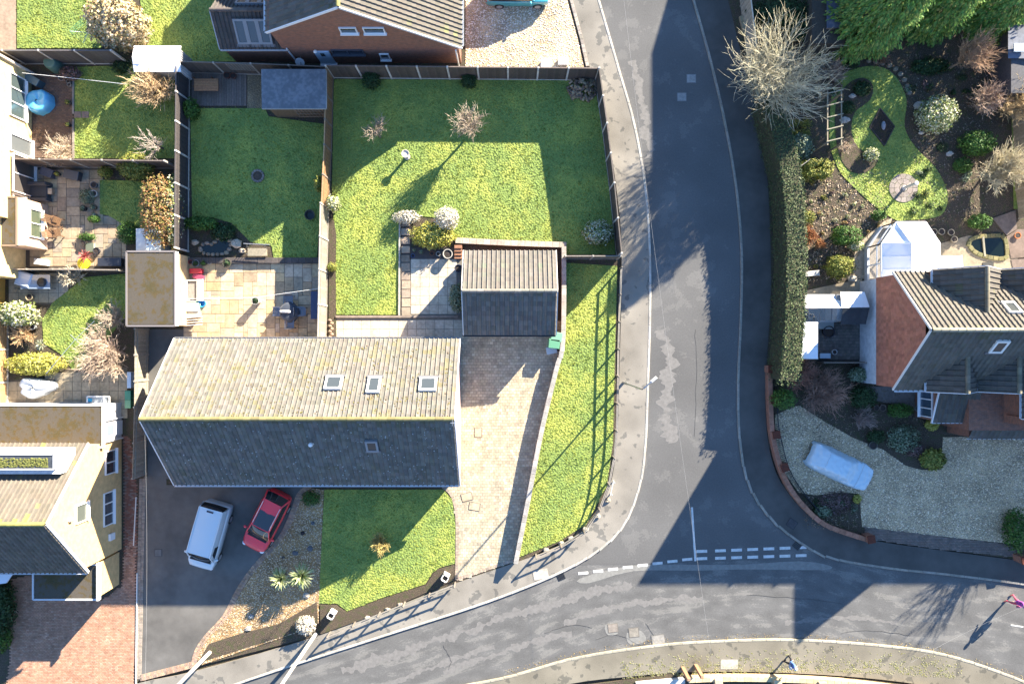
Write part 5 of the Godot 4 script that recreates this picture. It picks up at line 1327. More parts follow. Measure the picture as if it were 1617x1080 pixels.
func fences() -> void:
	var conc := C(0.74, 0.72, 0.68); var dark := C(0.13, 0.1, 0.085)
	fence("dark closeboard fence with pale concrete posts between the brick house and big lawn", [527, 123, 940, 127], 2.15, conc, dark, 2.0)
	fence("dark closeboard fence behind the felt-roofed shed and decking", [299, 115, 412, 118, 527, 123], 1.95, C(0.42, 0.4, 0.37), C(0.12, 0.1, 0.085), 2.0)
	fence("long dark fence with white posts between the big lawn and pavement", [940, 127, 952, 210, 963, 300, 974, 406], 2.2, C(0.66, 0.64, 0.6), C(0.1, 0.085, 0.075), 1.95)
	fence("short cross fence joining the garage to the pavement corner", [890, 409, 974, 409], 1.7, C(0.4, 0.38, 0.35), C(0.17, 0.15, 0.13), 1.8)
	fence("tall black-stained fence with white diagonal posts beside the round fire pit lawn", [299, 115, 298, 250, 297, 397], 1.95, C(0.66, 0.64, 0.62), C(0.075, 0.065, 0.065), 1.9)
	fence("orange-brown fence dividing the fire pit lawn from the big lawn", [526, 124, 523, 240, 519, 330], 1.85, C(0.3, 0.24, 0.2), C(0.34, 0.2, 0.1), 1.85)
	fence("silvered grey fence between stone patio and the big lawn border", [519, 330, 517, 430, 515, 536], 2.1, C(0.5, 0.48, 0.44), C(0.32, 0.29, 0.25), 1.85, true, false)
	fence("dark slate fence with white posts above the yellow house patio", [-40, 102, 40, 101, 204, 101], 2.25, C(0.6, 0.6, 0.62), C(0.1, 0.095, 0.1), 2.0)
	fence("brown fence dividing the two yellow house gardens", [46, 263, 282, 266], 2.05, C(0.42, 0.4, 0.38), C(0.14, 0.11, 0.095), 1.9)
	fence("weathered low fence between middle garden and square slab patio", [-20, 428, 100, 428, 200, 429], 1.2, C(0.36, 0.33, 0.3), C(0.22, 0.19, 0.16), 1.9, true, false)
	fence("silver-grey fence along the side passage of the long house", [234, 520, 233, 640, 230, 748], 1.75, C(0.34, 0.32, 0.28), C(0.36, 0.33, 0.27), 1.85, false, false)
	fence("low dark fence under the long brown garden wall of the lower garden", [12, 500, 12, 655], 0.9, C(0.6, 0.58, 0.55), C(0.5, 0.32, 0.16), 1.9)
	fence("dark red-brown panel fence beside the grey shed", [1596, 40, 1592, 125], 1.8, C(0.3, 0.27, 0.24), C(0.12, 0.06, 0.055), 1.9)
	fence("bleached rail fence along the wild border", [1592, 125, 1600, 200, 1604, 300, 1610, 345], 1.3, C(0.5, 0.43, 0.33), C(0.42, 0.34, 0.24), 1.9, true, false)
	fence("pale board fence beside the pavement next to the big bare tree", [1165, -30, 1180, 90], 1.9, C(0.44, 0.4, 0.33), C(0.42, 0.38, 0.3), 1.9, true, false)
	trellis("lattice trellis panel standing against the dark closeboard fence", W(372, 117, 0.1), W(412, 119, 0.1), 1.0, 1.0, C(0.4, 0.34, 0.27))
	trellis("square lattice trellis beside the flat-topped clipped bush", W(1248, 272, 0.1), W(1262, 262, 0.1), 1.8, 0.1, C(0.5, 0.48, 0.46))
	# pergola frame in the shrub garden
	var t := thing("pergola", "rustic pole pergola with overhead rails between the hedge and curved lawn", "pergola", W(1298, 200, 0.1))
	for q in [[1285, 165], [1306, 165], [1283, 240], [1308, 240]]: line_part(t, "post", W(q[0], q[1], 0.1), W(q[0], q[1], 0.1) + Vector3(0, 2.1, 0), 0.09, 0.09, C(0.3, 0.24, 0.16), "wood")
	for x in [1285, 1306]: line_part(t, "rail", W(x, 162, 0.1) + Vector3(0, 2.15, 0), W(x, 243, 0.1) + Vector3(0, 2.15, 0), 0.07, 0.07, C(0.34, 0.29, 0.2), "wood")
	for i in 5: line_part(t, "cross_rail", W(1283, 166 + i * 18, 0.1) + Vector3(0, 2.22, 0), W(1308, 160 + i * 18, 0.1) + Vector3(0, 2.22, 0), 0.06, 0.06, C(0.36, 0.33, 0.24), "wood")
	# post and rail along the verge
	for k in [["low post and rail fence round the corner of the sunny verge", [979, 424, 975, 520, 973, 620, 970, 700, 958, 768, 928, 829, 882, 860, 817, 886]], ["low post and rail fence in front of the clipped front lawn", [719, 920, 640, 950, 506, 1004]]]:
		var line := smooth(pts(k[1], 0.08), 4)
		t = thing("rail_fence", k[0], "fence", line[0])
		var at := along(line, 1.75)
		for i in at.size():
			var mb := MB.new(); mb.bbox((at[i][0] as Vector3) + Vector3(0, 0.5, 0), Vector3(0.09, 1.0, 0.09), 0.02, jit(C(0.24, 0.21, 0.18), 0.15)); part(t, "post", mb, "wood")
			if i == 0: continue
			for y in [0.45, 0.9]: line_part(t, "rail", (at[i - 1][0] as Vector3) + Vector3(0, y, 0), (at[i][0] as Vector3) + Vector3(0, y, 0), 0.05, 0.09, jit(C(0.32, 0.29, 0.25), 0.15), "wood")

func wall_run(label: String, a: Array, w: float, h: float, m: String, col: Color, cap: Color, k := 4, piers: Array = [], y0 := 0.0) -> Node3D:
	var line := smooth(pts(a, y0), k) if k > 0 else pts(a, y0)
	var t := thing("garden_wall", label, "wall", line[0])
	var mb := MB.new(); var cp := MB.new()
	for i in line.size() - 1:
		var d := (line[i + 1] - line[i]).normalized()
		mb.box((line[i] + line[i + 1]) * 0.5 + Vector3(0, h * 0.5, 0), Vector3((line[i + 1] - line[i]).length() + w * 0.1, h, w), col, Basis(d, Vector3.UP, d.cross(Vector3.UP)))
	part(t, "wall_body", mb, m)
	for s in along(line, 0.45):
		var d: Vector3 = s[1]
		mb = MB.new()
		mb.bbox((s[0] as Vector3) + d * 0.22 + Vector3(0, h + 0.025, 0), Vector3(0.44, 0.05, w + 0.06), 0.01, jit(cap, 0.14), Basis(d, Vector3.UP, Vector3(-d.z, 0, d.x))); part(t, "coping", mb, "stone")
	for q in piers:
		mb = MB.new(); mb.box(W(q[0], q[1], y0) + Vector3(0, (h + 0.25) * 0.5, 0), Vector3(0.44, h + 0.25, 0.44), col, Basis(Vector3.UP, deg_to_rad(q[2])))
		mb.bbox(W(q[0], q[1], y0) + Vector3(0, h + 0.28, 0), Vector3(0.5, 0.07, 0.5), 0.02, cap, Basis(Vector3.UP, deg_to_rad(q[2])))
		part(t, "pier", mb, m)
	return t

func walls() -> void:
	wall_run("long low retaining wall between the block drive and grassy verge", [889, 392, 889, 480, 887, 545, 878, 580, 862, 645, 850, 700, 835, 778, 814, 884], 0.24, 0.85, "brick", WHITE, C(0.4, 0.38, 0.36))
	wall_run("raised brick edge between the big lawn and tiled garage", [720, 381, 800, 385, 888, 388], 0.3, 0.45, "brick", WHITE, C(0.5, 0.44, 0.38))
	wall_run("low dark sleeper wall edging the stone patio below the pond", [300, 412, 512, 412], 0.3, 0.3, "wood", C(0.08, 0.07, 0.07), C(0.1, 0.085, 0.08), 0)
	var t := wall_run("curved orange brick front wall with railings round the corner plot", [1211, 582, 1212, 640, 1217, 695, 1234, 752, 1262, 794, 1300, 826, 1362, 848], 0.24, 0.65, "brick", WHITE, C(0.42, 0.2, 0.13), 5, [[1212, 582, 0], [1216, 630, 0], [1219, 684, 8], [1232, 735, 20], [1366, 846, 10]])
	var line := smooth(pts([1221, 634, 1221, 660, 1226, 690, 1240, 740, 1266, 780, 1290, 806], 0.0), 5)
	for s in along(line, 0.14):
		var p: Vector3 = s[0]
		line_part(t, "railing_bar", p + Vector3(0, 0.1, 0), p + Vector3(0, 0.95, 0), 0.025, 0.025, C(0.02, 0.025, 0.035), "steel")
	var rails := along(line, 0.7)
	for i in rails.size() - 1: line_part(t, "railing_rail", (rails[i][0] as Vector3) + Vector3(0, 0.9, 0), (rails[i + 1][0] as Vector3) + Vector3(0, 0.9, 0), 0.05, 0.03, C(0.02, 0.025, 0.035), "steel")
	wall_run("short brick wall end by the gravel drive entrance", [1604, 880, 1617, 884, 1660, 892], 0.24, 0.7, "brick", WHITE, C(0.42, 0.2, 0.13), 0, [[1604, 878, 10]])
	wall_run("buff brick wall with piers along the far pavement", [1084, 1068, 1150, 1066, 1250, 1068, 1350, 1075, 1450, 1089, 1540, 1110], 0.26, 0.55, "render", C(0.62, 0.46, 0.28), C(0.68, 0.55, 0.33), 4, [[1130, 1070, 0], [1222, 1071, 2], [1292, 1074, 4], [1362, 1080, 8], [1430, 1090, 10]])
	wall_run("white rendered wall stub beside the wooden gate posts", [1004, 1078, 1078, 1071], 0.25, 0.4, "render", C(0.75, 0.74, 0.72), C(0.75, 0.74, 0.7), 0)
	for q in [[1083, 1064], [1104, 1060]]:
		var mb := MB.new(); mb.bbox(W(q[0], q[1], 0.9), Vector3(0.22, 1.7, 0.22), 0.03, C(0.42, 0.24, 0.14)); single("gate_post", "tall brown timber gate post by the buff brick wall", "post", mb, "wood", W(q[0], q[1], 0.1), "timber gate posts")
	wall_run("brown timber-edged raised bed wall beside the pavement fence", [1172, 28, 1182, 66], 0.5, 0.35, "wood", C(0.36, 0.28, 0.17), C(0.42, 0.34, 0.22), 0)

# ---------- vehicles ----------
func patch(mb: MB, a: Vector3, b: Vector3, c: Vector3, d: Vector3, bulge: Vector3, n: int, m: int, col: Color) -> void:   # curved sheet a-b-c-d
	var f := func(u: float, v: float) -> Vector3: return a.lerp(b, u).lerp(d.lerp(c, u), v) + bulge * (4.0 * u * (1.0 - u)) * (0.55 + 0.45 * (4.0 * v * (1.0 - v)))
	for j in m:
		for i in n:
			var q := []
			var s := []
			for e in [[0, 0], [0, 1], [1, 1], [1, 0]]:
				var u := float(i + e[0]) / n; var v := float(j + e[1]) / m
				q.append(f.call(u, v))
				var tu: Vector3 = f.call(minf(u + 0.02, 1.0), v) - f.call(maxf(u - 0.02, 0.0), v)
				var tv: Vector3 = f.call(u, minf(v + 0.02, 1.0)) - f.call(u, maxf(v - 0.02, 0.0))
				s.append(tv.cross(tu).normalized())
			mb.quad_n(q, s, col)

func loft(mb: MB, rings: Array, col: Color) -> void:   # rings of equal size, smooth across
	var nr := rings.size(); var k: int = rings[0].size()
	var nm := []
	for i in nr:
		var row := []
		for j in k:
			var t1: Vector3 = rings[mini(i + 1, nr - 1)][j] - rings[maxi(i - 1, 0)][j]
			var t2: Vector3 = rings[i][mini(j + 1, k - 1)] - rings[i][maxi(j - 1, 0)]
			row.append(t1.cross(t2).normalized())
		nm.append(row)
	for i in nr - 1:
		for j in k - 1:
			mb.quad_n([rings[i][j], rings[i + 1][j], rings[i + 1][j + 1], rings[i][j + 1]], [nm[i][j], nm[i + 1][j], nm[i + 1][j + 1], nm[i][j + 1]], col)

func car(called: String, label: String, cat: String, at: Vector3, nose: Vector2, s: Dictionary) -> void:
	at.y = G
	var t := thing(called, label, cat, at)
	var x := Vector3(nose.x, 0, nose.y).normalized()
	var xf := Transform3D(Basis(x, Vector3.UP, x.cross(Vector3.UP)), at)
	var L: float = s.L; var w: float = s.W * 0.5; var hh: float = s.H; var col: Color = s.col
	var mb := MB.new(); mb.xf = xf
	var rings := []
	for q in s.st:
		var X: float = q[0] * L; var k: float = q[1] * w; var y: float = q[2]
		var ring := []
		for sd in [1, -1]:
			var half := [Vector3(X, 0.2, k * 0.86), Vector3(X, 0.32, k * 0.97), Vector3(X, lerpf(0.32, y, 0.55), k), Vector3(X, y - 0.1, k * 0.985), Vector3(X, y - 0.02, k * 0.92), Vector3(X, y + 0.015, k * 0.6), Vector3(X, y + 0.03, k * 0.2)]
			if sd == -1: half.reverse()
			for p in half: ring.append(Vector3(p.x, p.y, p.z * sd))
		rings.append(ring)
	loft(mb, rings, col)
	for e in [0, rings.size() - 1]:
		for j in range(1, rings[e].size() - 1): mb.tri(rings[e][0], rings[e][j], rings[e][j + 1], col)
	part(t, "body", mb, "car_paint")
	var yb: float = s.belt; var wt: float = s.top * w; var wb := 0.9 * w
	var a0: float = s.ws[0] * L; var a1: float = s.ws[1] * L; var b1: float = s.rs[0] * L; var b0: float = s.rs[1] * L
	var gl := C(0.015, 0.018, 0.022)
	mb = MB.new(); mb.xf = xf; patch(mb, Vector3(a0, yb - 0.02, wb), Vector3(a0, yb - 0.02, -wb), Vector3(a1, hh - 0.05, -wt), Vector3(a1, hh - 0.05, wt), Vector3(0.16, 0.02, 0), 8, 4, gl); part(t, "windscreen", mb, "glass")
	mb = MB.new(); mb.xf = xf; patch(mb, Vector3(b0, yb, -wb), Vector3(b0, yb, wb), Vector3(b1, hh - 0.06, wt), Vector3(b1, hh - 0.06, -wt), Vector3(-0.08, 0.01, 0), 8, 4, gl); part(t, "rear_window", mb, "glass")
	mb = MB.new(); mb.xf = xf; patch(mb, Vector3(a1 + 0.02, hh - 0.05, wt), Vector3(a1 + 0.02, hh - 0.05, -wt), Vector3(b1 - 0.05, hh - 0.06, -wt), Vector3(b1 - 0.05, hh - 0.06, wt), Vector3(0, 0.06, 0), 8, 8, s.get("roof", col)); var rf := part(t, "roof", mb, "car_paint")
	if s.has("sunroof"):
		mb = MB.new(); mb.xf = xf; patch(mb, Vector3(lerpf(a1, b1, 0.02), hh - 0.03, wt * 0.86), Vector3(lerpf(a1, b1, 0.02), hh - 0.03, -wt * 0.86), Vector3(lerpf(a1, b1, 0.62), hh - 0.03, -wt * 0.86), Vector3(lerpf(a1, b1, 0.62), hh - 0.03, wt * 0.86), Vector3(0, 0.055, 0), 6, 4, C(0.01, 0.011, 0.014)); part(rf, "sunroof", mb, "glass")
	if s.has("rails"):
		for z in [-1, 1]:
			mb = MB.new(); mb.xf = xf; mb.tube(PackedVector3Array([Vector3(a1 - 0.15, hh - 0.02, z * wt * 0.97), Vector3(a1 - 0.3, hh + 0.04, z * wt * 0.95), Vector3(b1 + 0.25, hh + 0.04, z * wt * 0.95), Vector3(b1 + 0.1, hh - 0.02, z * wt * 0.97)]), PackedFloat32Array([0.02, 0.022, 0.022, 0.02]), 6, C(0.6, 0.6, 0.62)); part(rf, "roof_rail", mb, "steel")
	for z in [-1, 1]:
		mb = MB.new(); mb.xf = xf
		patch(mb, Vector3(a0 - 0.1, yb, z * (wb + 0.01)), Vector3(b0 + 0.08, yb, z * (wb + 0.01)), Vector3(b1, hh - 0.08, z * wt), Vector3(a1, hh - 0.08, z * wt), Vector3(0, 0, z * 0.05), 8, 3, col if s.has("panel_sides") else gl)
		part(t, "side_panel" if s.has("panel_sides") else "side_window", mb, "car_paint" if s.has("panel_sides") else "glass")
		if s.has("panel_sides"):
			mb = MB.new(); mb.xf = xf; patch(mb, Vector3(a0 - 0.22, yb + 0.04, z * (wb + 0.03)), Vector3(a0 - 1.1, yb + 0.04, z * (wb + 0.045)), Vector3(a0 - 1.1, hh - 0.3, z * (wt + 0.06)), Vector3(a1 - 0.12, hh - 0.3, z * (wt + 0.045)), Vector3(0, 0, z * 0.02), 4, 2, gl); part(t, "side_window", mb, "glass")
		mb = MB.new(); mb.xf = xf
		mb.tube(PackedVector3Array([Vector3(a0, yb, z * wb), Vector3(a1, hh - 0.05, z * wt), Vector3((a1 + b1) * 0.5, hh - 0.035, z * (wt + 0.015)), Vector3(b1, hh - 0.06, z * wt), Vector3(b0, yb, z * wb)]), PackedFloat32Array([0.045, 0.045, 0.04, 0.05, 0.06]), 6, col); part(t, "pillar", mb, "car_paint")
		mb = MB.new(); mb.xf = xf; mb.ball(Vector3(a0 - 0.25, yb + 0.1, z * (w + 0.1)), Vector3(0.09, 0.08, 0.12), 5, col); part(t, "door_mirror", mb, "car_paint")
		mb = MB.new(); mb.xf = xf; mb.ball(Vector3(L * 0.455, 0.66, z * w * 0.7), Vector3(0.16, 0.07, 0.17), 5, C(0.7, 0.72, 0.75)); part(t, "headlight", mb, "glass")
		mb = MB.new(); mb.xf = xf; mb.ball(Vector3(-L * 0.478, 0.85, z * w * 0.8), Vector3(0.08, 0.16, 0.1), 5, C(0.4, 0.02, 0.02)); part(t, "tail_light", mb, "glass")
		for e in [-1, 1]:
			var o := Vector3(e * L * 0.295 + 0.03, 0.31, z * (w - 0.08))
			var bs := Basis(Vector3.RIGHT, PI * 0.5 * z)
			mb = MB.new(); mb.xf = xf; mb.lathe(o, [[0.2, 0.1], [0.28, 0.11], [0.31, 0.06], [0.31, -0.08], [0.2, -0.1]], 20, C(0.02, 0.02, 0.022), bs); var wh := part(t, "wheel", mb, "rubber")
			mb = MB.new(); mb.xf = xf; mb.lathe(o, [[0.21, 0.1], [0.19, 0.085], [0.06, 0.09], [0.0, 0.1]], 10, C(0.5, 0.5, 0.52), bs); part(wh, "rim", mb, "steel")
	mb = MB.new(); mb.xf = xf; mb.box(Vector3(a0 + 0.1, yb + 0.0, 0), Vector3(0.12, 0.03, w * 1.5), C(0.02, 0.02, 0.02)); part(t, "scuttle", mb, "rubber")
	mb = MB.new(); mb.xf = xf; mb.box(Vector3(L * 0.497, 0.5, 0), Vector3(0.03, 0.12, 0.5), C(0.75, 0.75, 0.75)); part(t, "number_plate", mb, "paint")
	if s.has("brake"):
		mb = MB.new(); mb.xf = xf; mb.box(Vector3(b1 + 0.12, hh - 0.0, 0), Vector3(0.1, 0.05, 0.42), C(0.03, 0.01, 0.02)); part(t, "brake_light", mb, "glass")

func vehicles() -> void:
	var hatch := [[-0.5, 0.72, 0.8], [-0.485, 0.86, 0.9], [-0.45, 0.94, 0.96], [-0.3, 1.0, 0.98], [0.0, 1.0, 0.96], [0.2, 1.0, 0.94], [0.28, 0.99, 0.93], [0.38, 0.95, 0.87], [0.45, 0.86, 0.78], [0.485, 0.72, 0.68], [0.5, 0.5, 0.56]]
	car("parked_car", "red hatchback with black glass roof parked on the tarmac drive", "car", W(419, 824, 0.9), Vector2(-47, 92), {"L": 4.05, "W": 1.76, "H": 1.53, "col": C(0.8, 0.012, 0.03), "st": hatch, "belt": 0.95, "top": 0.7, "ws": [0.25, 0.07], "rs": [-0.37, -0.475], "sunroof": true, "rails": true})
	var van := [[-0.5, 0.86, 0.85], [-0.49, 0.95, 1.05], [-0.4, 1.0, 1.1], [0.0, 1.0, 1.1], [0.2, 1.0, 1.08], [0.31, 0.99, 1.04], [0.4, 0.95, 0.95], [0.46, 0.86, 0.84], [0.488, 0.72, 0.72], [0.5, 0.5, 0.58]]
	car("parked_van", "silver panel van with side door glass parked on the tarmac drive", "van", W(327, 848, 1.1), Vector2(-32, 112), {"L": 4.35, "W": 1.83, "H": 1.85, "col": C(0.52, 0.59, 0.63), "st": van, "belt": 1.08, "top": 0.82, "ws": [0.33, 0.22], "rs": [-0.455, -0.492], "panel_sides": true, "brake": true})
	car("parked_car", "teal car with dark alloy wheels parked on the pale gravel drive", "car", W(818, -12, 0.5), Vector2(1, 0.0), {"L": 4.2, "W": 1.78, "H": 1.5, "col": C(0.05, 0.3, 0.36), "st": hatch, "belt": 0.95, "top": 0.7, "ws": [0.25, 0.07], "rs": [-0.37, -0.475]})
	# covered car
	var at := W(1327, 737, 0.6); at.y = G
	var t := thing("covered_car", "car under a tight silvery blue cover on the corner gravel", "car", at)
	var x := Vector3(88, 0, 42).normalized()
	var mb := MB.new(); mb.xf = Transform3D(Basis(x, Vector3.UP, x.cross(Vector3.UP)), at)
	var prof := [[-2.15, 0.62, 0.45], [-2.08, 0.74, 0.8], [-1.9, 0.82, 0.98], [-1.6, 0.87, 1.2], [-1.25, 0.9, 1.38], [-0.8, 0.91, 1.44], [-0.3, 0.91, 1.44], [0.2, 0.91, 1.4], [0.55, 0.91, 1.2], [0.85, 0.91, 1.0], [1.3, 0.89, 0.93], [1.7, 0.84, 0.86], [1.98, 0.74, 0.76], [2.12, 0.6, 0.6], [2.16, 0.5, 0.4]]
	var rings := []
	for i in 57:
		var f := i / 56.0 * (prof.size() - 1); var k := mini(int(f), prof.size() - 2); var e := f - k
		var X := lerpf(prof[k][0], prof[k + 1][0], e); var w := lerpf(prof[k][1], prof[k + 1][1], e); var y := lerpf(prof[k][2], prof[k + 1][2], e)
		var ring := []
		for j in 29:
			var v := j / 28.0 * 2.0 - 1.0
			var z := 0.0; var yy := 0.0
			var av := absf(v)
			var sh := minf(y - 0.07, 0.86)   # shoulder under the cloth, the cabin standing above it
			if av < 0.4: z = v / 0.4 * w * lerpf(0.8, 0.6, clampf((y - 0.95) / 0.4, 0, 1)); yy = y - 0.05 * pow(av / 0.4, 2)
			elif av < 0.65:
				var q := (av - 0.4) / 0.25
				z = signf(v) * w * lerpf(lerpf(0.8, 0.6, clampf((y - 0.95) / 0.4, 0, 1)), 0.93, q); yy = lerpf(y - 0.05, sh, q)
			else:
				var q := (av - 0.65) / 0.35
				z = signf(v) * w * lerpf(0.93, 1.02, sqrt(q)); yy = lerpf(sh, 0.03, q)
			var fold := sin(X * 9.0 + v * 4.0 + lump.get_noise_2d(X * 1.5, v * 2.0) * 6.0) * 0.016 + lump.get_noise_2d(X * 2.6, v * 4.0 + 9) * 0.06
			ring.append(Vector3(X, maxf(0.01, yy + fold * (1.0 - 0.3 * av)), z * (1.0 + fold * 0.8)))
		rings.append(ring)
	loft(mb, rings, C(0.44, 0.56, 0.63))
	part(t, "cover", mb, "tarp")
	for X in [-0.9, 0.9]:
		mb = MB.new(); mb.xf = Transform3D(Basis(x, Vector3.UP, x.cross(Vector3.UP)), at)
		var p := PackedVector3Array(); var r := PackedFloat32Array()
		for j in 15:
			var ring: Array = rings[int((X + 2.15) / 4.31 * 56)]
			p.append((ring[j * 2] as Vector3) + Vector3(0, 0.012, 0)); r.append(0.008)
		mb.tube(p, r, 5, C(0.5, 0.52, 0.55)); part(t, "strap", mb, "cloth")

# ---------- plants ----------
func limb(mb: MB, p: Vector3, d: Vector3, l: float, r: float, col: Color, bend: float, sides := 3, n := 3) -> Array:
	var q := PackedVector3Array([p]); var rr := PackedFloat32Array([r])
	var out := []
	for i in n:
		d = (d + Vector3(rng.randf_range(-1, 1), rng.randf_range(-0.5, 0.9), rng.randf_range(-1, 1)) * bend).normalized()
		p += d * l / n
		q.append(p); rr.append(r * (1.0 - 0.75 * (i + 1.0) / n))
		out.append([p, d])
	mb.tube(q, rr, sides, col)
	return out

func bare(called: String, label: String, cat: String, at: Vector3, h: float, r: float, col: Color, limbs: int, sd: int, twig := 0.014, fork := 0.28, kids := 4, lean := Vector3.ZERO, group := "") -> void:
	rng.seed = sd
	at.y = G
	var t := thing(called, label, cat, at, group)
	var trunk := MB.new(); var crown := MB.new()
	var tr := clampf(h * 0.022, 0.03, 0.16)
	var top := at + Vector3(0, h * fork, 0) + lean * h * fork
	if fork > 0.1: trunk.tube(PackedVector3Array([at - Vector3(0, 0.05, 0), at.lerp(top, 0.5) + Vector3(rng.randf_range(-0.05, 0.05), 0, 0), top]), PackedFloat32Array([tr * 1.35, tr, tr * 0.85]), 7, jit(col * 0.6, 0.1))
	var reach := sqrt(r * r + pow(h * (1.0 - fork) * 0.75, 2))
	for i in limbs:
		var az := TAU * (i + rng.randf_range(-0.35, 0.35)) / limbs * 1.0 * (1.0 if limbs < 12 else 1.618 * 3.0)
		var k := rng.randf()
		var hor := r * (0.25 + 0.6 * k) ; var ver := h * (1.0 - fork) * (0.95 - 0.55 * k)
		var d := (Vector3(cos(az) * hor, ver, sin(az) * hor) + lean * ver).normalized()
		var l := sqrt(hor * hor + ver * ver) * 0.72
		var st := limb(trunk, at.lerp(top, rng.randf_range(0.75, 1.0)), d, l, tr * 0.5, jit(col * 0.8, 0.12), 0.24, 4, 5)
		for j in st.size():
			for m in kids:
				var dd: Vector3 = ((st[j][1] as Vector3) + Vector3(rng.randf_range(-1, 1), rng.randf_range(-0.4, 0.7), rng.randf_range(-1, 1)) * 1.0 + Vector3(cos(az), 0, sin(az)) * 0.2).normalized()
				var l2 := reach * rng.randf_range(0.2, 0.4)
				var s2 := limb(crown, st[j][0], dd, l2, twig * 1.7, jit(col * 0.95, 0.18), 0.32)
				for o in s2:
					for m2 in 2:
						var d3: Vector3 = ((o[1] as Vector3) + Vector3(rng.randf_range(-1, 1), rng.randf_range(-0.3, 0.6), rng.randf_range(-1, 1)) * 0.8).normalized()
						limb(crown, o[0], d3, l2 * rng.randf_range(0.3, 0.6), twig, jit(col, 0.2), 0.3, 3, 2)
	part(t, "trunk" if fork > 0.1 else "stem", trunk, "leafless")
	part(t, "crown", crown, "leafless")

const LEAF := {
	"olive": [Color(0.17, 0.18, 0.035), Color(0.26, 0.25, 0.06), Color(0.1, 0.13, 0.025)],
	"green": [Color(0.05, 0.115, 0.022), Color(0.08, 0.16, 0.03), Color(0.035, 0.08, 0.018)],
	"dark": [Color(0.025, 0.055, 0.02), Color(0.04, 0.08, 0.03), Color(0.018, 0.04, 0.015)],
	"yellow": [Color(0.36, 0.33, 0.06), Color(0.28, 0.28, 0.05), Color(0.42, 0.4, 0.12)],
	"rust": [Color(0.28, 0.13, 0.05), Color(0.2, 0.16, 0.05), Color(0.34, 0.22, 0.12), Color(0.12, 0.12, 0.035)],
	"pale": [Color(0.42, 0.42, 0.28), Color(0.2, 0.24, 0.08), Color(0.5, 0.48, 0.36), Color(0.12, 0.16, 0.04)],
	"straw": [Color(0.5, 0.38, 0.22), Color(0.4, 0.3, 0.16), Color(0.58, 0.46, 0.3)],
	"greygreen": [Color(0.16, 0.2, 0.13), Color(0.22, 0.26, 0.18), Color(0.1, 0.14, 0.08)],
	"heather": [Color(0.16, 0.1, 0.11), Color(0.22, 0.14, 0.13), Color(0.1, 0.08, 0.06)],
	"white": [Color(0.6, 0.55, 0.48), Color(0.5, 0.46, 0.4), Color(0.4, 0.36, 0.28)],
	"conifer": [Color(0.08, 0.19, 0.04), Color(0.13, 0.25, 0.05), Color(0.06, 0.13, 0.03), Color(0.2, 0.25, 0.06)],
	"tan": [Color(0.46, 0.36, 0.22), Color(0.3, 0.27, 0.13), Color(0.56, 0.47, 0.33), Color(0.36, 0.24, 0.13)],
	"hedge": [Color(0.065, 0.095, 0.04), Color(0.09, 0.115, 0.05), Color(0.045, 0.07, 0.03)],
	"bark": [Color(0.3, 0.22, 0.15), Color(0.42, 0.34, 0.26), Color(0.16, 0.11, 0.07), Color(0.22, 0.18, 0.1)],
}

func leaf_quad(mb: MB, p: Vector3, nrm: Vector3, s: float, ratio: float, col: Color, dir := Vector3.ZERO) -> void:
	var x := dir
	if x == Vector3.ZERO: x = Vector3(rng.randf_range(-1, 1), rng.randf_range(-1, 1), rng.randf_range(-1, 1))
	x = (x - nrm * x.dot(nrm)).normalized()
	var y := nrm.cross(x) * s * ratio
	x *= s
	mb.quad(p - x, p + y, p + x, p - y, col)

func shrub(called: String, label: String, at: Vector3, rx: float, rz: float, h: float, key: String, n: int, leaf: float, sd: int, cat := "shrub", boxy := 1.0, group := "", spiky := 0.0) -> void:
	rng.seed = sd
	at.y = G
	var t := thing(called, label, cat, at, group)
	var cols: Array = LEAF[key]
	var mb := MB.new()
	var ry := h * 0.52
	for i in n:
		var d := Vector3(rng.randfn(), rng.randfn() * 0.9 + 0.25, rng.randfn()).normalized()
		var e := Vector3(signf(d.x) * pow(absf(d.x), boxy), signf(d.y) * pow(absf(d.y), boxy), signf(d.z) * pow(absf(d.z), boxy))
		if boxy < 1.0: e = e / maxf(1.0, maxf(absf(e.x), maxf(absf(e.y), absf(e.z))))
		var lu := 1.0 + 0.26 * lump.get_noise_3d(d.x * 2.3 + sd, d.y * 2.3, d.z * 2.3) + 0.16 * lump.get_noise_3d(d.x * 6.0, d.y * 6.0 + sd, d.z * 6.0)
		var k := lu * (1.0 - pow(rng.randf(), 2.2) * 0.5)
		var p := at + Vector3(0, h * 0.48, 0) + e * Vector3(rx, ry, rz) * k
		if p.y < G + 0.02: p.y = G + 0.02 + rng.randf() * 0.1
		var nr := (d + Vector3(rng.randf_range(-1, 1), rng.randf_range(-0.6, 1), rng.randf_range(-1, 1)) * 0.9).normalized()
		if spiky > 0: leaf_quad(mb, p, nr, leaf * rng.randf_range(0.7, 1.3), spiky, jit(cols[rng.randi() % cols.size()], 0.22), d + Vector3(0, -0.35, 0))
		else: leaf_quad(mb, p, nr, leaf * rng.randf_range(0.6, 1.25), 0.62, jit(cols[rng.randi() % cols.size()], 0.22))
	part(t, "foliage", mb, "leaf")
	mb = MB.new()
	for i in 5:
		var a := TAU * i / 5.0
		mb.tube(PackedVector3Array([at - Vector3(0, 0.03, 0), at + Vector3(cos(a) * rx * 0.35, h * 0.4, sin(a) * rz * 0.35), at + Vector3(cos(a) * rx * 0.6, h * 0.72, sin(a) * rz * 0.6)]), PackedFloat32Array([0.035, 0.025, 0.01]), 4, C(0.1, 0.075, 0.05))
	part(t, "stem", mb, "leafless")

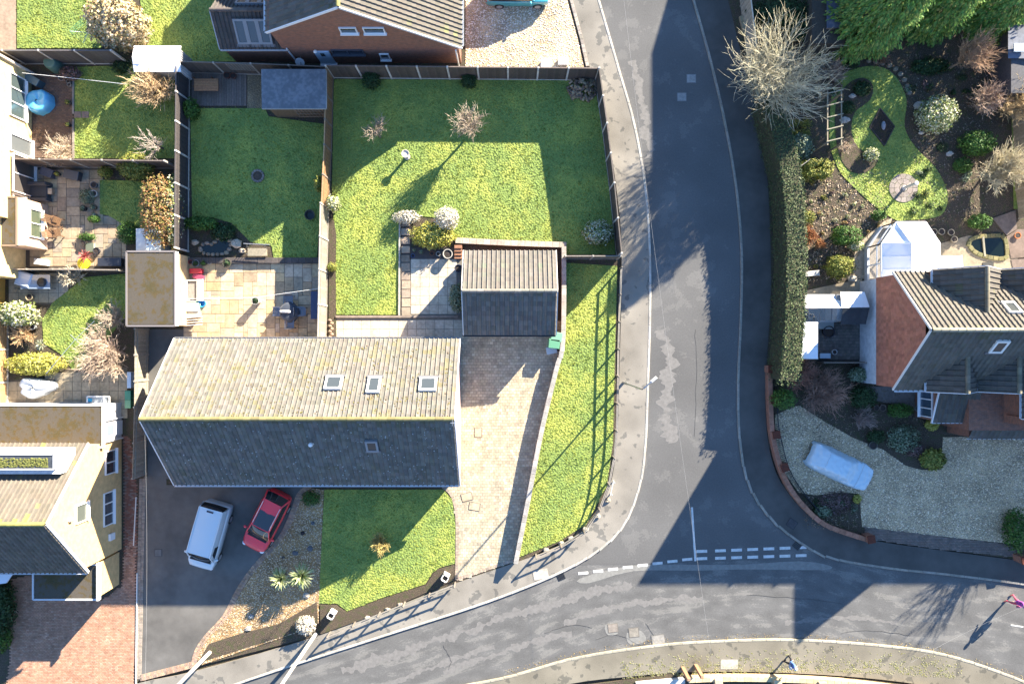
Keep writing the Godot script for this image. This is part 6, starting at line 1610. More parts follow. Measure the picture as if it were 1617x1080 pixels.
func rosette(label: String, at: Vector3, r: float, h: float, n: int, cols: Array, sd: int, called := "spiky_plant", group := "") -> void:   # long pointed leaves from one heart
	rng.seed = sd
	at.y = G
	var t := thing(called, label, "plant", at, group)
	var mb := MB.new()
	for i in n:
		var a := rng.randf() * TAU; var el := rng.randf_range(0.12, 1.45)
		var d := Vector3(cos(a) * cos(el), sin(el), sin(a) * cos(el))
		var s := Vector3(-sin(a), 0, cos(a)) * r * 0.045
		var p0 := at + Vector3(0, h * 0.4, 0) + d * 0.06; var p1 := p0 + d * r * 0.6; var p2 := p0 + d * r * rng.randf_range(0.85, 1.1) - Vector3(0, r * 0.15, 0)
		var c := jit(cols[i % cols.size()], 0.2)
		mb.quad(p0 - s * 0.7, p1 - s, p1 + s, p0 + s * 0.7, c); mb.tri(p1 - s, p2, p1 + s, c)
	part(t, "leaf_rosette", mb, "leaf")
	mb = MB.new(); mb.tube(PackedVector3Array([at, at + Vector3(0, h * 0.45, 0)]), PackedFloat32Array([0.06, 0.05]), 6, C(0.15, 0.11, 0.07)); part(t, "stem", mb, "leafless")

func hedge(label: String, a: Array, w: float, h: float, per_m: int, key: String, leaf: float, sd: int) -> void:
	rng.seed = sd
	var line := smooth(pts(a), 5)
	var t := thing("hedge", label, "hedge", line[0])
	var mb := MB.new(); var core := MB.new()
	var cols: Array = LEAF[key]
	for s in along(line, 0.25):
		var d: Vector3 = s[1]; var o: Vector3 = s[0]; var z := Vector3(-d.z, 0, d.x)
		core.box(o + Vector3(0, h * 0.485, 0), Vector3(0.27, h * 0.97, w - 0.16), C(0.05, 0.05, 0.025), Basis(d, Vector3.UP, z))  # solid core added inside the leaves so the hedge shadow stays unbroken
		for i in per_m / 4:
			var f := rng.randf()
			var g := rng.randf_range(-0.5, 0.5); var y := rng.randf()
			var p: Vector3; var n: Vector3
			var bump := lump.get_noise_3d(o.x * 1.3, y * 3.0, o.z * 1.3) * 0.26 + rng.randf_range(-0.1, 0.06)
			if f < 0.42: p = Vector3(g * 1.0, 0, rng.randf_range(-0.5, 0.5) * w); p.y = h + bump; n = Vector3.UP
			elif f < 0.71: p = Vector3(g, y * h, -w * 0.5 - bump); n = Vector3(0, 0, -1)
			else: p = Vector3(g, y * h, w * 0.5 + bump); n = Vector3(0, 0, 1)
			var b := Basis(d, Vector3.UP, z)
			leaf_quad(mb, o + b * p, (b * n + Vector3(rng.randf_range(-1, 1), rng.randf_range(-1, 1), rng.randf_range(-1, 1)) * 0.8).normalized(), leaf * rng.randf_range(0.6, 1.3), 0.6, jit(cols[rng.randi() % cols.size()], 0.22))
	part(t, "foliage", mb, "leaf")
	part(t, "stem", core, "leafless")

func conifer(label: String, at: Vector3, h: float, r: float, n: int, sd: int) -> void:
	rng.seed = sd
	at.y = G
	var t := thing("conifer_tree", label, "tree", at)
	var mb := MB.new()
	mb.tube(PackedVector3Array([at, at + Vector3(0, h * 0.9, 0)]), PackedFloat32Array([0.2, 0.03]), 7, C(0.12, 0.08, 0.05)); part(t, "trunk", mb, "leafless")
	mb = MB.new()
	var cols: Array = LEAF["conifer"]
	for i in n:
		var y := pow(rng.randf(), 1.35)
		var a := rng.randf() * TAU
		var lu := 1.0 + 0.36 * lump.get_noise_3d(cos(a) * 2.6 + sd, y * 5.0, sin(a) * 2.6) + 0.3 * lump.get_noise_3d(cos(a) * 6.0, y * 9.0, sin(a) * 6.0 + sd)
		var rad := r * sqrt(maxf(0.0, 1.0 - y * y * 0.98)) * lu * (1.0 - pow(rng.randf(), 2.5) * 0.45)
		var out := Vector3(cos(a), 0, sin(a))
		var p := at + out * rad + Vector3(0, 0.3 + y * (h - 0.3), 0)
		var nr := (out * 0.7 + Vector3.UP * 0.8 + Vector3(rng.randf_range(-1, 1), rng.randf_range(-1, 1), rng.randf_range(-1, 1)) * 0.55).normalized()
		leaf_quad(mb, p, nr, rng.randf_range(0.07, 0.15), 0.42, jit(cols[rng.randi() % cols.size()], 0.22), out + Vector3(0, -0.5, 0))
	part(t, "crown", mb, "leaf")

func vegetation() -> void:
	# trees without leaves
	bare("bare_tree", "big pale bare tree with wide-spreading twigs beside the pavement hedge", "tree", W(1230, 114, 3.6), 6.4, 3.7, C(0.52, 0.48, 0.34), 22, 11, 0.014, 0.24, 4)
	bare("bare_tree", "round bare fruit tree standing alone on the big lawn", "tree", W(741, 196, 1.9), 3.4, 1.5, C(0.42, 0.35, 0.27), 11, 12, 0.012, 0.34, 4)
	bare("bare_tree", "small gnarled bare fruit tree half in shade on the big lawn", "tree", W(594, 206, 1.6), 2.6, 1.05, C(0.4, 0.33, 0.26), 7, 13, 0.012, 0.36, 3)
	bare("bare_shrub", "dense straw-coloured twiggy shrub in front of the white metal shed", "shrub", W(240, 138, 1.2), 2.6, 1.75, C(0.6, 0.45, 0.27), 22, 14, 0.014, 0.06, 4)
	bare("bare_tree", "sparse twisted pale tree in the corner of the yellow house lawn", "tree", W(240, 225, 1.5), 2.6, 1.5, C(0.4, 0.34, 0.3), 6, 15, 0.012, 0.3, 2)
	bare("bare_shrub", "whitish bare shrub beside the yellow house patio doors", "shrub", W(92, 240, 0.9), 1.6, 1.4, C(0.55, 0.45, 0.34), 13, 16, 0.012, 0.06, 3, Vector3(0.2, 0, 0))
	bare("bare_tree", "large spreading pinkish bare tree beside the side passage fence", "tree", W(168, 556, 1.6), 3.0, 2.1, C(0.5, 0.39, 0.3), 20, 17, 0.014, 0.12, 5, Vector3(-0.25, 0, 0.1))
	bare("bare_shrub", "greyish bare shrub leaning on the flat-roofed garage wall", "shrub", W(177, 503, 1.4), 2.2, 1.1, C(0.5, 0.42, 0.33), 13, 18, 0.012, 0.08, 4)
	bare("bare_shrub", "brown leafless bush under the lean-to and hedge end", "shrub", W(1262, 590, 1.2), 2.0, 1.3, C(0.42, 0.22, 0.16), 18, 19, 0.013, 0.06, 4)
	bare("bare_shrub", "big dusky pink bare bush above the corner gravel", "shrub", W(1304, 618, 1.3), 2.2, 1.9, C(0.34, 0.22, 0.17), 22, 20, 0.013, 0.06, 4)
	bare("bare_shrub", "grey twiggy bush beside the gravel edge and tile-hung house", "shrub", W(1364, 660, 0.8), 1.3, 1.0, C(0.35, 0.27, 0.24), 13, 21, 0.011, 0.06, 3)
	bare("bare_tree", "copper-tipped bare tree leaning across the shrub border", "tree", W(1522, 92, 2.0), 3.6, 1.7, C(0.42, 0.28, 0.18), 12, 22, 0.012, 0.3, 4, Vector3(0.35, 0, -0.1))
	bare("bare_shrub", "reddish bare shrub against the bleached rail fence", "shrub", W(1565, 155, 1.4), 2.2, 1.4, C(0.46, 0.34, 0.26), 14, 23, 0.012, 0.08, 4)
	bare("bare_tree", "lichen-yellow bare tree tangled over the rail fence", "tree", W(1582, 268, 1.9), 3.2, 1.9, C(0.5, 0.44, 0.3), 16, 24, 0.014, 0.16, 5, Vector3(0.25, 0, 0))
	bare("bare_tree", "straw-coloured bare tree beyond the rail fence corner", "tree", W(1612, 160, 1.8), 3.0, 1.3, C(0.5, 0.37, 0.2), 12, 25, 0.013, 0.2, 4)
	bare("bare_shrub", "thin grey shrub shaded beside the big bare tree", "shrub", W(1318, 112, 1.0), 2.0, 1.0, C(0.3, 0.26, 0.22), 12, 26, 0.011, 0.06, 3)
	bare("bare_shrub", "low brown dead stems at the foot of the conifers", "shrub", W(1392, 85, 0.5), 0.9, 1.0, C(0.24, 0.15, 0.1), 12, 27, 0.012, 0.06, 3)
	bare("bare_shrub", "small bare shrub at the tip of the curved lawn bed", "shrub", W(1335, 232, 0.6), 1.0, 0.75, C(0.45, 0.36, 0.28), 10, 28, 0.011, 0.06, 2)
	bare("bare_shrub", "straw-brown dead grass clump by the brick rail of the lower garden", "shrub", W(34, 530, 0.6), 1.1, 0.85, C(0.6, 0.42, 0.24), 14, 29, 0.013, 0.06, 3)
	bare("bare_shrub", "white feathery dry shrub beside the square slab patio", "shrub", W(112, 436, 0.8), 1.4, 0.85, C(0.62, 0.55, 0.42), 12, 30, 0.014, 0.06, 3, Vector3(-0.1, 0, 0))
	bare("bare_shrub", "orange dead ornamental grass dome against the hedge", "shrub", W(1276, 372, 0.5), 1.0, 0.72, C(0.36, 0.17, 0.08), 22, 31, 0.014, 0.05, 4)
	bare("bare_shrub", "smaller orange dead grass clump beside the domed one", "shrub", W(1296, 386, 0.4), 0.7, 0.45, C(0.4, 0.2, 0.09), 14, 32, 0.012, 0.05, 3)
	bare("bare_shrub", "golden twiggy bush on the front lawn", "shrub", W(598, 861, 1.0), 1.6, 0.7, C(0.5, 0.4, 0.15), 16, 33, 0.014, 0.06, 3)
	# out of the picture, but their shadows fall on the road
	bare("bare_tree", "tall bare tree beyond the brick wall end shading the main road", "tree", Vector3(36.2, 0, 7.6), 7.0, 1.9, C(0.3, 0.26, 0.2), 9, 34, 0.016, 0.3, 3)
	# conifers
	conifer("big bushy bright green conifer beside the navy-roofed shed", W(1408, -6, 5.0), 9.6, 2.25, 26000, 41)
	conifer("darker narrow conifer squeezed between the bright conifer and brown fence", W(1503, -8, 3.4), 6.0, 1.8, 13000, 42)
	conifer("blue-green conifer overhanging the grey shed corner", W(1590, 4, 2.6), 4.6, 1.7, 9000, 43)
	# evergreen and leafy shrubs
	var rows := [
		["tall variegated evergreen with cream and brown leaves on the shaded lawn edge", 182, 34, 44, 38, 3.6, "tan", 9000, 0.1, 1.0],
		["yellow-green ball shrub on the fence between gardens", 213, 263, 27, 22, 1.7, "olive", 2600, 0.07, 1.0],
		["red-brown and green domed hedge shrub over the dark fence", 252, 333, 27, 55, 2.6, "rust", 6000, 0.075, 0.8],
		["narrow pale variegated hedge strip beside the rust-coloured dome", 278, 335, 7, 56, 2.1, "pale", 2600, 0.07, 0.7],
		["glossy round green bush beside the small greenhouse", 201, 367, 17, 17, 1.2, "green", 1600, 0.06, 1.0],
		["grey-green leafy shrub at the end of the lower garden patio", 26, 496, 32, 20, 1.5, "pale", 2600, 0.085, 1.0],
		["bright yellow-green flowering bush beside the lower garden path", 54, 575, 46, 18, 1.1, "yellow", 3600, 0.07, 1.0],
		["small green shrub by the tall black-stained fence post", 301, 172, 11, 17, 1.3, "green", 900, 0.07, 1.0],
		["loose green shrub behind the garden pond", 316, 353, 28, 11, 0.9, "green", 1500, 0.07, 1.0],
		["low dark shrub draped over the pond edge", 352, 366, 20, 14, 0.6, "dark", 900, 0.07, 1.0],
		["small leafy climber sunlit on the orange-brown fence", 504, 290, 7, 13, 1.7, "olive", 700, 0.065, 1.0],
		["pale leafy climber spilling over the silvered fence end", 525, 321, 10, 12, 1.7, "pale", 900, 0.065, 1.0],
		["little yellowing shrub in the soil border by the silvered fence", 524, 422, 8, 7, 0.7, "olive", 420, 0.055, 1.0],
		["dark clipped ball bush under the closeboard fence near the shed", 586, 126, 15, 15, 1.2, "dark", 1500, 0.055, 1.0],
		["smaller dark ball bush under the middle of the closeboard fence", 740, 127, 12, 12, 1.0, "dark", 1200, 0.055, 1.0],
		["frosty pale shrub in the shaded lawn corner", 945, 367, 24, 19, 1.3, "pale", 2200, 0.07, 1.0],
		["spreading yellow-green bush beside the terrace stepping stones", 683, 372, 35, 20, 1.1, "yellow", 3400, 0.07, 1.0],
		["tufted cream-white shrub above the terrace bush", 705, 345, 19, 18, 1.7, "white", 1900, 0.06, 1.0],
		["low pinkish-white shrub at the head of the stepping stones", 641, 343, 22, 10, 0.9, "white", 1300, 0.055, 1.0],
		["feathery green shrub against the garage wall", 722, 470, 13, 22, 1.4, "greygreen", 1300, 0.075, 1.0],
		["small green mound at the gravel corner by the front door", 491, 787, 15, 12, 0.6, "green", 900, 0.05, 1.0],
		["white flowering hydrangea-like bush at the front gravel corner", 482, 988, 15, 15, 0.9, "white", 1500, 0.06, 1.0],
		["tall clipped cream-green globe shrub in the dark shrub border", 1482, 180, 30, 28, 2.0, "pale", 4200, 0.07, 1.0],
		["feathery bright green bush left of the wild border", 1545, 226, 27, 20, 1.3, "green", 2200, 0.075, 1.0],
		["small bright green cushion near the wild border bush", 1521, 261, 15, 12, 0.7, "green", 900, 0.055, 1.0],
		["flat-topped clipped golden-green hedge block beside the lattice trellis", 1288, 268, 25, 15, 1.5, "olive", 3000, 0.065, 0.6],
		["small variegated bush inside the curved lawn bed", 1376, 244, 12, 11, 0.7, "pale", 800, 0.055, 1.0],
		["round golden-green ball shrub beside the conservatory path", 1328, 421, 22, 18, 1.4, "olive", 2600, 0.06, 1.0],
		["clipped green wedge shrub on the bark bed", 1338, 372, 22, 15, 1.2, "green", 1900, 0.06, 0.75],
		["bright green low plant where the path meets the curved lawn", 1388, 340, 12, 9, 0.5, "green", 600, 0.055, 1.0],
		["small leafy clump on the bark bed near the hedge", 1275, 343, 13, 12, 0.7, "olive", 800, 0.055, 1.0],
		["creamy leafed bush at the foot of the clipped wedge", 1352, 388, 12, 9, 0.8, "pale", 600, 0.06, 1.0],
		["dark spiky evergreen under the pergola", 1264, 232, 20, 21, 1.3, "greygreen", 1400, 0.1, 1.0],
		["clipped low box square beside the pergola", 1262, 203, 19, 16, 0.6, "olive", 1300, 0.05, 0.6],
		["dark evergreen bush beside the front wall pier", 1238, 630, 18, 16, 2.2, "green", 1700, 0.06, 1.0],
		["dark rounded evergreen under the white house wall", 1364, 627, 22, 18, 1.2, "dark", 1900, 0.065, 1.0],
		["grey-leaved shrub beneath the house wall pipework", 1358, 592, 18, 12, 1.0, "greygreen", 900, 0.07, 1.0],
		["clipped oval green bush by the house bay", 1422, 648, 19, 11, 0.9, "green", 1700, 0.05, 0.85],
		["yellow variegated round bush by the bay corner", 1472, 671, 11, 9, 0.7, "yellow", 800, 0.05, 1.0],
		["fountain of green grass at the gravel island tip", 1474, 725, 19, 16, 0.8, "olive", 1500, 0.1, 1.0],
		["mixed grey-green perennials on the gravel island", 1428, 692, 26, 22, 0.6, "greygreen", 1500, 0.07, 1.0],
		["purple-brown heather on the gravel island", 1448, 710, 18, 11, 0.4, "heather", 800, 0.05, 1.0],
		["low dark shrub beside the island pots", 1384, 690, 15, 11, 0.6, "dark", 800, 0.055, 1.0],
		["small green and cream rockery plant in the corner bed", 1300, 808, 13, 10, 0.5, "greygreen", 700, 0.055, 1.0],
		["little lime green plant in the corner bed", 1354, 788, 7, 7, 0.4, "yellow", 300, 0.05, 1.0],
		["brown dead perennials spread over the corner bed", 1320, 795, 28, 20, 0.35, "heather", 1400, 0.05, 1.0],
		["tall dark evergreen at the gravel drive entrance", 1606, 838, 15, 34, 1.7, "green", 2200, 0.075, 1.0],
		["dark evergreen mass along the edge of the red block drive", -2, 960, 22, 50, 1.6, "dark", 3400, 0.08, 1.0],
		["lighter green bush at the foot of the red block drive hedge", 2, 1010, 13, 20, 1.2, "green", 1000, 0.07, 1.0],
		["dusky purple shrub under the slate fence", 110, 116, 17, 11, 0.7, "heather", 900, 0.06, 1.0],
		["dark shrub in the fence corner by the white shed", 193, 105, 18, 12, 0.8, "dark", 900, 0.065, 1.0],
		["small sunlit shrub on the dividing fence of the middle garden", 165, 272, 11, 9, 1.0, "olive", 500, 0.06, 1.0],
		["leafy pot plants edging the middle garden lawn", 137, 310, 13, 12, 0.5, "greygreen", 700, 0.05, 1.0],
		["low box bushes beside the middle garden step", 148, 346, 10, 6, 0.5, "green", 600, 0.045, 1.0],
		["pair-forming low green cushion below the middle patio step", 137, 374, 15, 6, 0.4, "green", 700, 0.045, 1.0],
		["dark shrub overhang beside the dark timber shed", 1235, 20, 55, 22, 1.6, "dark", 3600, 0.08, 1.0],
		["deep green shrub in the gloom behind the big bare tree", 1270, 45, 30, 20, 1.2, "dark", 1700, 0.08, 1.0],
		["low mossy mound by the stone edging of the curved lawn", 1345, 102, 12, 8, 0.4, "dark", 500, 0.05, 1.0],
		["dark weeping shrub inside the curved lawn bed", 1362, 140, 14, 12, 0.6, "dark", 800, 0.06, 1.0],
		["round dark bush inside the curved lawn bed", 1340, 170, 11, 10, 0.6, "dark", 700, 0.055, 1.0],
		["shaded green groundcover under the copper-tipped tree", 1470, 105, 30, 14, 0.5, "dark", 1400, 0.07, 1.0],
		["mixed green shrub beside the pond steps", 1548, 350, 18, 12, 0.8, "green", 1200, 0.065, 1.0],
		["small conifer-like green bush next to the grey shed", 1560, 60, 16, 14, 1.4, "green", 1300, 0.07, 1.0],
	]
	var i := 0
	for q in rows:
		var hh: float = q[5]
		var y := hh * 0.6
		var k := (H - y) / F
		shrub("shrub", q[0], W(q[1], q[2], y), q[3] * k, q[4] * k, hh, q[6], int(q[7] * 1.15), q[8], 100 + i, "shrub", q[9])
		i += 1
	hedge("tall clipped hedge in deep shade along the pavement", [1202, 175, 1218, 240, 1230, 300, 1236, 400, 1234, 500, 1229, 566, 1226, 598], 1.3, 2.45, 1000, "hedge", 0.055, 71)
	rosette("silvery green spiky yucca on the gravel bed, smaller of two", W(444, 913, 1.0), 0.8, 2.2, 120, [C(0.3, 0.34, 0.16), C(0.2, 0.26, 0.1), C(0.45, 0.46, 0.28)], 81)
	rosette("silvery green spiky yucca on the gravel bed, larger of two", W(476, 909, 1.2), 0.9, 2.6, 140, [C(0.3, 0.34, 0.16), C(0.2, 0.26, 0.1), C(0.45, 0.46, 0.28)], 82)
	rosette("pink-leaved cordyline in a pot on the middle patio", W(131, 404, 0.6), 0.5, 0.8, 60, [C(0.55, 0.16, 0.14), C(0.4, 0.1, 0.1)], 83)
	rosette("dark blue-green spiky yucca beside the pergola", W(1258, 236, 0.9), 0.8, 1.3, 80, [C(0.08, 0.14, 0.12), C(0.12, 0.2, 0.17)], 84)
	rosette("small spiky plant at the edge of the lower garden bed", W(64, 545, 0.3), 0.4, 0.5, 40, [C(0.4, 0.42, 0.3)], 85)
	# scattered small plants on the bark bed
	rng.seed = 900
	var bark := outline2([1258, 285, 1300, 272, 1400, 345, 1360, 380, 1290, 430, 1256, 440])
	var spots := []
	while spots.size() < 40:
		var p := Vector2(rng.randf_range(1258, 1400), rng.randf_range(275, 438))
		var w := W(p.x, p.y)
		if Geometry2D.is_point_in_polygon(Vector2(w.x, w.z), bark): spots.append(w)
	for k in 40:
		shrub("bedding_plant", "small bedding plant dotted over the bark bed", spots[k], 0.12 + 0.1 * (k % 3) / 2.0, 0.14, 0.18, ["heather", "pale", "olive", "rust"][k % 4], 70, 0.04, 300 + k, "plant", 1.0, "bedding plants on the bark bed")
	rng.seed = 901
	for k in 46:
		var q := [[1440, 230, 1530, 340], [1430, 100, 1560, 150], [1290, 60, 1330, 150], [1285, 788, 1350, 812]][k % 4] as Array
		shrub("border_plant", "low dark plant dying back in the shrub border", W(rng.randf_range(q[0], q[2]), rng.randf_range(q[1], q[3])), rng.randf_range(0.15, 0.4), rng.randf_range(0.15, 0.4), rng.randf_range(0.15, 0.4), ["dark", "heather", "dark", "greygreen"][rng.randi() % 4], 140, 0.05, 400 + k, "plant", 1.0, "border plants dying back")
		rng.seed = 950 + k
	# bark chips and leaf litter over the beds
	rng.seed = 960
	var mb := MB.new()
	for q in [[1256, 272, 1402, 445, 5200, 1.0], [1440, 200, 1560, 350, 2600, 0.6], [1420, 85, 1590, 200, 2600, 0.5], [1240, 60, 1330, 150, 900, 0.6], [1318, 125, 1385, 270, 700, 0.7], [1270, 785, 1355, 835, 900, 0.7], [1230, 580, 1480, 690, 2600, 0.5]]:
		for k in int(q[4]):
			var w := W(rng.randf_range(q[0], q[2]), rng.randf_range(q[1], q[3]), G)
			if lump.get_noise_2d(w.x * 0.9, w.z * 0.9) < rng.randf_range(-0.7, 0.5): continue
			leaf_quad(mb, w + Vector3(0, rng.randf_range(0.005, 0.035), 0), Vector3(rng.randf_range(-0.8, 0.8), 1, rng.randf_range(-0.8, 0.8)).normalized(), rng.randf_range(0.03, 0.08), 0.5, jit(LEAF["bark"][rng.randi() % 4], 0.3) * q[5])
	var o := single("bark_chips", "bark chips and fallen leaves scattered over the shrub beds", "bark", mb, "leafless", W(1330, 360)); stuff(o)

# ---------- garden things ----------
func pot(label: String, px: float, py: float, r: float, h: float, col: Color, plant := "", group := "") -> void:
	var at := W(px, py, h); at.y = G
	var t := thing("plant_pot", label, "pot", at, group)
	var mb := MB.new()
	mb.lathe(at, [[r * 0.7, 0.0], [r * 0.95, h * 0.85], [r * 1.06, h * 0.86], [r * 1.06, h], [r * 0.9, h], [r * 0.86, h * 0.86]], 16, col); part(t, "pot_body", mb, "plain")
	mb = MB.new(); mb.lathe(at, [[r * 0.88, h * 0.86], [0.0, h * 0.9]], 12, C(0.04, 0.03, 0.025)); part(t, "soil", mb, "plain")
	if plant:
		mb = MB.new()
		for i in 60:
			var d := Vector3(rng.randfn(), absf(rng.randfn()) + 0.3, rng.randfn()).normalized()
			leaf_quad(mb, at + Vector3(0, h * 0.9, 0) + d * r * rng.randf_range(0.4, 1.15), d, 0.05, 0.6, jit(LEAF[plant][i % 3], 0.2))
		part(t, "foliage", mb, "leaf")

func rock(label: String, px: float, py: float, s: Vector3, col: Color, sd: int, group := "") -> void:
	var at := W(px, py)
	var mb := MB.new()
	for i in 6:
		for j in 10:
			var q := []
			for e in [[0, 0], [1, 0], [1, 1], [0, 1]]:
				var la: float = PI * (i + e[0]) / 6 - PI * 0.5; var lo: float = TAU * ((j + e[1]) % 10) / 10
				var d := Vector3(cos(la) * cos(lo), sin(la), cos(la) * sin(lo))
				q.append(at + Vector3(0, s.y * 0.3, 0) + d * s * (1.0 + 0.45 * lump.get_noise_3d(d.x * 1.6 + sd, d.y * 1.6, d.z * 1.6)))
			mb.quad(q[0], q[1], q[2], q[3], col)
	single("rock", label, "rock", mb, "stone", at, group)

func crate(called: String, label: String, cat: String, px: float, py: float, s: Vector3, col: Color, lid: Color, turn := 0.0, m := "paint") -> void:
	var at := W(px, py, s.y); at.y = G
	var t := thing(called, label, cat, at)
	var b := Basis(Vector3.UP, deg_to_rad(turn))
	var mb := MB.new(); mb.box(at + Vector3(0, s.y * 0.46, 0), Vector3(s.x, s.y * 0.92, s.z), col, b); part(t, "box_body", mb, m)
	mb = MB.new(); mb.bbox(at + Vector3(0, s.y * 0.95, 0), Vector3(s.x + 0.04, s.y * 0.1, s.z + 0.04), 0.015, lid, b); part(t, "lid", mb, m)

func wheelie(label: String, px: float, py: float, lid: Color, turn: float) -> void:
	var at := W(px, py, 1.0); at.y = G
	var t := thing("wheelie_bin", label, "bin", at)
	var xf := Transform3D(Basis(Vector3.UP, deg_to_rad(turn)), at)
	var mb := MB.new(); mb.xf = xf
	var lo := [Vector3(-0.22, 0.06, -0.24), Vector3(0.22, 0.06, -0.24), Vector3(0.22, 0.06, 0.2), Vector3(-0.22, 0.06, 0.2)]
	var hi := [Vector3(-0.28, 0.95, -0.34), Vector3(0.28, 0.95, -0.34), Vector3(0.28, 0.95, 0.32), Vector3(-0.28, 0.95, 0.32)]
	for i in 4: mb.quad(lo[i], hi[i], hi[(i + 1) % 4], lo[(i + 1) % 4], lid * 0.6)
	part(t, "bin_body", mb, "paint")
	mb = MB.new(); mb.xf = xf; mb.bbox(Vector3(0, 1.0, 0.0), Vector3(0.6, 0.09, 0.72), 0.03, lid); part(t, "lid", mb, "paint")
	mb = MB.new(); mb.xf = xf; mb.beam(Vector3(-0.25, 0.98, -0.4), Vector3(0.25, 0.98, -0.4), 0.03, 0.03, lid * 0.5); part(t, "handle", mb, "paint")
	for s in [-1, 1]:
		mb = MB.new(); mb.xf = xf; mb.lathe(Vector3(s * 0.25, 0.1, -0.27), [[0.0, 0.03], [0.1, 0.03], [0.1, -0.03], [0.0, -0.03]], 12, C(0.02, 0.02, 0.02), Basis(Vector3.BACK, PI * 0.5)); part(t, "wheel", mb, "rubber")

func chair(label: String, at: Vector3, turn: float, col: Color, m := "wood", group := "", recline := 0.25) -> void:
	at.y = G
	var t := thing("garden_chair", label, "chair", at, group)
	var xf := Transform3D(Basis(Vector3.UP, turn), at)
	for i in 5:
		var mb := MB.new(); mb.xf = xf; mb.box(Vector3(0, 0.42, -0.22 + i * 0.11), Vector3(0.5, 0.025, 0.09), jit(col, 0.12)); part(t, "seat_slat", mb, m)
		mb = MB.new(); mb.xf = xf; mb.box(Vector3(-0.2 + i * 0.1, 0.7, 0.3 + recline * 0.28), Vector3(0.075, 0.6, 0.025), jit(col, 0.12), Basis(Vector3.RIGHT, recline)); part(t, "back_slat", mb, m)
	for q in [[-1, -0.24], [1, -0.24], [-1, 0.27], [1, 0.27]]:
		var mb := MB.new(); mb.xf = xf; mb.box(Vector3(q[0] * 0.25, 0.21, q[1]), Vector3(0.045, 0.42, 0.045), col); part(t, "leg", mb, m)
	for s in [-1, 1]:
		var mb := MB.new(); mb.xf = xf; mb.box(Vector3(s * 0.27, 0.62, 0.02), Vector3(0.06, 0.03, 0.52), col); part(t, "armrest", mb, m)

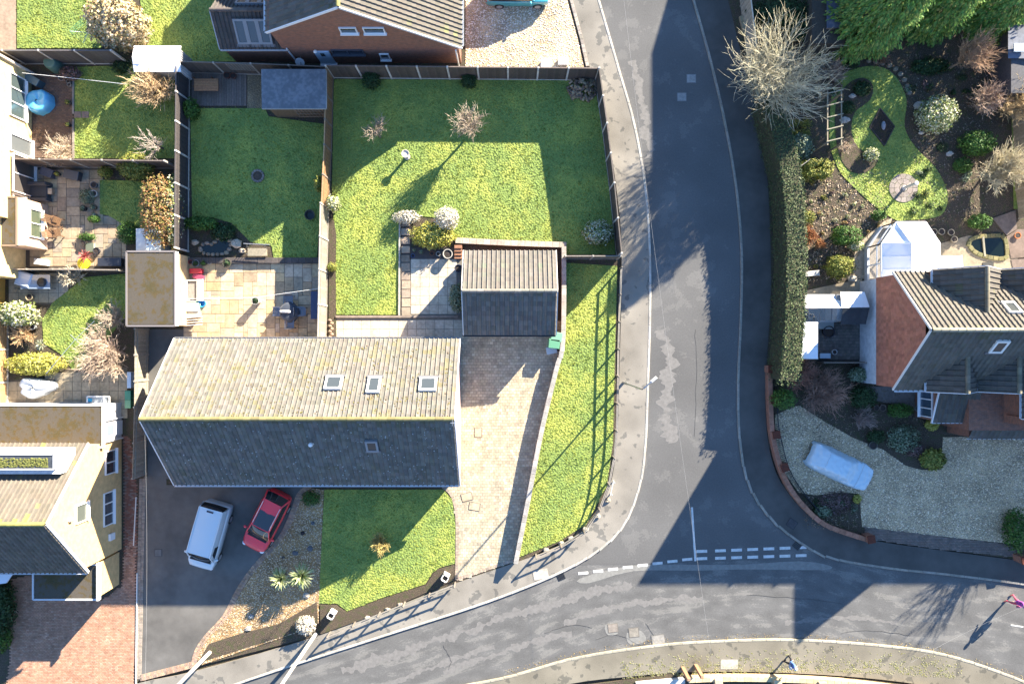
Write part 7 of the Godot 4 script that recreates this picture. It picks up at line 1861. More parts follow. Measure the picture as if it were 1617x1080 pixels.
func furniture() -> void:
	rng.seed = 55
	var mb: MB
	var at := W(643, 248)
	var t := thing("bird_bath", "pale stone bird bath standing alone on the sunny lawn", "bird bath", at)
	mb = MB.new(); mb.lathe(at, [[0.2, 0.0], [0.2, 0.08], [0.1, 0.14], [0.08, 0.4], [0.1, 0.72], [0.12, 0.76]], 16, C(0.55, 0.5, 0.45)); part(t, "pedestal", mb, "stone")
	mb = MB.new(); mb.lathe(at, [[0.1, 0.74], [0.24, 0.82], [0.26, 0.9], [0.22, 0.9], [0.18, 0.85], [0.0, 0.83]], 18, C(0.58, 0.52, 0.47)); part(t, "bowl", mb, "stone")
	# log heap
	at = W(920, 138)
	t = thing("log_pile", "round heap of split logs in the lawn corner by the dark fence", "log pile", at)
	for i in 130:
		var a := rng.randf() * TAU; var r := sqrt(rng.randf()) * 0.95
		var y := 0.08 + (0.95 - r) * 0.75 * rng.randf_range(0.75, 1.05)
		var d := Vector3(rng.randf_range(-1, 1), rng.randf_range(-0.5, 0.6), rng.randf_range(-1, 1)).normalized()
		mb = MB.new()
		var c := jit(C(0.24, 0.17, 0.12) if rng.randf() < 0.7 else C(0.5, 0.38, 0.24), 0.25)
		mb.lathe(at + Vector3(cos(a) * r, y, sin(a) * r), [[0.0, -0.14], [0.085, -0.14], [0.09, 0.14], [0.0, 0.14]], 6, c, Basis(Quaternion(Vector3.UP, d)))
		part(t, "log", mb, "wood")
	# fire pit
	at = W(407, 278)
	t = thing("fire_pit", "round stone fire pit ring set in the shaded lawn", "fire pit", at)
	for i in 12:
		var a := TAU * i / 12.0
		mb = MB.new(); mb.bbox(at + Vector3(cos(a) * 0.36, 0.07, sin(a) * 0.36), Vector3(0.17, 0.12, 0.14), 0.02, jit(C(0.25, 0.22, 0.2), 0.15), Basis(Vector3.UP, -a + PI * 0.5)); part(t, "ring_stone", mb, "stone")
	mb = MB.new(); mb.lathe(at, [[0.3, 0.05], [0.12, 0.09], [0.0, 0.08]], 14, C(0.1, 0.07, 0.05)); part(t, "ash_bed", mb, "plain")
	at = W(490, 340)
	mb = MB.new(); mb.lathe(at, [[0.24, 0.0], [0.3, 0.2], [0.34, 0.24], [0.3, 0.24], [0.22, 0.06], [0.0, 0.05]], 18, C(0.05, 0.06, 0.06)); single("feed_bowl", "dark shallow bowl on the shaded lawn by the fence", "bowl", mb, "plain", at)
	# pond in the neighbour's garden
	at = W(342, 386)
	t = thing("garden_pond", "small dark kidney-shaped pond ringed with stones above the patio wall", "pond", at)
	var shore := smooth(pts([316, 392, 324, 384, 336, 386, 342, 378, 352, 374, 362, 378, 364, 388, 358, 399, 340, 402, 322, 400]), 4, true)
	mb = MB.new(); mb.prism(shore, 0.05, G + 0.02, WHITE); part(t, "water_surface", mb, "water")
	for s in along(shore, 0.3):
		mb = MB.new(); mb.ball((s[0] as Vector3) + Vector3(0, 0.06, 0), Vector3(rng.randf_range(0.12, 0.2), 0.09, rng.randf_range(0.1, 0.16)), 4, jit(C(0.3, 0.25, 0.19), 0.25)); part(t, "rim_stone", mb, "stone")
	for q in [["pale boulder beside the pond and bench", 374, 386, 0.3], ["grey boulder at the pond corner by the fence", 308, 383, 0.2], ["sandy rock below the pond boulder", 383, 396, 0.18]]: rock(q[0], q[1], q[2], Vector3(q[3] * 1.2, q[3], q[3]), C(0.55, 0.47, 0.37), int(q[1]))
	t = thing("garden_bench", "metal-railed bench on the step between pond and lawn", "bench", W(408, 396))
	mb = MB.new(); mb.box(W(406, 398, 0.45), Vector3(1.25, 0.06, 0.5), C(0.42, 0.36, 0.25)); part(t, "seat", mb, "wood")
	for i in 9: line_part(t, "back_bar", W(390 + i * 4.6, 386, 0.45), W(390 + i * 4.6, 386, 0.45) + Vector3(0, 0.45, 0), 0.025, 0.025, C(0.35, 0.33, 0.3), "steel")
	line_part(t, "top_rail", W(388, 386, 0.45) + Vector3(0, 0.47, 0), W(429, 388, 0.45) + Vector3(0, 0.47, 0), 0.04, 0.04, C(0.45, 0.43, 0.4), "steel")
	for q in [[392, 402], [420, 402], [392, 390], [420, 390]]: line_part(t, "leg", W(q[0], q[1], 0.1), W(q[0], q[1], 0.1) + Vector3(0, 0.36, 0), 0.04, 0.04, C(0.2, 0.2, 0.2), "steel")
	# decking table and tubs
	t = thing("picnic_table", "reddish-brown slatted picnic table on the dark decking", "table", W(325, 134, 0.1))
	for i in 5:
		mb = MB.new(); mb.box(W(325, 126 + i * 3.9, 0.75), Vector3(1.55, 0.04, 0.145), jit(C(0.46, 0.21, 0.1), 0.12)); part(t, "top_board", mb, "wood")
	for q in [[311, 127], [339, 127], [311, 141], [339, 141]]: line_part(t, "leg", W(q[0], q[1], 0.1), W(q[0], q[1], 0.1) + Vector3(0, 0.63, 0), 0.07, 0.07, C(0.22, 0.1, 0.05), "wood")
	for x in [315.5, 334]: line_part(t, "cross_batten", W(x, 126, 0.71), W(x, 142, 0.71), 0.06, 0.05, C(0.22, 0.1, 0.05), "wood")
	pot("dark red round tub against the fence behind the picnic table", 358, 119, 0.2, 0.35, C(0.14, 0.05, 0.035)); pot("second dark red tub beside the trellis foot", 368, 120, 0.19, 0.32, C(0.16, 0.06, 0.04))
	# stone patio
	pot("tall pale cylinder planter throwing a long shadow on the stone patio", 403, 475, 0.24, 0.75, C(0.6, 0.56, 0.5), "dark")
	at = W(457, 493, 0.5); at.y = G
	t = thing("patio_table", "round patio table under a navy cover with a folded white parasol", "table", at)
	mb = MB.new()
	var rings := []
	for i in 6:
		var ring := []
		for j in 33:
			var a := TAU * j / 32.0; var f := i / 5.0
			var r := (0.12 + 0.5 * minf(f * 1.6, 1.0) + 0.09 * maxf(0.0, f - 0.6)) * (1.0 + 0.16 * maxf(0.0, f - 0.4) * cos(a * 4.0))
			ring.append(at + Vector3(cos(a) * r, 0.8 - maxf(0.0, f - 0.55) * 1.2 - f * 0.05, sin(a) * r))
		rings.append(ring)
	loft(mb, rings, C(0.05, 0.06, 0.09)); part(t, "cover", mb, "cloth")
	mb = MB.new(); mb.tube(PackedVector3Array([at + Vector3(0.15, 0.82, 0), at + Vector3(-0.05, 0.95, -0.02), at + Vector3(-0.45, 0.92, -0.03)]), PackedFloat32Array([0.1, 0.1, 0.07]), 8, C(0.7, 0.7, 0.7)); part(t, "parasol", mb, "cloth")
	for i in 4:
		var a := TAU * i / 4.0 + 0.1
		mb = MB.new(); mb.tube(PackedVector3Array([at + Vector3(cos(a) * 0.3, 0.7, sin(a) * 0.3), at + Vector3(cos(a) * 0.4, 0.0, sin(a) * 0.4)]), PackedFloat32Array([0.025, 0.025]), 6, C(0.1, 0.1, 0.1)); part(t, "leg", mb, "steel")
	for q in [["grey metal patio chair pushed under the navy-covered table, fence side", 476, 492, 1.6], ["grey metal patio chair under the navy-covered table, house side", 458, 511, 3.1], ["pale-backed patio chair under the navy-covered table, garage side", 437, 492, -1.6], ["grey metal patio chair under the navy-covered table, pond side", 456, 474, 0.0]]:
		chair(q[0], W(q[1], q[2], 0.5), q[3] + PI, C(0.16, 0.17, 0.2), "steel", "chairs round the patio table", 0.1)
	crate("covered_bench", "long navy storage bench cover against the silvered fence", "bench", 498, 482, Vector3(0.55, 0.6, 1.75), C(0.04, 0.06, 0.13), C(0.05, 0.08, 0.17), 0, "cloth")
	t = thing("garden_sofa", "white-framed garden sofa with tipped cushion beside the flat garage", "sofa", W(307, 459, 0.1))
	mb = MB.new(); mb.box(W(304, 459, 0.35), Vector3(0.6, 0.3, 1.35), C(0.3, 0.28, 0.26)); part(t, "seat", mb, "cloth")
	mb = MB.new(); mb.box(W(315, 458, 0.6), Vector3(0.42, 0.12, 1.4), C(0.76, 0.76, 0.76), Basis(Vector3.BACK, 0.25)); part(t, "cushion", mb, "cloth")
	for q in [[294, 443], [294, 476]]: line_part(t, "side_frame", W(q[0], q[1], 0.3), W(q[0] + 18, q[1], 0.3), 0.06, 0.6, C(0.7, 0.7, 0.68))
	line_part(t, "back_frame", W(294, 443, 0.6), W(294, 476, 0.6), 0.06, 0.06, C(0.75, 0.75, 0.75))
	crate("storage_box", "pale mint storage box beside the blue bucket", "box", 303, 485, Vector3(0.85, 0.55, 0.5), C(0.4, 0.5, 0.4), C(0.48, 0.6, 0.48))
	crate("storage_box", "grey slatted storage box below the mint one", "box", 303, 496, Vector3(0.9, 0.45, 0.4), C(0.35, 0.34, 0.32), C(0.42, 0.4, 0.38))
	crate("storage_box", "red plastic crate at the top of the patio clutter", "box", 309, 428, Vector3(0.75, 0.4, 0.28), C(0.5, 0.02, 0.04), C(0.55, 0.03, 0.05))
	crate("storage_box", "crimson and navy bag beside the garden sofa", "bag", 313, 437, Vector3(0.7, 0.35, 0.32), C(0.12, 0.05, 0.12), C(0.4, 0.05, 0.12), -20, "cloth")
	crate("storage_box", "green plastic tub beside the garden sofa", "tub", 306, 476, Vector3(0.45, 0.4, 0.3), C(0.02, 0.2, 0.1), C(0.03, 0.28, 0.14))
	at = W(319, 479, 0.3); at.y = G
	mb = MB.new(); mb.lathe(at, [[0.18, 0.0], [0.24, 0.34], [0.26, 0.36], [0.22, 0.35], [0.16, 0.05], [0.0, 0.04]], 16, C(0.03, 0.3, 0.6)); single("bucket", "bright blue bucket beside the mint storage box", "bucket", mb, "paint", at)
	pot("red pot on the wall end by the flat garage", 301, 414, 0.13, 0.3, C(0.5, 0.03, 0.03)); pot("blue-grey round pot next to the red one", 309, 416, 0.22, 0.35, C(0.25, 0.3, 0.36), "dark")
	pot("dark pot with green sprig under the sleeper wall", 321, 416, 0.17, 0.35, C(0.08, 0.08, 0.07), "green"); pot("small white-rimmed pot under the sleeper wall", 331, 414, 0.13, 0.25, C(0.35, 0.36, 0.38)); pot("wide dark bowl planter under the sleeper wall", 358, 416, 0.28, 0.3, C(0.1, 0.09, 0.07), "dark")
	t = thing("folded_chairs", "stacked white folding chairs leaning at the house corner of the patio", "chairs", W(305, 508, 0.1))
	for i in 4: line_part(t, "chair_frame", W(292, 502 + i * 4, 0.5), W(318, 500 + i * 4, 0.7), 0.04, 0.12, C(0.7, 0.7, 0.7))
	t = thing("washing_line", "white washing line from the silvered fence across the stone patio", "line", W(505, 455, 0.1))
	mb = MB.new(); mb.tube(PackedVector3Array([W(291, 472, 2.0), W(400, 470, 1.75), W(507, 455, 1.8)]), PackedFloat32Array([0.012, 0.012, 0.012]), 5, C(0.75, 0.75, 0.72)); part(t, "cord", mb, "soft")
	# rocks in the border by the silvered fence
	for i in 7: rock("brown stone edging the soil strip by the silvered fence", 521 + (i % 2) * 3, 506 + i * 4.4, Vector3(0.13, 0.1, 0.1), jit(C(0.4, 0.29, 0.22), 0.15), 40 + i, "stones edging the soil strip")
	# terrace
	pot("rusty brown pot in the terrace row", 682, 400, 0.14, 0.3, C(0.3, 0.13, 0.07)); pot("white ringed pot in the terrace row", 692, 401, 0.14, 0.3, C(0.6, 0.58, 0.54)); pot("small dark pot at the start of the terrace row", 665, 398, 0.14, 0.28, C(0.14, 0.13, 0.12), "greygreen")
	pot("wide pale stone bowl at the end of the terrace row", 707, 401, 0.3, 0.55, C(0.5, 0.47, 0.42)); pot("blue glazed pot beside the terrace bush", 652, 404, 0.12, 0.22, C(0.05, 0.12, 0.35)); pot("little terracotta pot beside the blue glazed one", 654, 395, 0.11, 0.2, C(0.35, 0.14, 0.07), "greygreen")
	pot("dark blue tub wedged against the garage", 724, 424, 0.25, 0.5, C(0.03, 0.045, 0.1))
	t = thing("garden_steps", "short flight of red brick steps beside the garage", "steps", W(724, 398))
	for i in 4:
		mb = MB.new(); mb.bbox(W(723.5, 390 + i * 5.4, G + 0.2 - i * 0.05), Vector3(0.5, 0.3 - i * 0.04, 0.21), 0.01, jit(C(0.4, 0.2, 0.12), 0.12)); part(t, "tread", mb, "stone")
	# front
	wheelie("pale green wheelie bin against the garage corner", 879, 532, C(0.16, 0.32, 0.22), 80); wheelie("darker green wheelie bin beside the drive wall", 875, 543, C(0.1, 0.26, 0.16), 84)
	crate("recycling_box", "grey recycling crate in front of the wheelie bins", "box", 871, 553, Vector3(0.65, 0.4, 0.42), C(0.4, 0.42, 0.43), C(0.5, 0.52, 0.53), 10)
	for q in [["white square planter at the corner of the front lawn border", 523, 971, 30], ["white square planter by the block drive entrance", 703, 912, 30]]:
		at = W(q[1], q[2], 0.6); at.y = G
		t = thing("square_planter", q[0], "planter", at)
		var b := Basis(Vector3.UP, deg_to_rad(-q[3]))
		for k in 4:
			var d := Basis(Vector3.UP, PI * 0.5 * k) * Vector3(0, 0, 0.19)
			mb = MB.new(); mb.box(at + b * d + Vector3(0, 0.36, 0), Vector3(0.44, 0.72, 0.06), C(0.66, 0.64, 0.6), b * Basis(Vector3.UP, PI * 0.5 * k)); part(t, "side_panel", mb, "paint")
		mb = MB.new(); mb.box(at + Vector3(0, 0.55, 0), Vector3(0.34, 0.04, 0.34), C(0.02, 0.02, 0.02), b); part(t, "soil", mb, "plain")
	for q in [["round black stone on the shaded gravel bed", 478, 842, 0.13, C(0.03, 0.03, 0.035)], ["flat slate on the gravel bed below the van", 466, 873, 0.16, C(0.14, 0.15, 0.17)], ["grey slate near the front lawn kerb", 489, 866, 0.16, C(0.15, 0.16, 0.18)], ["round blue-grey stone on the lit gravel", 396, 973, 0.15, C(0.3, 0.34, 0.36)], ["pale boulder on the lit gravel by the drive edging", 392, 992, 0.17, C(0.5, 0.47, 0.42)], ["upright boulder on the gravel near the yuccas", 484, 940, 0.2, C(0.5, 0.45, 0.38)], ["small dark slate at the top of the gravel bed", 494, 826, 0.12, C(0.12, 0.13, 0.15)], ["little brown rock on the gravel beside the yuccas", 447, 880, 0.1, C(0.1, 0.09, 0.08)]]:
		rock(q[0], q[1], q[2], Vector3(q[3] * 1.2, q[3] * 0.7, q[3]), q[4], int(q[1] + q[2]))
	for i in 9: rock("weathered stone along the foot of the low rail fence", [960, 944, 925, 902, 886, 862, 580, 612, 632][i], [790, 815, 836, 850, 858, 868, 975, 962, 954][i], Vector3(0.2, 0.14, 0.15), jit(C(0.36, 0.33, 0.28), 0.2), 70 + i, "stones along the rail fence")
	line_part(thing("drive_divider", "thin white edging strip between the tarmac and red block drives", "edging", W(216, 960)), "strip", W(216, 905, 0.14), W(214, 1085, 0.14), 0.05, 0.12, C(0.7, 0.68, 0.64))
	line_part(thing("drive_divider", "pale worn paint strip on the red brick path", "edging", W(212, 820)), "strip", W(214, 785, 0.13), W(210, 862, 0.13), 0.07, 0.02, C(0.6, 0.57, 0.53))
	# yellow house garden
	at = W(60, 160, 0.6); at.y = G
	t = thing("furniture_cover", "bright blue cover over garden furniture on the dark block patio", "cover", at)
	mb = MB.new()
	rings = []
	for i in 8:
		var ring := []
		for j in 37:
			var a := TAU * j / 36.0; var f := i / 7.0
			var r := (0.05 + 0.62 * minf(f * 1.5, 1.0) + 0.05 * f) * (1.0 + 0.1 * cos(a * 2.0 + 0.6) + 0.03 * sin(a * 9.0) * f)
			ring.append(at + Vector3(cos(a) * r, 0.78 - maxf(0.0, f - 0.6) * 1.9 + 0.05 * sin(a * 3.0 + f * 5.0), sin(a) * r * 1.15))
		rings.append(ring)
	loft(mb, rings, C(0.1, 0.4, 0.68)); part(t, "cover_sheet", mb, "tarp")
	crate("storage_box", "dark blue-green deck box at the corner of the yellow house", "box", 50, 126, Vector3(0.9, 0.7, 0.45), C(0.05, 0.09, 0.11), C(0.08, 0.14, 0.17), -30)
	at = W(83, 101, 0.5); at.y = G
	mb = MB.new(); mb.lathe(at, [[0.5, 0.0], [0.46, 0.5], [0.4, 0.8], [0.36, 0.86], [0.0, 0.9]], 10, C(0.08, 0.16, 0.14)); single("compost_bin", "squat green compost bin against the slate fence", "bin", mb, "paint", at)
	pot("terracotta-rimmed pot at the lawn kerb end", 97, 123, 0.2, 0.35, C(0.32, 0.26, 0.24)); pot("small pale pot by the lawn kerb", 108, 129, 0.13, 0.25, C(0.36, 0.33, 0.3)); pot("second small pale pot by the lawn kerb", 109, 134, 0.12, 0.25, C(0.42, 0.38, 0.34))
	pot("pot with yellow-green plant in the middle of the lawn kerb", 107, 162, 0.18, 0.3, C(0.1, 0.08, 0.07), "olive"); pot("black pot with lime plant near the step slabs", 107, 197, 0.15, 0.28, C(0.03, 0.03, 0.03), "yellow")
	var g := C(0.05, 0.4, 0.25)
	t = thing("rotary_dryer", "green rotary clothes dryer on the sunny top lawn", "clothes dryer", W(133, 50, 0.1))
	var c := W(133, 48, 1.8)
	mb = MB.new(); mb.tube(PackedVector3Array([Vector3(c.x, 0.1, c.z), c]), PackedFloat32Array([0.025, 0.025]), 6, C(0.6, 0.6, 0.6)); part(t, "pole", mb, "steel")
	var tip := [c + Vector3(-0.85, 0.15, 0.1), c + Vector3(0.2, 0.15, -0.9), c + Vector3(0.85, 0.15, 0.0), c + Vector3(0, 0.15, 0.85)]
	for i in 4:
		line_part(t, "arm", c - Vector3(0, 0.3, 0), tip[i], 0.025, 0.025, C(0.6, 0.62, 0.62), "steel")
		for k in 4: line_part(t, "line", c.lerp(tip[i], 0.4 + k * 0.2) + Vector3(0, 0.05, 0), c.lerp(tip[(i + 1) % 4], 0.4 + k * 0.2) + Vector3(0, 0.05, 0), 0.012, 0.012, g, "soft")
	t = thing("washing_line", "long white washing line across the yellow house lawn", "line", W(120, 120, 0.1))
	mb = MB.new(); mb.tube(PackedVector3Array([W(34, 115, 2.2), W(120, 124, 1.9), W(200, 133, 2.0)]), PackedFloat32Array([0.012, 0.012, 0.012]), 5, C(0.7, 0.72, 0.75)); part(t, "cord", mb, "soft")
	# middle garden
	t = thing("garden_sofa", "dark rattan corner sofa on the middle stone patio", "sofa", W(66, 300, 0.1))
	mb = MB.new(); mb.bbox(W(63, 302, 0.35), Vector3(1.1, 0.45, 0.9), 0.05, C(0.035, 0.04, 0.055)); part(t, "seat", mb, "cloth")
	mb = MB.new(); mb.bbox(W(62, 291, 0.5), Vector3(1.2, 0.75, 0.22), 0.05, C(0.04, 0.045, 0.06)); part(t, "backrest", mb, "cloth")
	mb = MB.new(); mb.bbox(W(63, 315, 0.45), Vector3(1.1, 0.6, 0.2), 0.05, C(0.04, 0.045, 0.06)); part(t, "armrest", mb, "cloth")
	crate("storage_box", "navy cushion box beside the dividing fence", "box", 73, 272, Vector3(0.75, 0.5, 0.5), C(0.05, 0.06, 0.1), C(0.09, 0.1, 0.15), -20, "cloth"); crate("storage_box", "dark slate storage box under the dividing fence", "box", 112, 276, Vector3(0.95, 0.5, 0.55), C(0.04, 0.045, 0.06), C(0.06, 0.07, 0.09), -12)
	crate("side_table", "small pale wooden cube table by the rattan sofa", "table", 77, 302, Vector3(0.38, 0.4, 0.36), C(0.4, 0.3, 0.2), C(0.52, 0.42, 0.32), 0, "wood")
	pot("yellow-flowered pot under the dividing fence", 90, 275, 0.17, 0.3, C(0.1, 0.09, 0.08), "yellow")
	for q in [["brown wooden deckchair facing the bay extension", 90, 350, -1.9], ["second brown wooden deckchair, nearer the folded bench", 90, 368, -1.4]]: chair(q[0], W(q[1], q[2], 0.4), q[3], C(0.22, 0.12, 0.06), "wood", "", 0.6)
	for q in [["round grey pot beside the middle lawn edge", 148, 292, 0.2, C(0.14, 0.15, 0.17)], ["white square herb planter by the middle lawn", 148, 306, 0.22, C(0.6, 0.6, 0.6)], ["black glazed pot on the middle patio edge", 131, 329, 0.2, C(0.02, 0.02, 0.025)], ["brown bowl pot at the middle lawn corner", 147, 327, 0.2, C(0.16, 0.12, 0.08)], ["small ringed pot by the middle lawn corner", 148, 339, 0.14, C(0.28, 0.24, 0.2)], ["black pot by the lower patio step", 131, 384, 0.17, C(0.03, 0.03, 0.03)], ["dark glossy pot beside the white tray", 152, 396, 0.2, C(0.03, 0.035, 0.05)]]:
		pot(q[0], q[1], q[2], q[3], 0.32, q[4], "greygreen" if int(q[2]) % 2 else "")
	crate("plant_tray", "white rectangular plant tray in the middle garden", "tray", 142, 391, Vector3(0.5, 0.18, 0.55), C(0.5, 0.5, 0.48), C(0.12, 0.14, 0.1))
	at = W(131, 416, 0.4); at.y = G
	mb = MB.new(); mb.lathe(at, [[0.3, 0.0], [0.36, 0.3], [0.4, 0.32], [0.3, 0.36], [0.0, 0.38]], 16, C(0.75, 0.6, 0.02)); single("covered_tub", "bright yellow round tub by the low weathered fence", "tub", mb, "paint", at)
	crate("storage_box", "long black storage bench by the low weathered fence", "bench", 173, 414, Vector3(1.5, 0.45, 0.5), C(0.02, 0.022, 0.03), C(0.025, 0.03, 0.04))
	crate("tarpaulin_pile", "crumpled white sheets on the low weathered fence", "sheet", 65, 414, Vector3(0.9, 0.25, 0.35), C(0.65, 0.65, 0.63), C(0.75, 0.75, 0.73), -8, "cloth")
	# lower garden
	t = thing("patio_table", "glass-topped garden table half under a pale blue cover", "table", W(55, 447, 0.1))
	mb = MB.new(); mb.box(W(55, 445, 0.72), Vector3(1.9, 0.04, 0.9), C(0.22, 0.28, 0.36)); part(t, "glass_top", mb, "glass")
	mb = MB.new(); mb.bbox(W(38, 441, 0.62), Vector3(1.0, 0.42, 0.95), 0.08, C(0.42, 0.48, 0.58), Basis(Vector3.UP, -0.3)); part(t, "cover_sheet", mb, "tarp")
	mb = MB.new(); mb.lathe(W(66, 446, 0.72), [[0.28, 0.02], [0.3, 0.1], [0.2, 0.14], [0.0, 0.15]], 16, C(0.012, 0.012, 0.014)); part(t, "grill_lid", mb, "paint")
	for q in [[22, 437], [78, 437], [22, 455], [78, 455]]: line_part(t, "leg", W(q[0], q[1], 0.7) * Vector3(1, 0.14, 1), W(q[0], q[1], 0.7), 0.05, 0.05, C(0.2, 0.22, 0.25), "steel")
	pot("tan ringed pot on the square slab patio", 46, 469, 0.22, 0.4, C(0.36, 0.3, 0.2)); pot("square dark planter with white rim beside the leafy shrub", 51, 516, 0.18, 0.35, C(0.5, 0.52, 0.54))
	t = thing("rotary_dryer", "white rotary clothes line beside the spreading pinkish tree", "clothes dryer", W(120, 535, 0.1))
	c = W(118, 536, 1.8)
	mb = MB.new(); mb.tube(PackedVector3Array([Vector3(c.x, 0.1, c.z), c]), PackedFloat32Array([0.025, 0.025]), 6, C(0.7, 0.7, 0.7)); part(t, "pole", mb, "steel")
	for q in [[148, 507], [72, 590], [128, 544], [110, 528]]: line_part(t, "arm", c, W(q[0], q[1], 1.85), 0.022, 0.022, C(0.65, 0.67, 0.66), "steel")
	t = thing("furniture_cover", "crumpled grey plastic cover over furniture in the lower garden", "cover", W(55, 612, 0.1))
	mb = MB.new()
	rings = []
	at = W(56, 612, 0.5); at.y = G
	for i in 8:
		var ring := []
		for j in 37:
			var a := TAU * j / 36.0; var f := i / 7.0
			var r := (0.05 + 0.8 * minf(f * 1.5, 1.0)) * (1.0 + 0.14 * cos(a * 3.0 + 0.6) + 0.05 * sin(a * 8.0))
			ring.append(at + Vector3(cos(a) * r * 1.3, maxf(0.02, 0.7 - maxf(0.0, f - 0.55) * 1.6 + 0.07 * sin(a * 4.0 + f * 7.0)), sin(a) * r * 0.75))
		rings.append(ring)
	loft(mb, rings, C(0.42, 0.45, 0.48)); part(t, "cover_sheet", mb, "tarp")
	t = thing("cold_frame", "white-framed cold frame with a blue tray against the flat-roofed wing", "cold frame", W(155, 632, 0.1))
	mb = MB.new(); mb.box(W(154, 632, 0.3), Vector3(1.35, 0.4, 0.55), C(0.3, 0.33, 0.36)); part(t, "box_body", mb, "paint")
	for q in [[137, 626, 172, 626], [137, 638, 172, 638], [137, 626, 137, 638], [172, 626, 172, 638], [163, 626, 163, 638]]: line_part(t, "frame_bar", W(q[0], q[1], 0.55), W(q[2], q[3], 0.55), 0.06, 0.06, C(0.75, 0.76, 0.78))
	mb = MB.new(); mb.box(W(141, 632, 0.53), Vector3(0.24, 0.06, 0.22), C(0.02, 0.3, 0.55)); part(t, "tray", mb, "paint")
	crate("recycling_box", "dark green recycling box in the passage behind the cream house", "box", 202, 624, Vector3(0.35, 0.4, 0.55), C(0.03, 0.16, 0.1), C(0.05, 0.22, 0.14)); crate("recycling_box", "paler green recycling box next along the passage", "box", 202, 638, Vector3(0.35, 0.4, 0.5), C(0.08, 0.22, 0.12), C(0.12, 0.3, 0.17))
	crate("recycling_box", "pale blue panel leaning in the passage by the fence", "panel", 204, 600, Vector3(0.22, 0.6, 1.0), C(0.4, 0.5, 0.6), C(0.5, 0.6, 0.7))
	# gravel drive of the brick house
	crate("storage_box", "white utility box by the closeboard fence on the pale gravel", "box", 862, 101, Vector3(0.62, 0.35, 0.5), C(0.7, 0.7, 0.72), C(0.76, 0.76, 0.78)); crate("storage_box", "second white utility box further out on the pale gravel", "box", 889, 97, Vector3(0.6, 0.3, 0.42), C(0.7, 0.7, 0.72), C(0.76, 0.76, 0.78))
	# shrub garden
	at = W(1427, 297)
	t = thing("stone_circle", "round patch of radiating paving in the curved lawn", "paving", at)
	for i in 3:
		var n := [1, 8, 14][i] as int
		for k in n:
			var a0 := TAU * k / n; var a1 := TAU * (k + 1) / n - (0.03 if n > 1 else 0.0)
			var r0 := [0.0, 0.28, 0.62][i] as float; var r1 := [0.26, 0.6, 0.93][i] as float
			var p := PackedVector3Array()
			for e in 5: p.append(at + Vector3(cos(lerpf(a0, a1, e / 4.0)), 0, sin(lerpf(a0, a1, e / 4.0))) * r1)
			if n > 1:
				for e in 5: p.append(at + Vector3(cos(lerpf(a1, a0, e / 4.0)), 0, sin(lerpf(a1, a0, e / 4.0))) * r0)
			else:
				p = PackedVector3Array()
				for e in 10: p.append(at + Vector3(cos(TAU * e / 10.0), 0, sin(TAU * e / 10.0)) * r1)
			mb = MB.new(); mb.prism(p, 0.05, G + 0.06, jit(C(0.3, 0.26, 0.24), 0.16)); part(t, "paving_piece", mb, "stone")
	t = thing("stone_column", "slim white column standing on the round paving", "column", W(1428, 297))
	mb = MB.new(); mb.lathe(W(1428, 297), [[0.16, 0.05], [0.16, 0.12], [0.09, 0.16], [0.085, 1.45]], 14, C(0.66, 0.64, 0.62)); part(t, "shaft", mb, "stone")
	mb = MB.new(); mb.lathe(W(1428, 297), [[0.12, 1.44], [0.14, 1.54], [0.0, 1.58]], 14, C(0.7, 0.68, 0.66)); part(t, "capital", mb, "stone")
	mb = MB.new(); mb.ball(W(1396, 198, 0.22), Vector3(0.14, 0.1, 0.3), 6, C(0.36, 0.36, 0.4)); single("stone_ornament", "grey stone ornament on the diamond bed", "ornament", mb, "stone", W(1396, 198))
	t = thing("diamond_edging", "dark timber edging round the diamond bed", "edging", W(1393, 200))
	var dm := pts([1390, 171, 1413, 200, 1397, 230, 1374, 201], 0.14)
	for i in 4: line_part(t, "edge_board", dm[i], dm[(i + 1) % 4], 0.06, 0.14, C(0.06, 0.05, 0.05), "wood")
	for q in [["pale stone animal ornament in the curved bed", 1346, 152, 0.2], ["rounded white stone ornament in the curved bed", 1335, 190, 0.25], ["flat white stone at the globe shrub", 1452, 167, 0.3], ["small white stone beside the dark border", 1455, 210, 0.15], ["white curved driftwood in the dark border", 1500, 243, 0.2]]: rock(q[0], q[1], q[2], Vector3(q[3] * 1.3, q[3] * 0.8, q[3] * 0.8), C(0.5, 0.48, 0.44), int(q[1]))
	var edge := along(smooth(pts([1372, 96, 1395, 100, 1415, 110, 1430, 130, 1438, 155]), 5), 0.46)
	for s in edge:
		mb = MB.new(); mb.ball((s[0] as Vector3) + Vector3(0, 0.06, 0), Vector3(0.19, 0.14, 0.17), 5, jit(C(0.2, 0.19, 0.16), 0.2)); single("edging_stone", "rounded stone edging the top of the curved lawn", "stone", mb, "stone", s[0], "stones edging the curved lawn")
	for q in [[1475, 366], [1487, 366], [1502, 367], [1507, 378]]: pot("tan ringed pot grouped beside the conservatory", q[0], q[1], 0.2, 0.25, C(0.42, 0.36, 0.26), "", "ringed pots by the conservatory")
	at = W(1558, 392)
	t = thing("garden_pond", "dark formal pond with stone rim behind the tile-hung house", "pond", at)
	shore = smooth(pts([1530, 385, 1538, 376, 1556, 373, 1584, 374, 1590, 396, 1586, 408, 1560, 406, 1540, 398]), 3, true)
	mb = MB.new(); mb.prism(shore, 0.05, G + 0.04, WHITE); part(t, "water_surface", mb, "water")
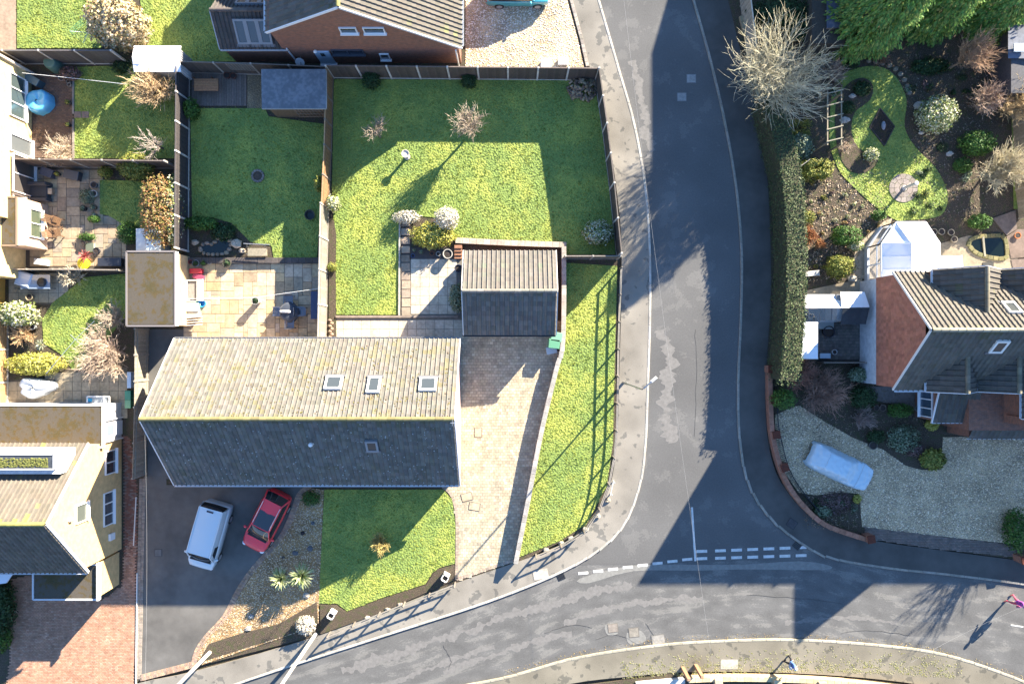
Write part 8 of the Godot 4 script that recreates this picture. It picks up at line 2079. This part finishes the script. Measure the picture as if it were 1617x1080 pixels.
	for s in along(shore, 0.35):
		mb = MB.new(); mb.bbox((s[0] as Vector3) + Vector3(0, 0.06, 0), Vector3(0.34, 0.1, 0.26), 0.02, jit(C(0.2, 0.18, 0.08), 0.25), Basis(s[1], Vector3.UP, Vector3(-s[1].z, 0, s[1].x))); part(t, "rim_stone", mb, "stone")
	line_part(t, "divider", W(1553, 374, 0.18), W(1556, 405, 0.18), 0.12, 0.1, C(0.3, 0.28, 0.22), "stone")
	crate("doormat", "black mat by the back door near the pond", "mat", 1560, 420, Vector3(0.68, 0.05, 0.42), C(0.02, 0.018, 0.018), C(0.03, 0.028, 0.028), 0, "cloth")
	t = thing("slate_terrace", "brown slate terrace beside the formal pond", "terrace", W(1602, 385))
	for q in [[1568, 345, 1604, 332, 1606, 362, 1590, 372], [1590, 374, 1608, 362, 1640, 362, 1640, 405, 1597, 408], [1597, 410, 1640, 407, 1640, 440, 1604, 440]]:
		mb = MB.new(); mb.prism(pts(q), 0.0, G + 0.05, jit(C(0.2, 0.15, 0.13), 0.1)); part(t, "paving_piece", mb, "stone")
	pot("orange bowl on the brown slate terrace", 1607, 372, 0.2, 0.2, C(0.6, 0.2, 0.06))
	# side yard
	pot("big black water tub in the side yard", 1309, 524, 0.36, 0.55, C(0.03, 0.03, 0.04)); pot("white plastic lid-topped tub by the yard fence", 1318, 556, 0.16, 0.4, C(0.6, 0.62, 0.64))
	crate("storage_box", "grey zinc cold tank under the greenhouse", "tank", 1304, 513, Vector3(1.0, 0.5, 0.5), C(0.25, 0.3, 0.32), C(0.2, 0.24, 0.25)); crate("storage_box", "pale blue crate by the yard fence", "box", 1303, 562, Vector3(0.65, 0.3, 0.3), C(0.3, 0.4, 0.5), C(0.36, 0.48, 0.58))
	fence("low rustic rail fence between side yard and pink bush", [1292, 572, 1384, 572], 1.0, C(0.2, 0.17, 0.14), C(0.14, 0.12, 0.1), 1.9, true, false)
	crate("slatted_bench", "white slatted garden seat frame beside the greenhouse path", "seat", 1282, 432, Vector3(0.95, 0.45, 0.3), C(0.5, 0.48, 0.44), C(0.62, 0.6, 0.56), 5, "wood"); crate("statue_plinth", "white stone plinth by the hedge end", "plinth", 1264, 459, Vector3(0.4, 0.6, 0.4), C(0.55, 0.55, 0.54), C(0.62, 0.62, 0.6))
	rock("pale carved stone with dark hollow by the conservatory corner", 1346, 440, Vector3(0.32, 0.2, 0.2), C(0.6, 0.56, 0.48), 612)
	for q in [["dark-rimmed pot at the corner gravel gap", 1379, 703, 0.26, C(0.12, 0.11, 0.1)], ["ringed stone pot by the bay wall", 1451, 645, 0.22, C(0.25, 0.24, 0.22)], ["first brown pot beside the clipped oval bush", 1394, 644, 0.2, C(0.16, 0.12, 0.1)], ["second brown pot beside the clipped oval bush", 1384, 644, 0.18, C(0.14, 0.1, 0.08)]]: pot(q[0], q[1], q[2], q[3], 0.4, q[4])

# ---------- street ----------
func street() -> void:
	var mb: MB
	var at := W(985, 604)
	var t := thing("street_lamp", "slim grey street lamp with a short arm beside the verge fence", "street lamp", at)
	mb = MB.new(); mb.tube(PackedVector3Array([at, at + Vector3(0, 1.4, 0), at + Vector3(0, 1.45, 0), at + Vector3(0, 6.8, 0), at + Vector3(0.1, 7.0, -0.1), at + Vector3(0.45, 7.08, -0.42)]), PackedFloat32Array([0.09, 0.09, 0.06, 0.05, 0.045, 0.04]), 8, C(0.4, 0.41, 0.42)); part(t, "column", mb, "steel")
	mb = MB.new(); mb.bbox(at + Vector3(0.6, 7.08, -0.55), Vector3(0.42, 0.09, 0.16), 0.04, C(0.5, 0.5, 0.5), Basis(Vector3.UP, 0.7)); part(t, "lamp_head", mb, "paint")
	for q in [["tall pale pole at the kerb below the white flowering bush", 498, 1001, 9.0, C(0.62, 0.58, 0.52)], ["tall pale pole at the mouth of the tarmac drive", 331, 1030, 9.0, C(0.6, 0.56, 0.5)]]:
		at = W(q[1], q[2])
		t = thing("utility_pole", q[0], "pole", at)
		mb = MB.new(); mb.tube(PackedVector3Array([at, at + Vector3(0, q[3], 0)]), PackedFloat32Array([0.13, 0.09]), 10, q[4]); part(t, "pole", mb, "plain")
		mb = MB.new(); mb.beam(at + Vector3(-0.5, q[3] - 0.3, 0), at + Vector3(0.5, q[3] - 0.3, 0), 0.08, 0.08, C(0.3, 0.26, 0.22)); part(t, "cross_arm", mb, "wood")
	var tops := [W(498, 1001) + Vector3(0, 8.6, 0), W(331, 1030) + Vector3(0, 8.6, 0)]
	var wires := [["thin cable from the drive pole to the ridge of the long house", tops[1], Vector3(-20.9, 6.3, 4.4), 0.3], ["thin cable strung along the side road from house to house", W(982, -30, 6.5), W(1132, 1090, 6.0), 0.9], ["thin cable crossing the main road toward the brick wall", W(1440, 1046, 5.5), W(1690, 930, 6.0), 0.4]]
	for w in wires:
		var p := PackedVector3Array(); var r := PackedFloat32Array()
		for i in 17:
			var f := i / 16.0
			p.append((w[1] as Vector3).lerp(w[2], f) - Vector3(0, w[3] * 4.0 * f * (1.0 - f), 0)); r.append(0.0045)
		mb = MB.new(); mb.tube(p, r, 5, C(0.28, 0.28, 0.28)); single("overhead_cable", w[0], "cable", mb, "soft", w[1])
	# covers and drains
	var covers := [["pale square manhole cover in the shaded side road, upper of two", 1092, 124, 0.55, 0.5, 0.0, C(0.34, 0.34, 0.34)], ["pale square manhole cover in the shaded side road, lower of two", 1077, 153, 0.55, 0.5, 0.0, C(0.32, 0.32, 0.32)], ["square cover in the patched main road beside the pale repair", 1001, 999, 0.6, 0.55, 0.1, C(0.26, 0.24, 0.21)], ["second square cover in the patched main road", 968, 992, 0.6, 0.5, 0.1, C(0.28, 0.25, 0.22)], ["pale concrete cover in the pavement by the drive wall end", 854, 907, 0.95, 0.6, 0.2, C(0.5, 0.46, 0.4)], ["dark cover in the corner pavement", 1251, 827, 0.55, 0.5, -0.6, C(0.07, 0.07, 0.075)], ["square slab cover in the mossy far pavement", 1152, 1049, 1.1, 0.6, 0.0, C(0.45, 0.42, 0.37)], ["worn concrete repair square by the far kerb", 1040, 1012, 0.8, 0.7, 0.15, C(0.3, 0.29, 0.27)]]
	for q in covers:
		var y := G + 0.004 if q[1] in [854, 1251, 1152] else 0.01
		at = W(q[1], q[2], y)
		t = thing("manhole_cover", q[0], "manhole cover", at)
		var b := Basis(Vector3.UP, q[5])
		mb = MB.new(); mb.box(at + Vector3(0, 0.002, 0), Vector3(q[3] + 0.08, 0.012, q[4] + 0.08), q[6] * 0.6, b); part(t, "frame", mb, "plain")
		mb = MB.new(); mb.box(at + Vector3(0, 0.006, 0), Vector3(q[3], 0.016, q[4]), q[6], b); part(t, "lid", mb, "stone")
	for q in [["iron drain grate by the pavement corner kerb", 886, 911, 0.4], ["iron drain grate at the end of the give-way dashes", 1259, 862, -0.7]]:
		at = W(q[1], q[2], 0.012)
		t = thing("drain_grate", q[0], "drain", at)
		var b := Basis(Vector3.UP, q[3])
		mb = MB.new(); mb.box(at, Vector3(0.5, 0.01, 0.42), C(0.015, 0.015, 0.015), b); part(t, "pit", mb, "plain")
		for i in 6:
			mb = MB.new(); mb.box(at + b * Vector3(-0.2 + i * 0.08, 0.012, 0), Vector3(0.035, 0.02, 0.42), C(0.09, 0.09, 0.09), b); part(t, "bar", mb, "steel")
	t = thing("street_sign", "low white street nameplate on two posts at the verge corner", "sign", W(966, 770))
	line_part(t, "plate", W(969, 758, 0.62), W(964, 782, 0.62), 0.03, 0.18, C(0.75, 0.75, 0.74), "paint")
	for q in [[969, 760], [965, 779]]: line_part(t, "post", W(q[0], q[1], 0.1), W(q[0], q[1], 0.1) + Vector3(0, 0.62, 0), 0.06, 0.06, C(0.6, 0.6, 0.58), "steel")
	# moss and leaf litter gathered along the far pavement and gutters
	rng.seed = 77
	mb = MB.new()
	for s in along(smooth(pts([800, 1064, 900, 1037, 1000, 1020, 1100, 1010, 1250, 1007, 1400, 1017, 1500, 1033, 1617, 1072], 0.0), 4), 0.035):
		if lump.get_noise_2d(s[0].x * 0.5, 4.0) < rng.randf_range(-0.6, 0.5): continue
		leaf_quad(mb, (s[0] as Vector3) + Vector3(rng.randf_range(-0.1, 0.1), 0.012 + rng.randf() * 0.02, rng.randf_range(-0.25, 0.12)), Vector3(rng.randf_range(-0.5, 0.5), 1, rng.randf_range(-0.5, 0.5)).normalized(), rng.randf_range(0.02, 0.05), 0.6, jit(C(0.3, 0.22, 0.1), 0.4))
	var o := single("leaf_litter", "fallen leaves gathered in the far gutter", "leaves", mb, "leaf", W(1250, 1007, 0.0)); stuff(o)
	mb = MB.new()
	for i in 5200:
		var u := rng.randf_range(980, 1520)
		var k := (u - 1250) / 250.0
		var top := 1014 + k * k * 9.0 + 6; var v := lerpf(top, top + 42, pow(rng.randf(), 0.5))
		if lump.get_noise_2d(u * 0.05, v * 0.08) + (v - top) * 0.012 < rng.randf_range(0.0, 0.6): continue
		var r := rng.randf_range(0.015, 0.045)
		mb.lathe(W(u, v, G), [[r, 0.0], [r * 0.6, r * 0.4], [0.0, r * 0.5]], 5, jit(C(0.3, 0.29, 0.16) if rng.randf() < 0.6 else C(0.2, 0.2, 0.05), 0.3))
	o = single("moss", "moss and lichen tufts on the far pavement", "moss", mb, "plain", W(1250, 1040, G)); stuff(o)

# ---------- people ----------
func body(label: String, at: Vector3, turn: float, bones: Array, extra: Callable) -> void:   # bones: [a, b, ra, rb, colour]; one continuous skin by surface nets
	var t := thing("person", label, "person", at)
	var cell := 0.028
	var lo := Vector3(1e9, 1e9, 1e9); var hi := -lo
	for b in bones:
		for e in 2:
			lo = lo.min((b[e] as Vector3) - Vector3.ONE * (b[2 + e] + 0.06)); hi = hi.max((b[e] as Vector3) + Vector3.ONE * (b[2 + e] + 0.06))
	var nx := int((hi.x - lo.x) / cell) + 2; var ny := int((hi.y - lo.y) / cell) + 2; var nzz := int((hi.z - lo.z) / cell) + 2
	var d := PackedFloat32Array(); d.resize(nx * ny * nzz); d.fill(1.0)
	for b in bones:
		var p: Vector3 = b[0]; var q: Vector3 = b[1]; var ra: float = b[2]; var rb: float = b[3]
		var m := maxf(ra, rb) + 0.09
		var i0 := ((p.min(q) - Vector3.ONE * m - lo) / cell).floor(); var i1 := ((p.max(q) + Vector3.ONE * m - lo) / cell).ceil()
		var pq := q - p; var ll := maxf(pq.length_squared(), 1e-6)
		for x in range(maxi(0, int(i0.x)), mini(nx, int(i1.x) + 1)):
			for y in range(maxi(0, int(i0.y)), mini(ny, int(i1.y) + 1)):
				for z in range(maxi(0, int(i0.z)), mini(nzz, int(i1.z) + 1)):
					var s := lo + Vector3(x, y, z) * cell
					var h := clampf((s - p).dot(pq) / ll, 0.0, 1.0)
					var v := (s - p - pq * h).length() - lerpf(ra, rb, h)
					var k := (x * ny + y) * nzz + z
					var w := d[k]
					var e := maxf(0.035 - absf(v - w), 0.0) / 0.035
					d[k] = minf(v, w) - e * e * 0.035 * 0.25
	var vert := {}
	var mb := MB.new(); mb.xf = Transform3D(Basis(Vector3.UP, turn), at)
	for x in nx - 1:
		for y in ny - 1:
			for z in nzz - 1:
				var k := (x * ny + y) * nzz + z
				var sum := Vector3.ZERO; var cnt := 0
				var c0 := d[k] < 0
				var mixed := false
				for e in 8:
					if (d[k + (e & 1) * ny * nzz + ((e >> 1) & 1) * nzz + ((e >> 2) & 1)] < 0) != c0: mixed = true; break
				if not mixed: continue
				for e in [[0, 1], [0, 2], [0, 4], [1, 3], [1, 5], [2, 3], [2, 6], [4, 5], [4, 6], [3, 7], [5, 7], [6, 7]]:
					var a := Vector3(e[0] & 1, (e[0] >> 1) & 1, (e[0] >> 2) & 1); var b := Vector3(e[1] & 1, (e[1] >> 1) & 1, (e[1] >> 2) & 1)
					var va := d[k + int(a.x) * ny * nzz + int(a.y) * nzz + int(a.z)]; var vb := d[k + int(b.x) * ny * nzz + int(b.y) * nzz + int(b.z)]
					if (va < 0) != (vb < 0): sum += a.lerp(b, va / (va - vb)); cnt += 1
				vert[k] = lo + (Vector3(x, y, z) + sum / cnt) * cell
	var sx := ny * nzz; var sy := nzz
	for k in vert:
		for ax in [[1, sx, sy], [sx, sy, 1], [sy, 1, sx]]:
			if k + ax[0] >= d.size() or (d[k] < 0) == (d[k + ax[0]] < 0): continue
			var q := [k, k - ax[1], k - ax[1] - ax[2], k - ax[2]]
			if not (vert.has(q[1]) and vert.has(q[2]) and vert.has(q[3])): continue
			var c: Vector3 = vert[k]
			var best := 1e9; var col := WHITE
			for b in bones:
				var pq: Vector3 = b[1] - b[0]
				var h := clampf((c - (b[0] as Vector3)).dot(pq) / maxf(pq.length_squared(), 1e-6), 0, 1)
				var v := (c - (b[0] as Vector3) - pq * h).length() - lerpf(b[2], b[3], h)
				if v < best: best = v; col = b[4]
			var pos := []; var nr := []
			for e in q:
				pos.append(vert[e])
				var g: Vector3 = Vector3(d[mini(e + sx, d.size() - 1)] - d[maxi(e - sx, 0)], d[mini(e + sy, d.size() - 1)] - d[maxi(e - sy, 0)], d[mini(e + 1, d.size() - 1)] - d[maxi(e - 1, 0)])
				nr.append(g.normalized())
			if d[k] < 0: pos.reverse(); nr.reverse()
			mb.quad_n(pos, nr, col)
	part(t, "body", mb, "soft")
	extra.call(t, Transform3D(Basis(Vector3.UP, turn), at))

func figure(coat: Color, legs: Color, hair: Color, shoe: Color, stride: float, arm: float) -> Array:
	var skin := C(0.5, 0.32, 0.24)
	var b := [[Vector3(0, 0.95, 0), Vector3(0, 1.2, 0.01), 0.15, 0.14, coat], [Vector3(0, 1.2, 0.01), Vector3(0, 1.4, 0), 0.14, 0.13, coat], [Vector3(-0.15, 1.4, 0), Vector3(0.15, 1.4, 0), 0.075, 0.075, coat], [Vector3(0, 1.42, 0), Vector3(0, 1.52, 0.01), 0.055, 0.05, skin],
		[Vector3(0, 1.6, 0.03), Vector3(0, 1.63, 0.02), 0.085, 0.09, skin], [Vector3(0, 1.67, -0.025), Vector3(0, 1.62, -0.05), 0.1, 0.085, hair], [Vector3(0, 1.6, 0.115), Vector3(0, 1.585, 0.125), 0.016, 0.018, skin]]
	for s in [-1, 1]:
		var f: float = stride * s
		b.append([Vector3(s * 0.09, 0.93, 0), Vector3(s * 0.1, 0.5, f * 0.5 + 0.03), 0.095, 0.065, legs])
		b.append([Vector3(s * 0.1, 0.5, f * 0.5 + 0.03), Vector3(s * 0.1, 0.1, f * 0.85 - 0.03), 0.062, 0.045, legs])
		b.append([Vector3(s * 0.1, 0.05, f * 0.85 - 0.06), Vector3(s * 0.11, 0.04, f * 0.85 + 0.13), 0.045, 0.04, shoe])
		b.append([Vector3(s * 0.19, 1.38, 0), Vector3(s * 0.25, 1.12, -f * 0.3), 0.06, 0.048, coat])
		b.append([Vector3(s * 0.25, 1.12, -f * 0.3), Vector3(s * 0.22, 0.95 + arm, 0.16 - f * 0.3), 0.047, 0.036, coat])
		var hnd := Vector3(s * 0.22, 0.93 + arm, 0.19 - f * 0.3)
		b.append([hnd, hnd + Vector3(0, -0.04, 0.04), 0.034, 0.03, skin])
		for k in 4: b.append([hnd + Vector3((k - 1.5) * 0.02, -0.04, 0.045), hnd + Vector3((k - 1.5) * 0.022, -0.1 + absf(k - 1.3) * 0.012, 0.075), 0.011, 0.009, skin])
		b.append([hnd + Vector3(-s * 0.03, -0.01, 0.03), hnd + Vector3(-s * 0.055, -0.05, 0.06), 0.012, 0.01, skin])
	return b

func people() -> void:
	var at := W(1242, 1039)
	body("person in a blue and white coat walking on the far pavement", at, 1.9, figure(C(0.08, 0.16, 0.38), C(0.02, 0.02, 0.03), C(0.5, 0.5, 0.5), C(0.02, 0.02, 0.02), 0.25, 0.05), func(t: Node, xf: Transform3D):
		var mb := MB.new(); mb.xf = xf; mb.ball(Vector3(0, 1.22, -0.2), Vector3(0.15, 0.2, 0.1), 6, C(0.5, 0.55, 0.62)); part(t, "rucksack", mb, "cloth"))
	at = W(1594, 944, 0.02)
	body("person in a purple coat and pink trousers crossing the main road", at, -1.2, figure(C(0.3, 0.06, 0.28), C(0.55, 0.08, 0.14), C(0.4, 0.26, 0.12), C(0.1, 0.02, 0.03), 0.3, 0.1), func(t: Node, xf: Transform3D):
		var mb := MB.new(); mb.xf = xf; mb.ball(Vector3(0.28, 0.85, 0.05), Vector3(0.07, 0.16, 0.15), 6, C(0.5, 0.1, 0.3)); part(t, "handbag", mb, "cloth"))
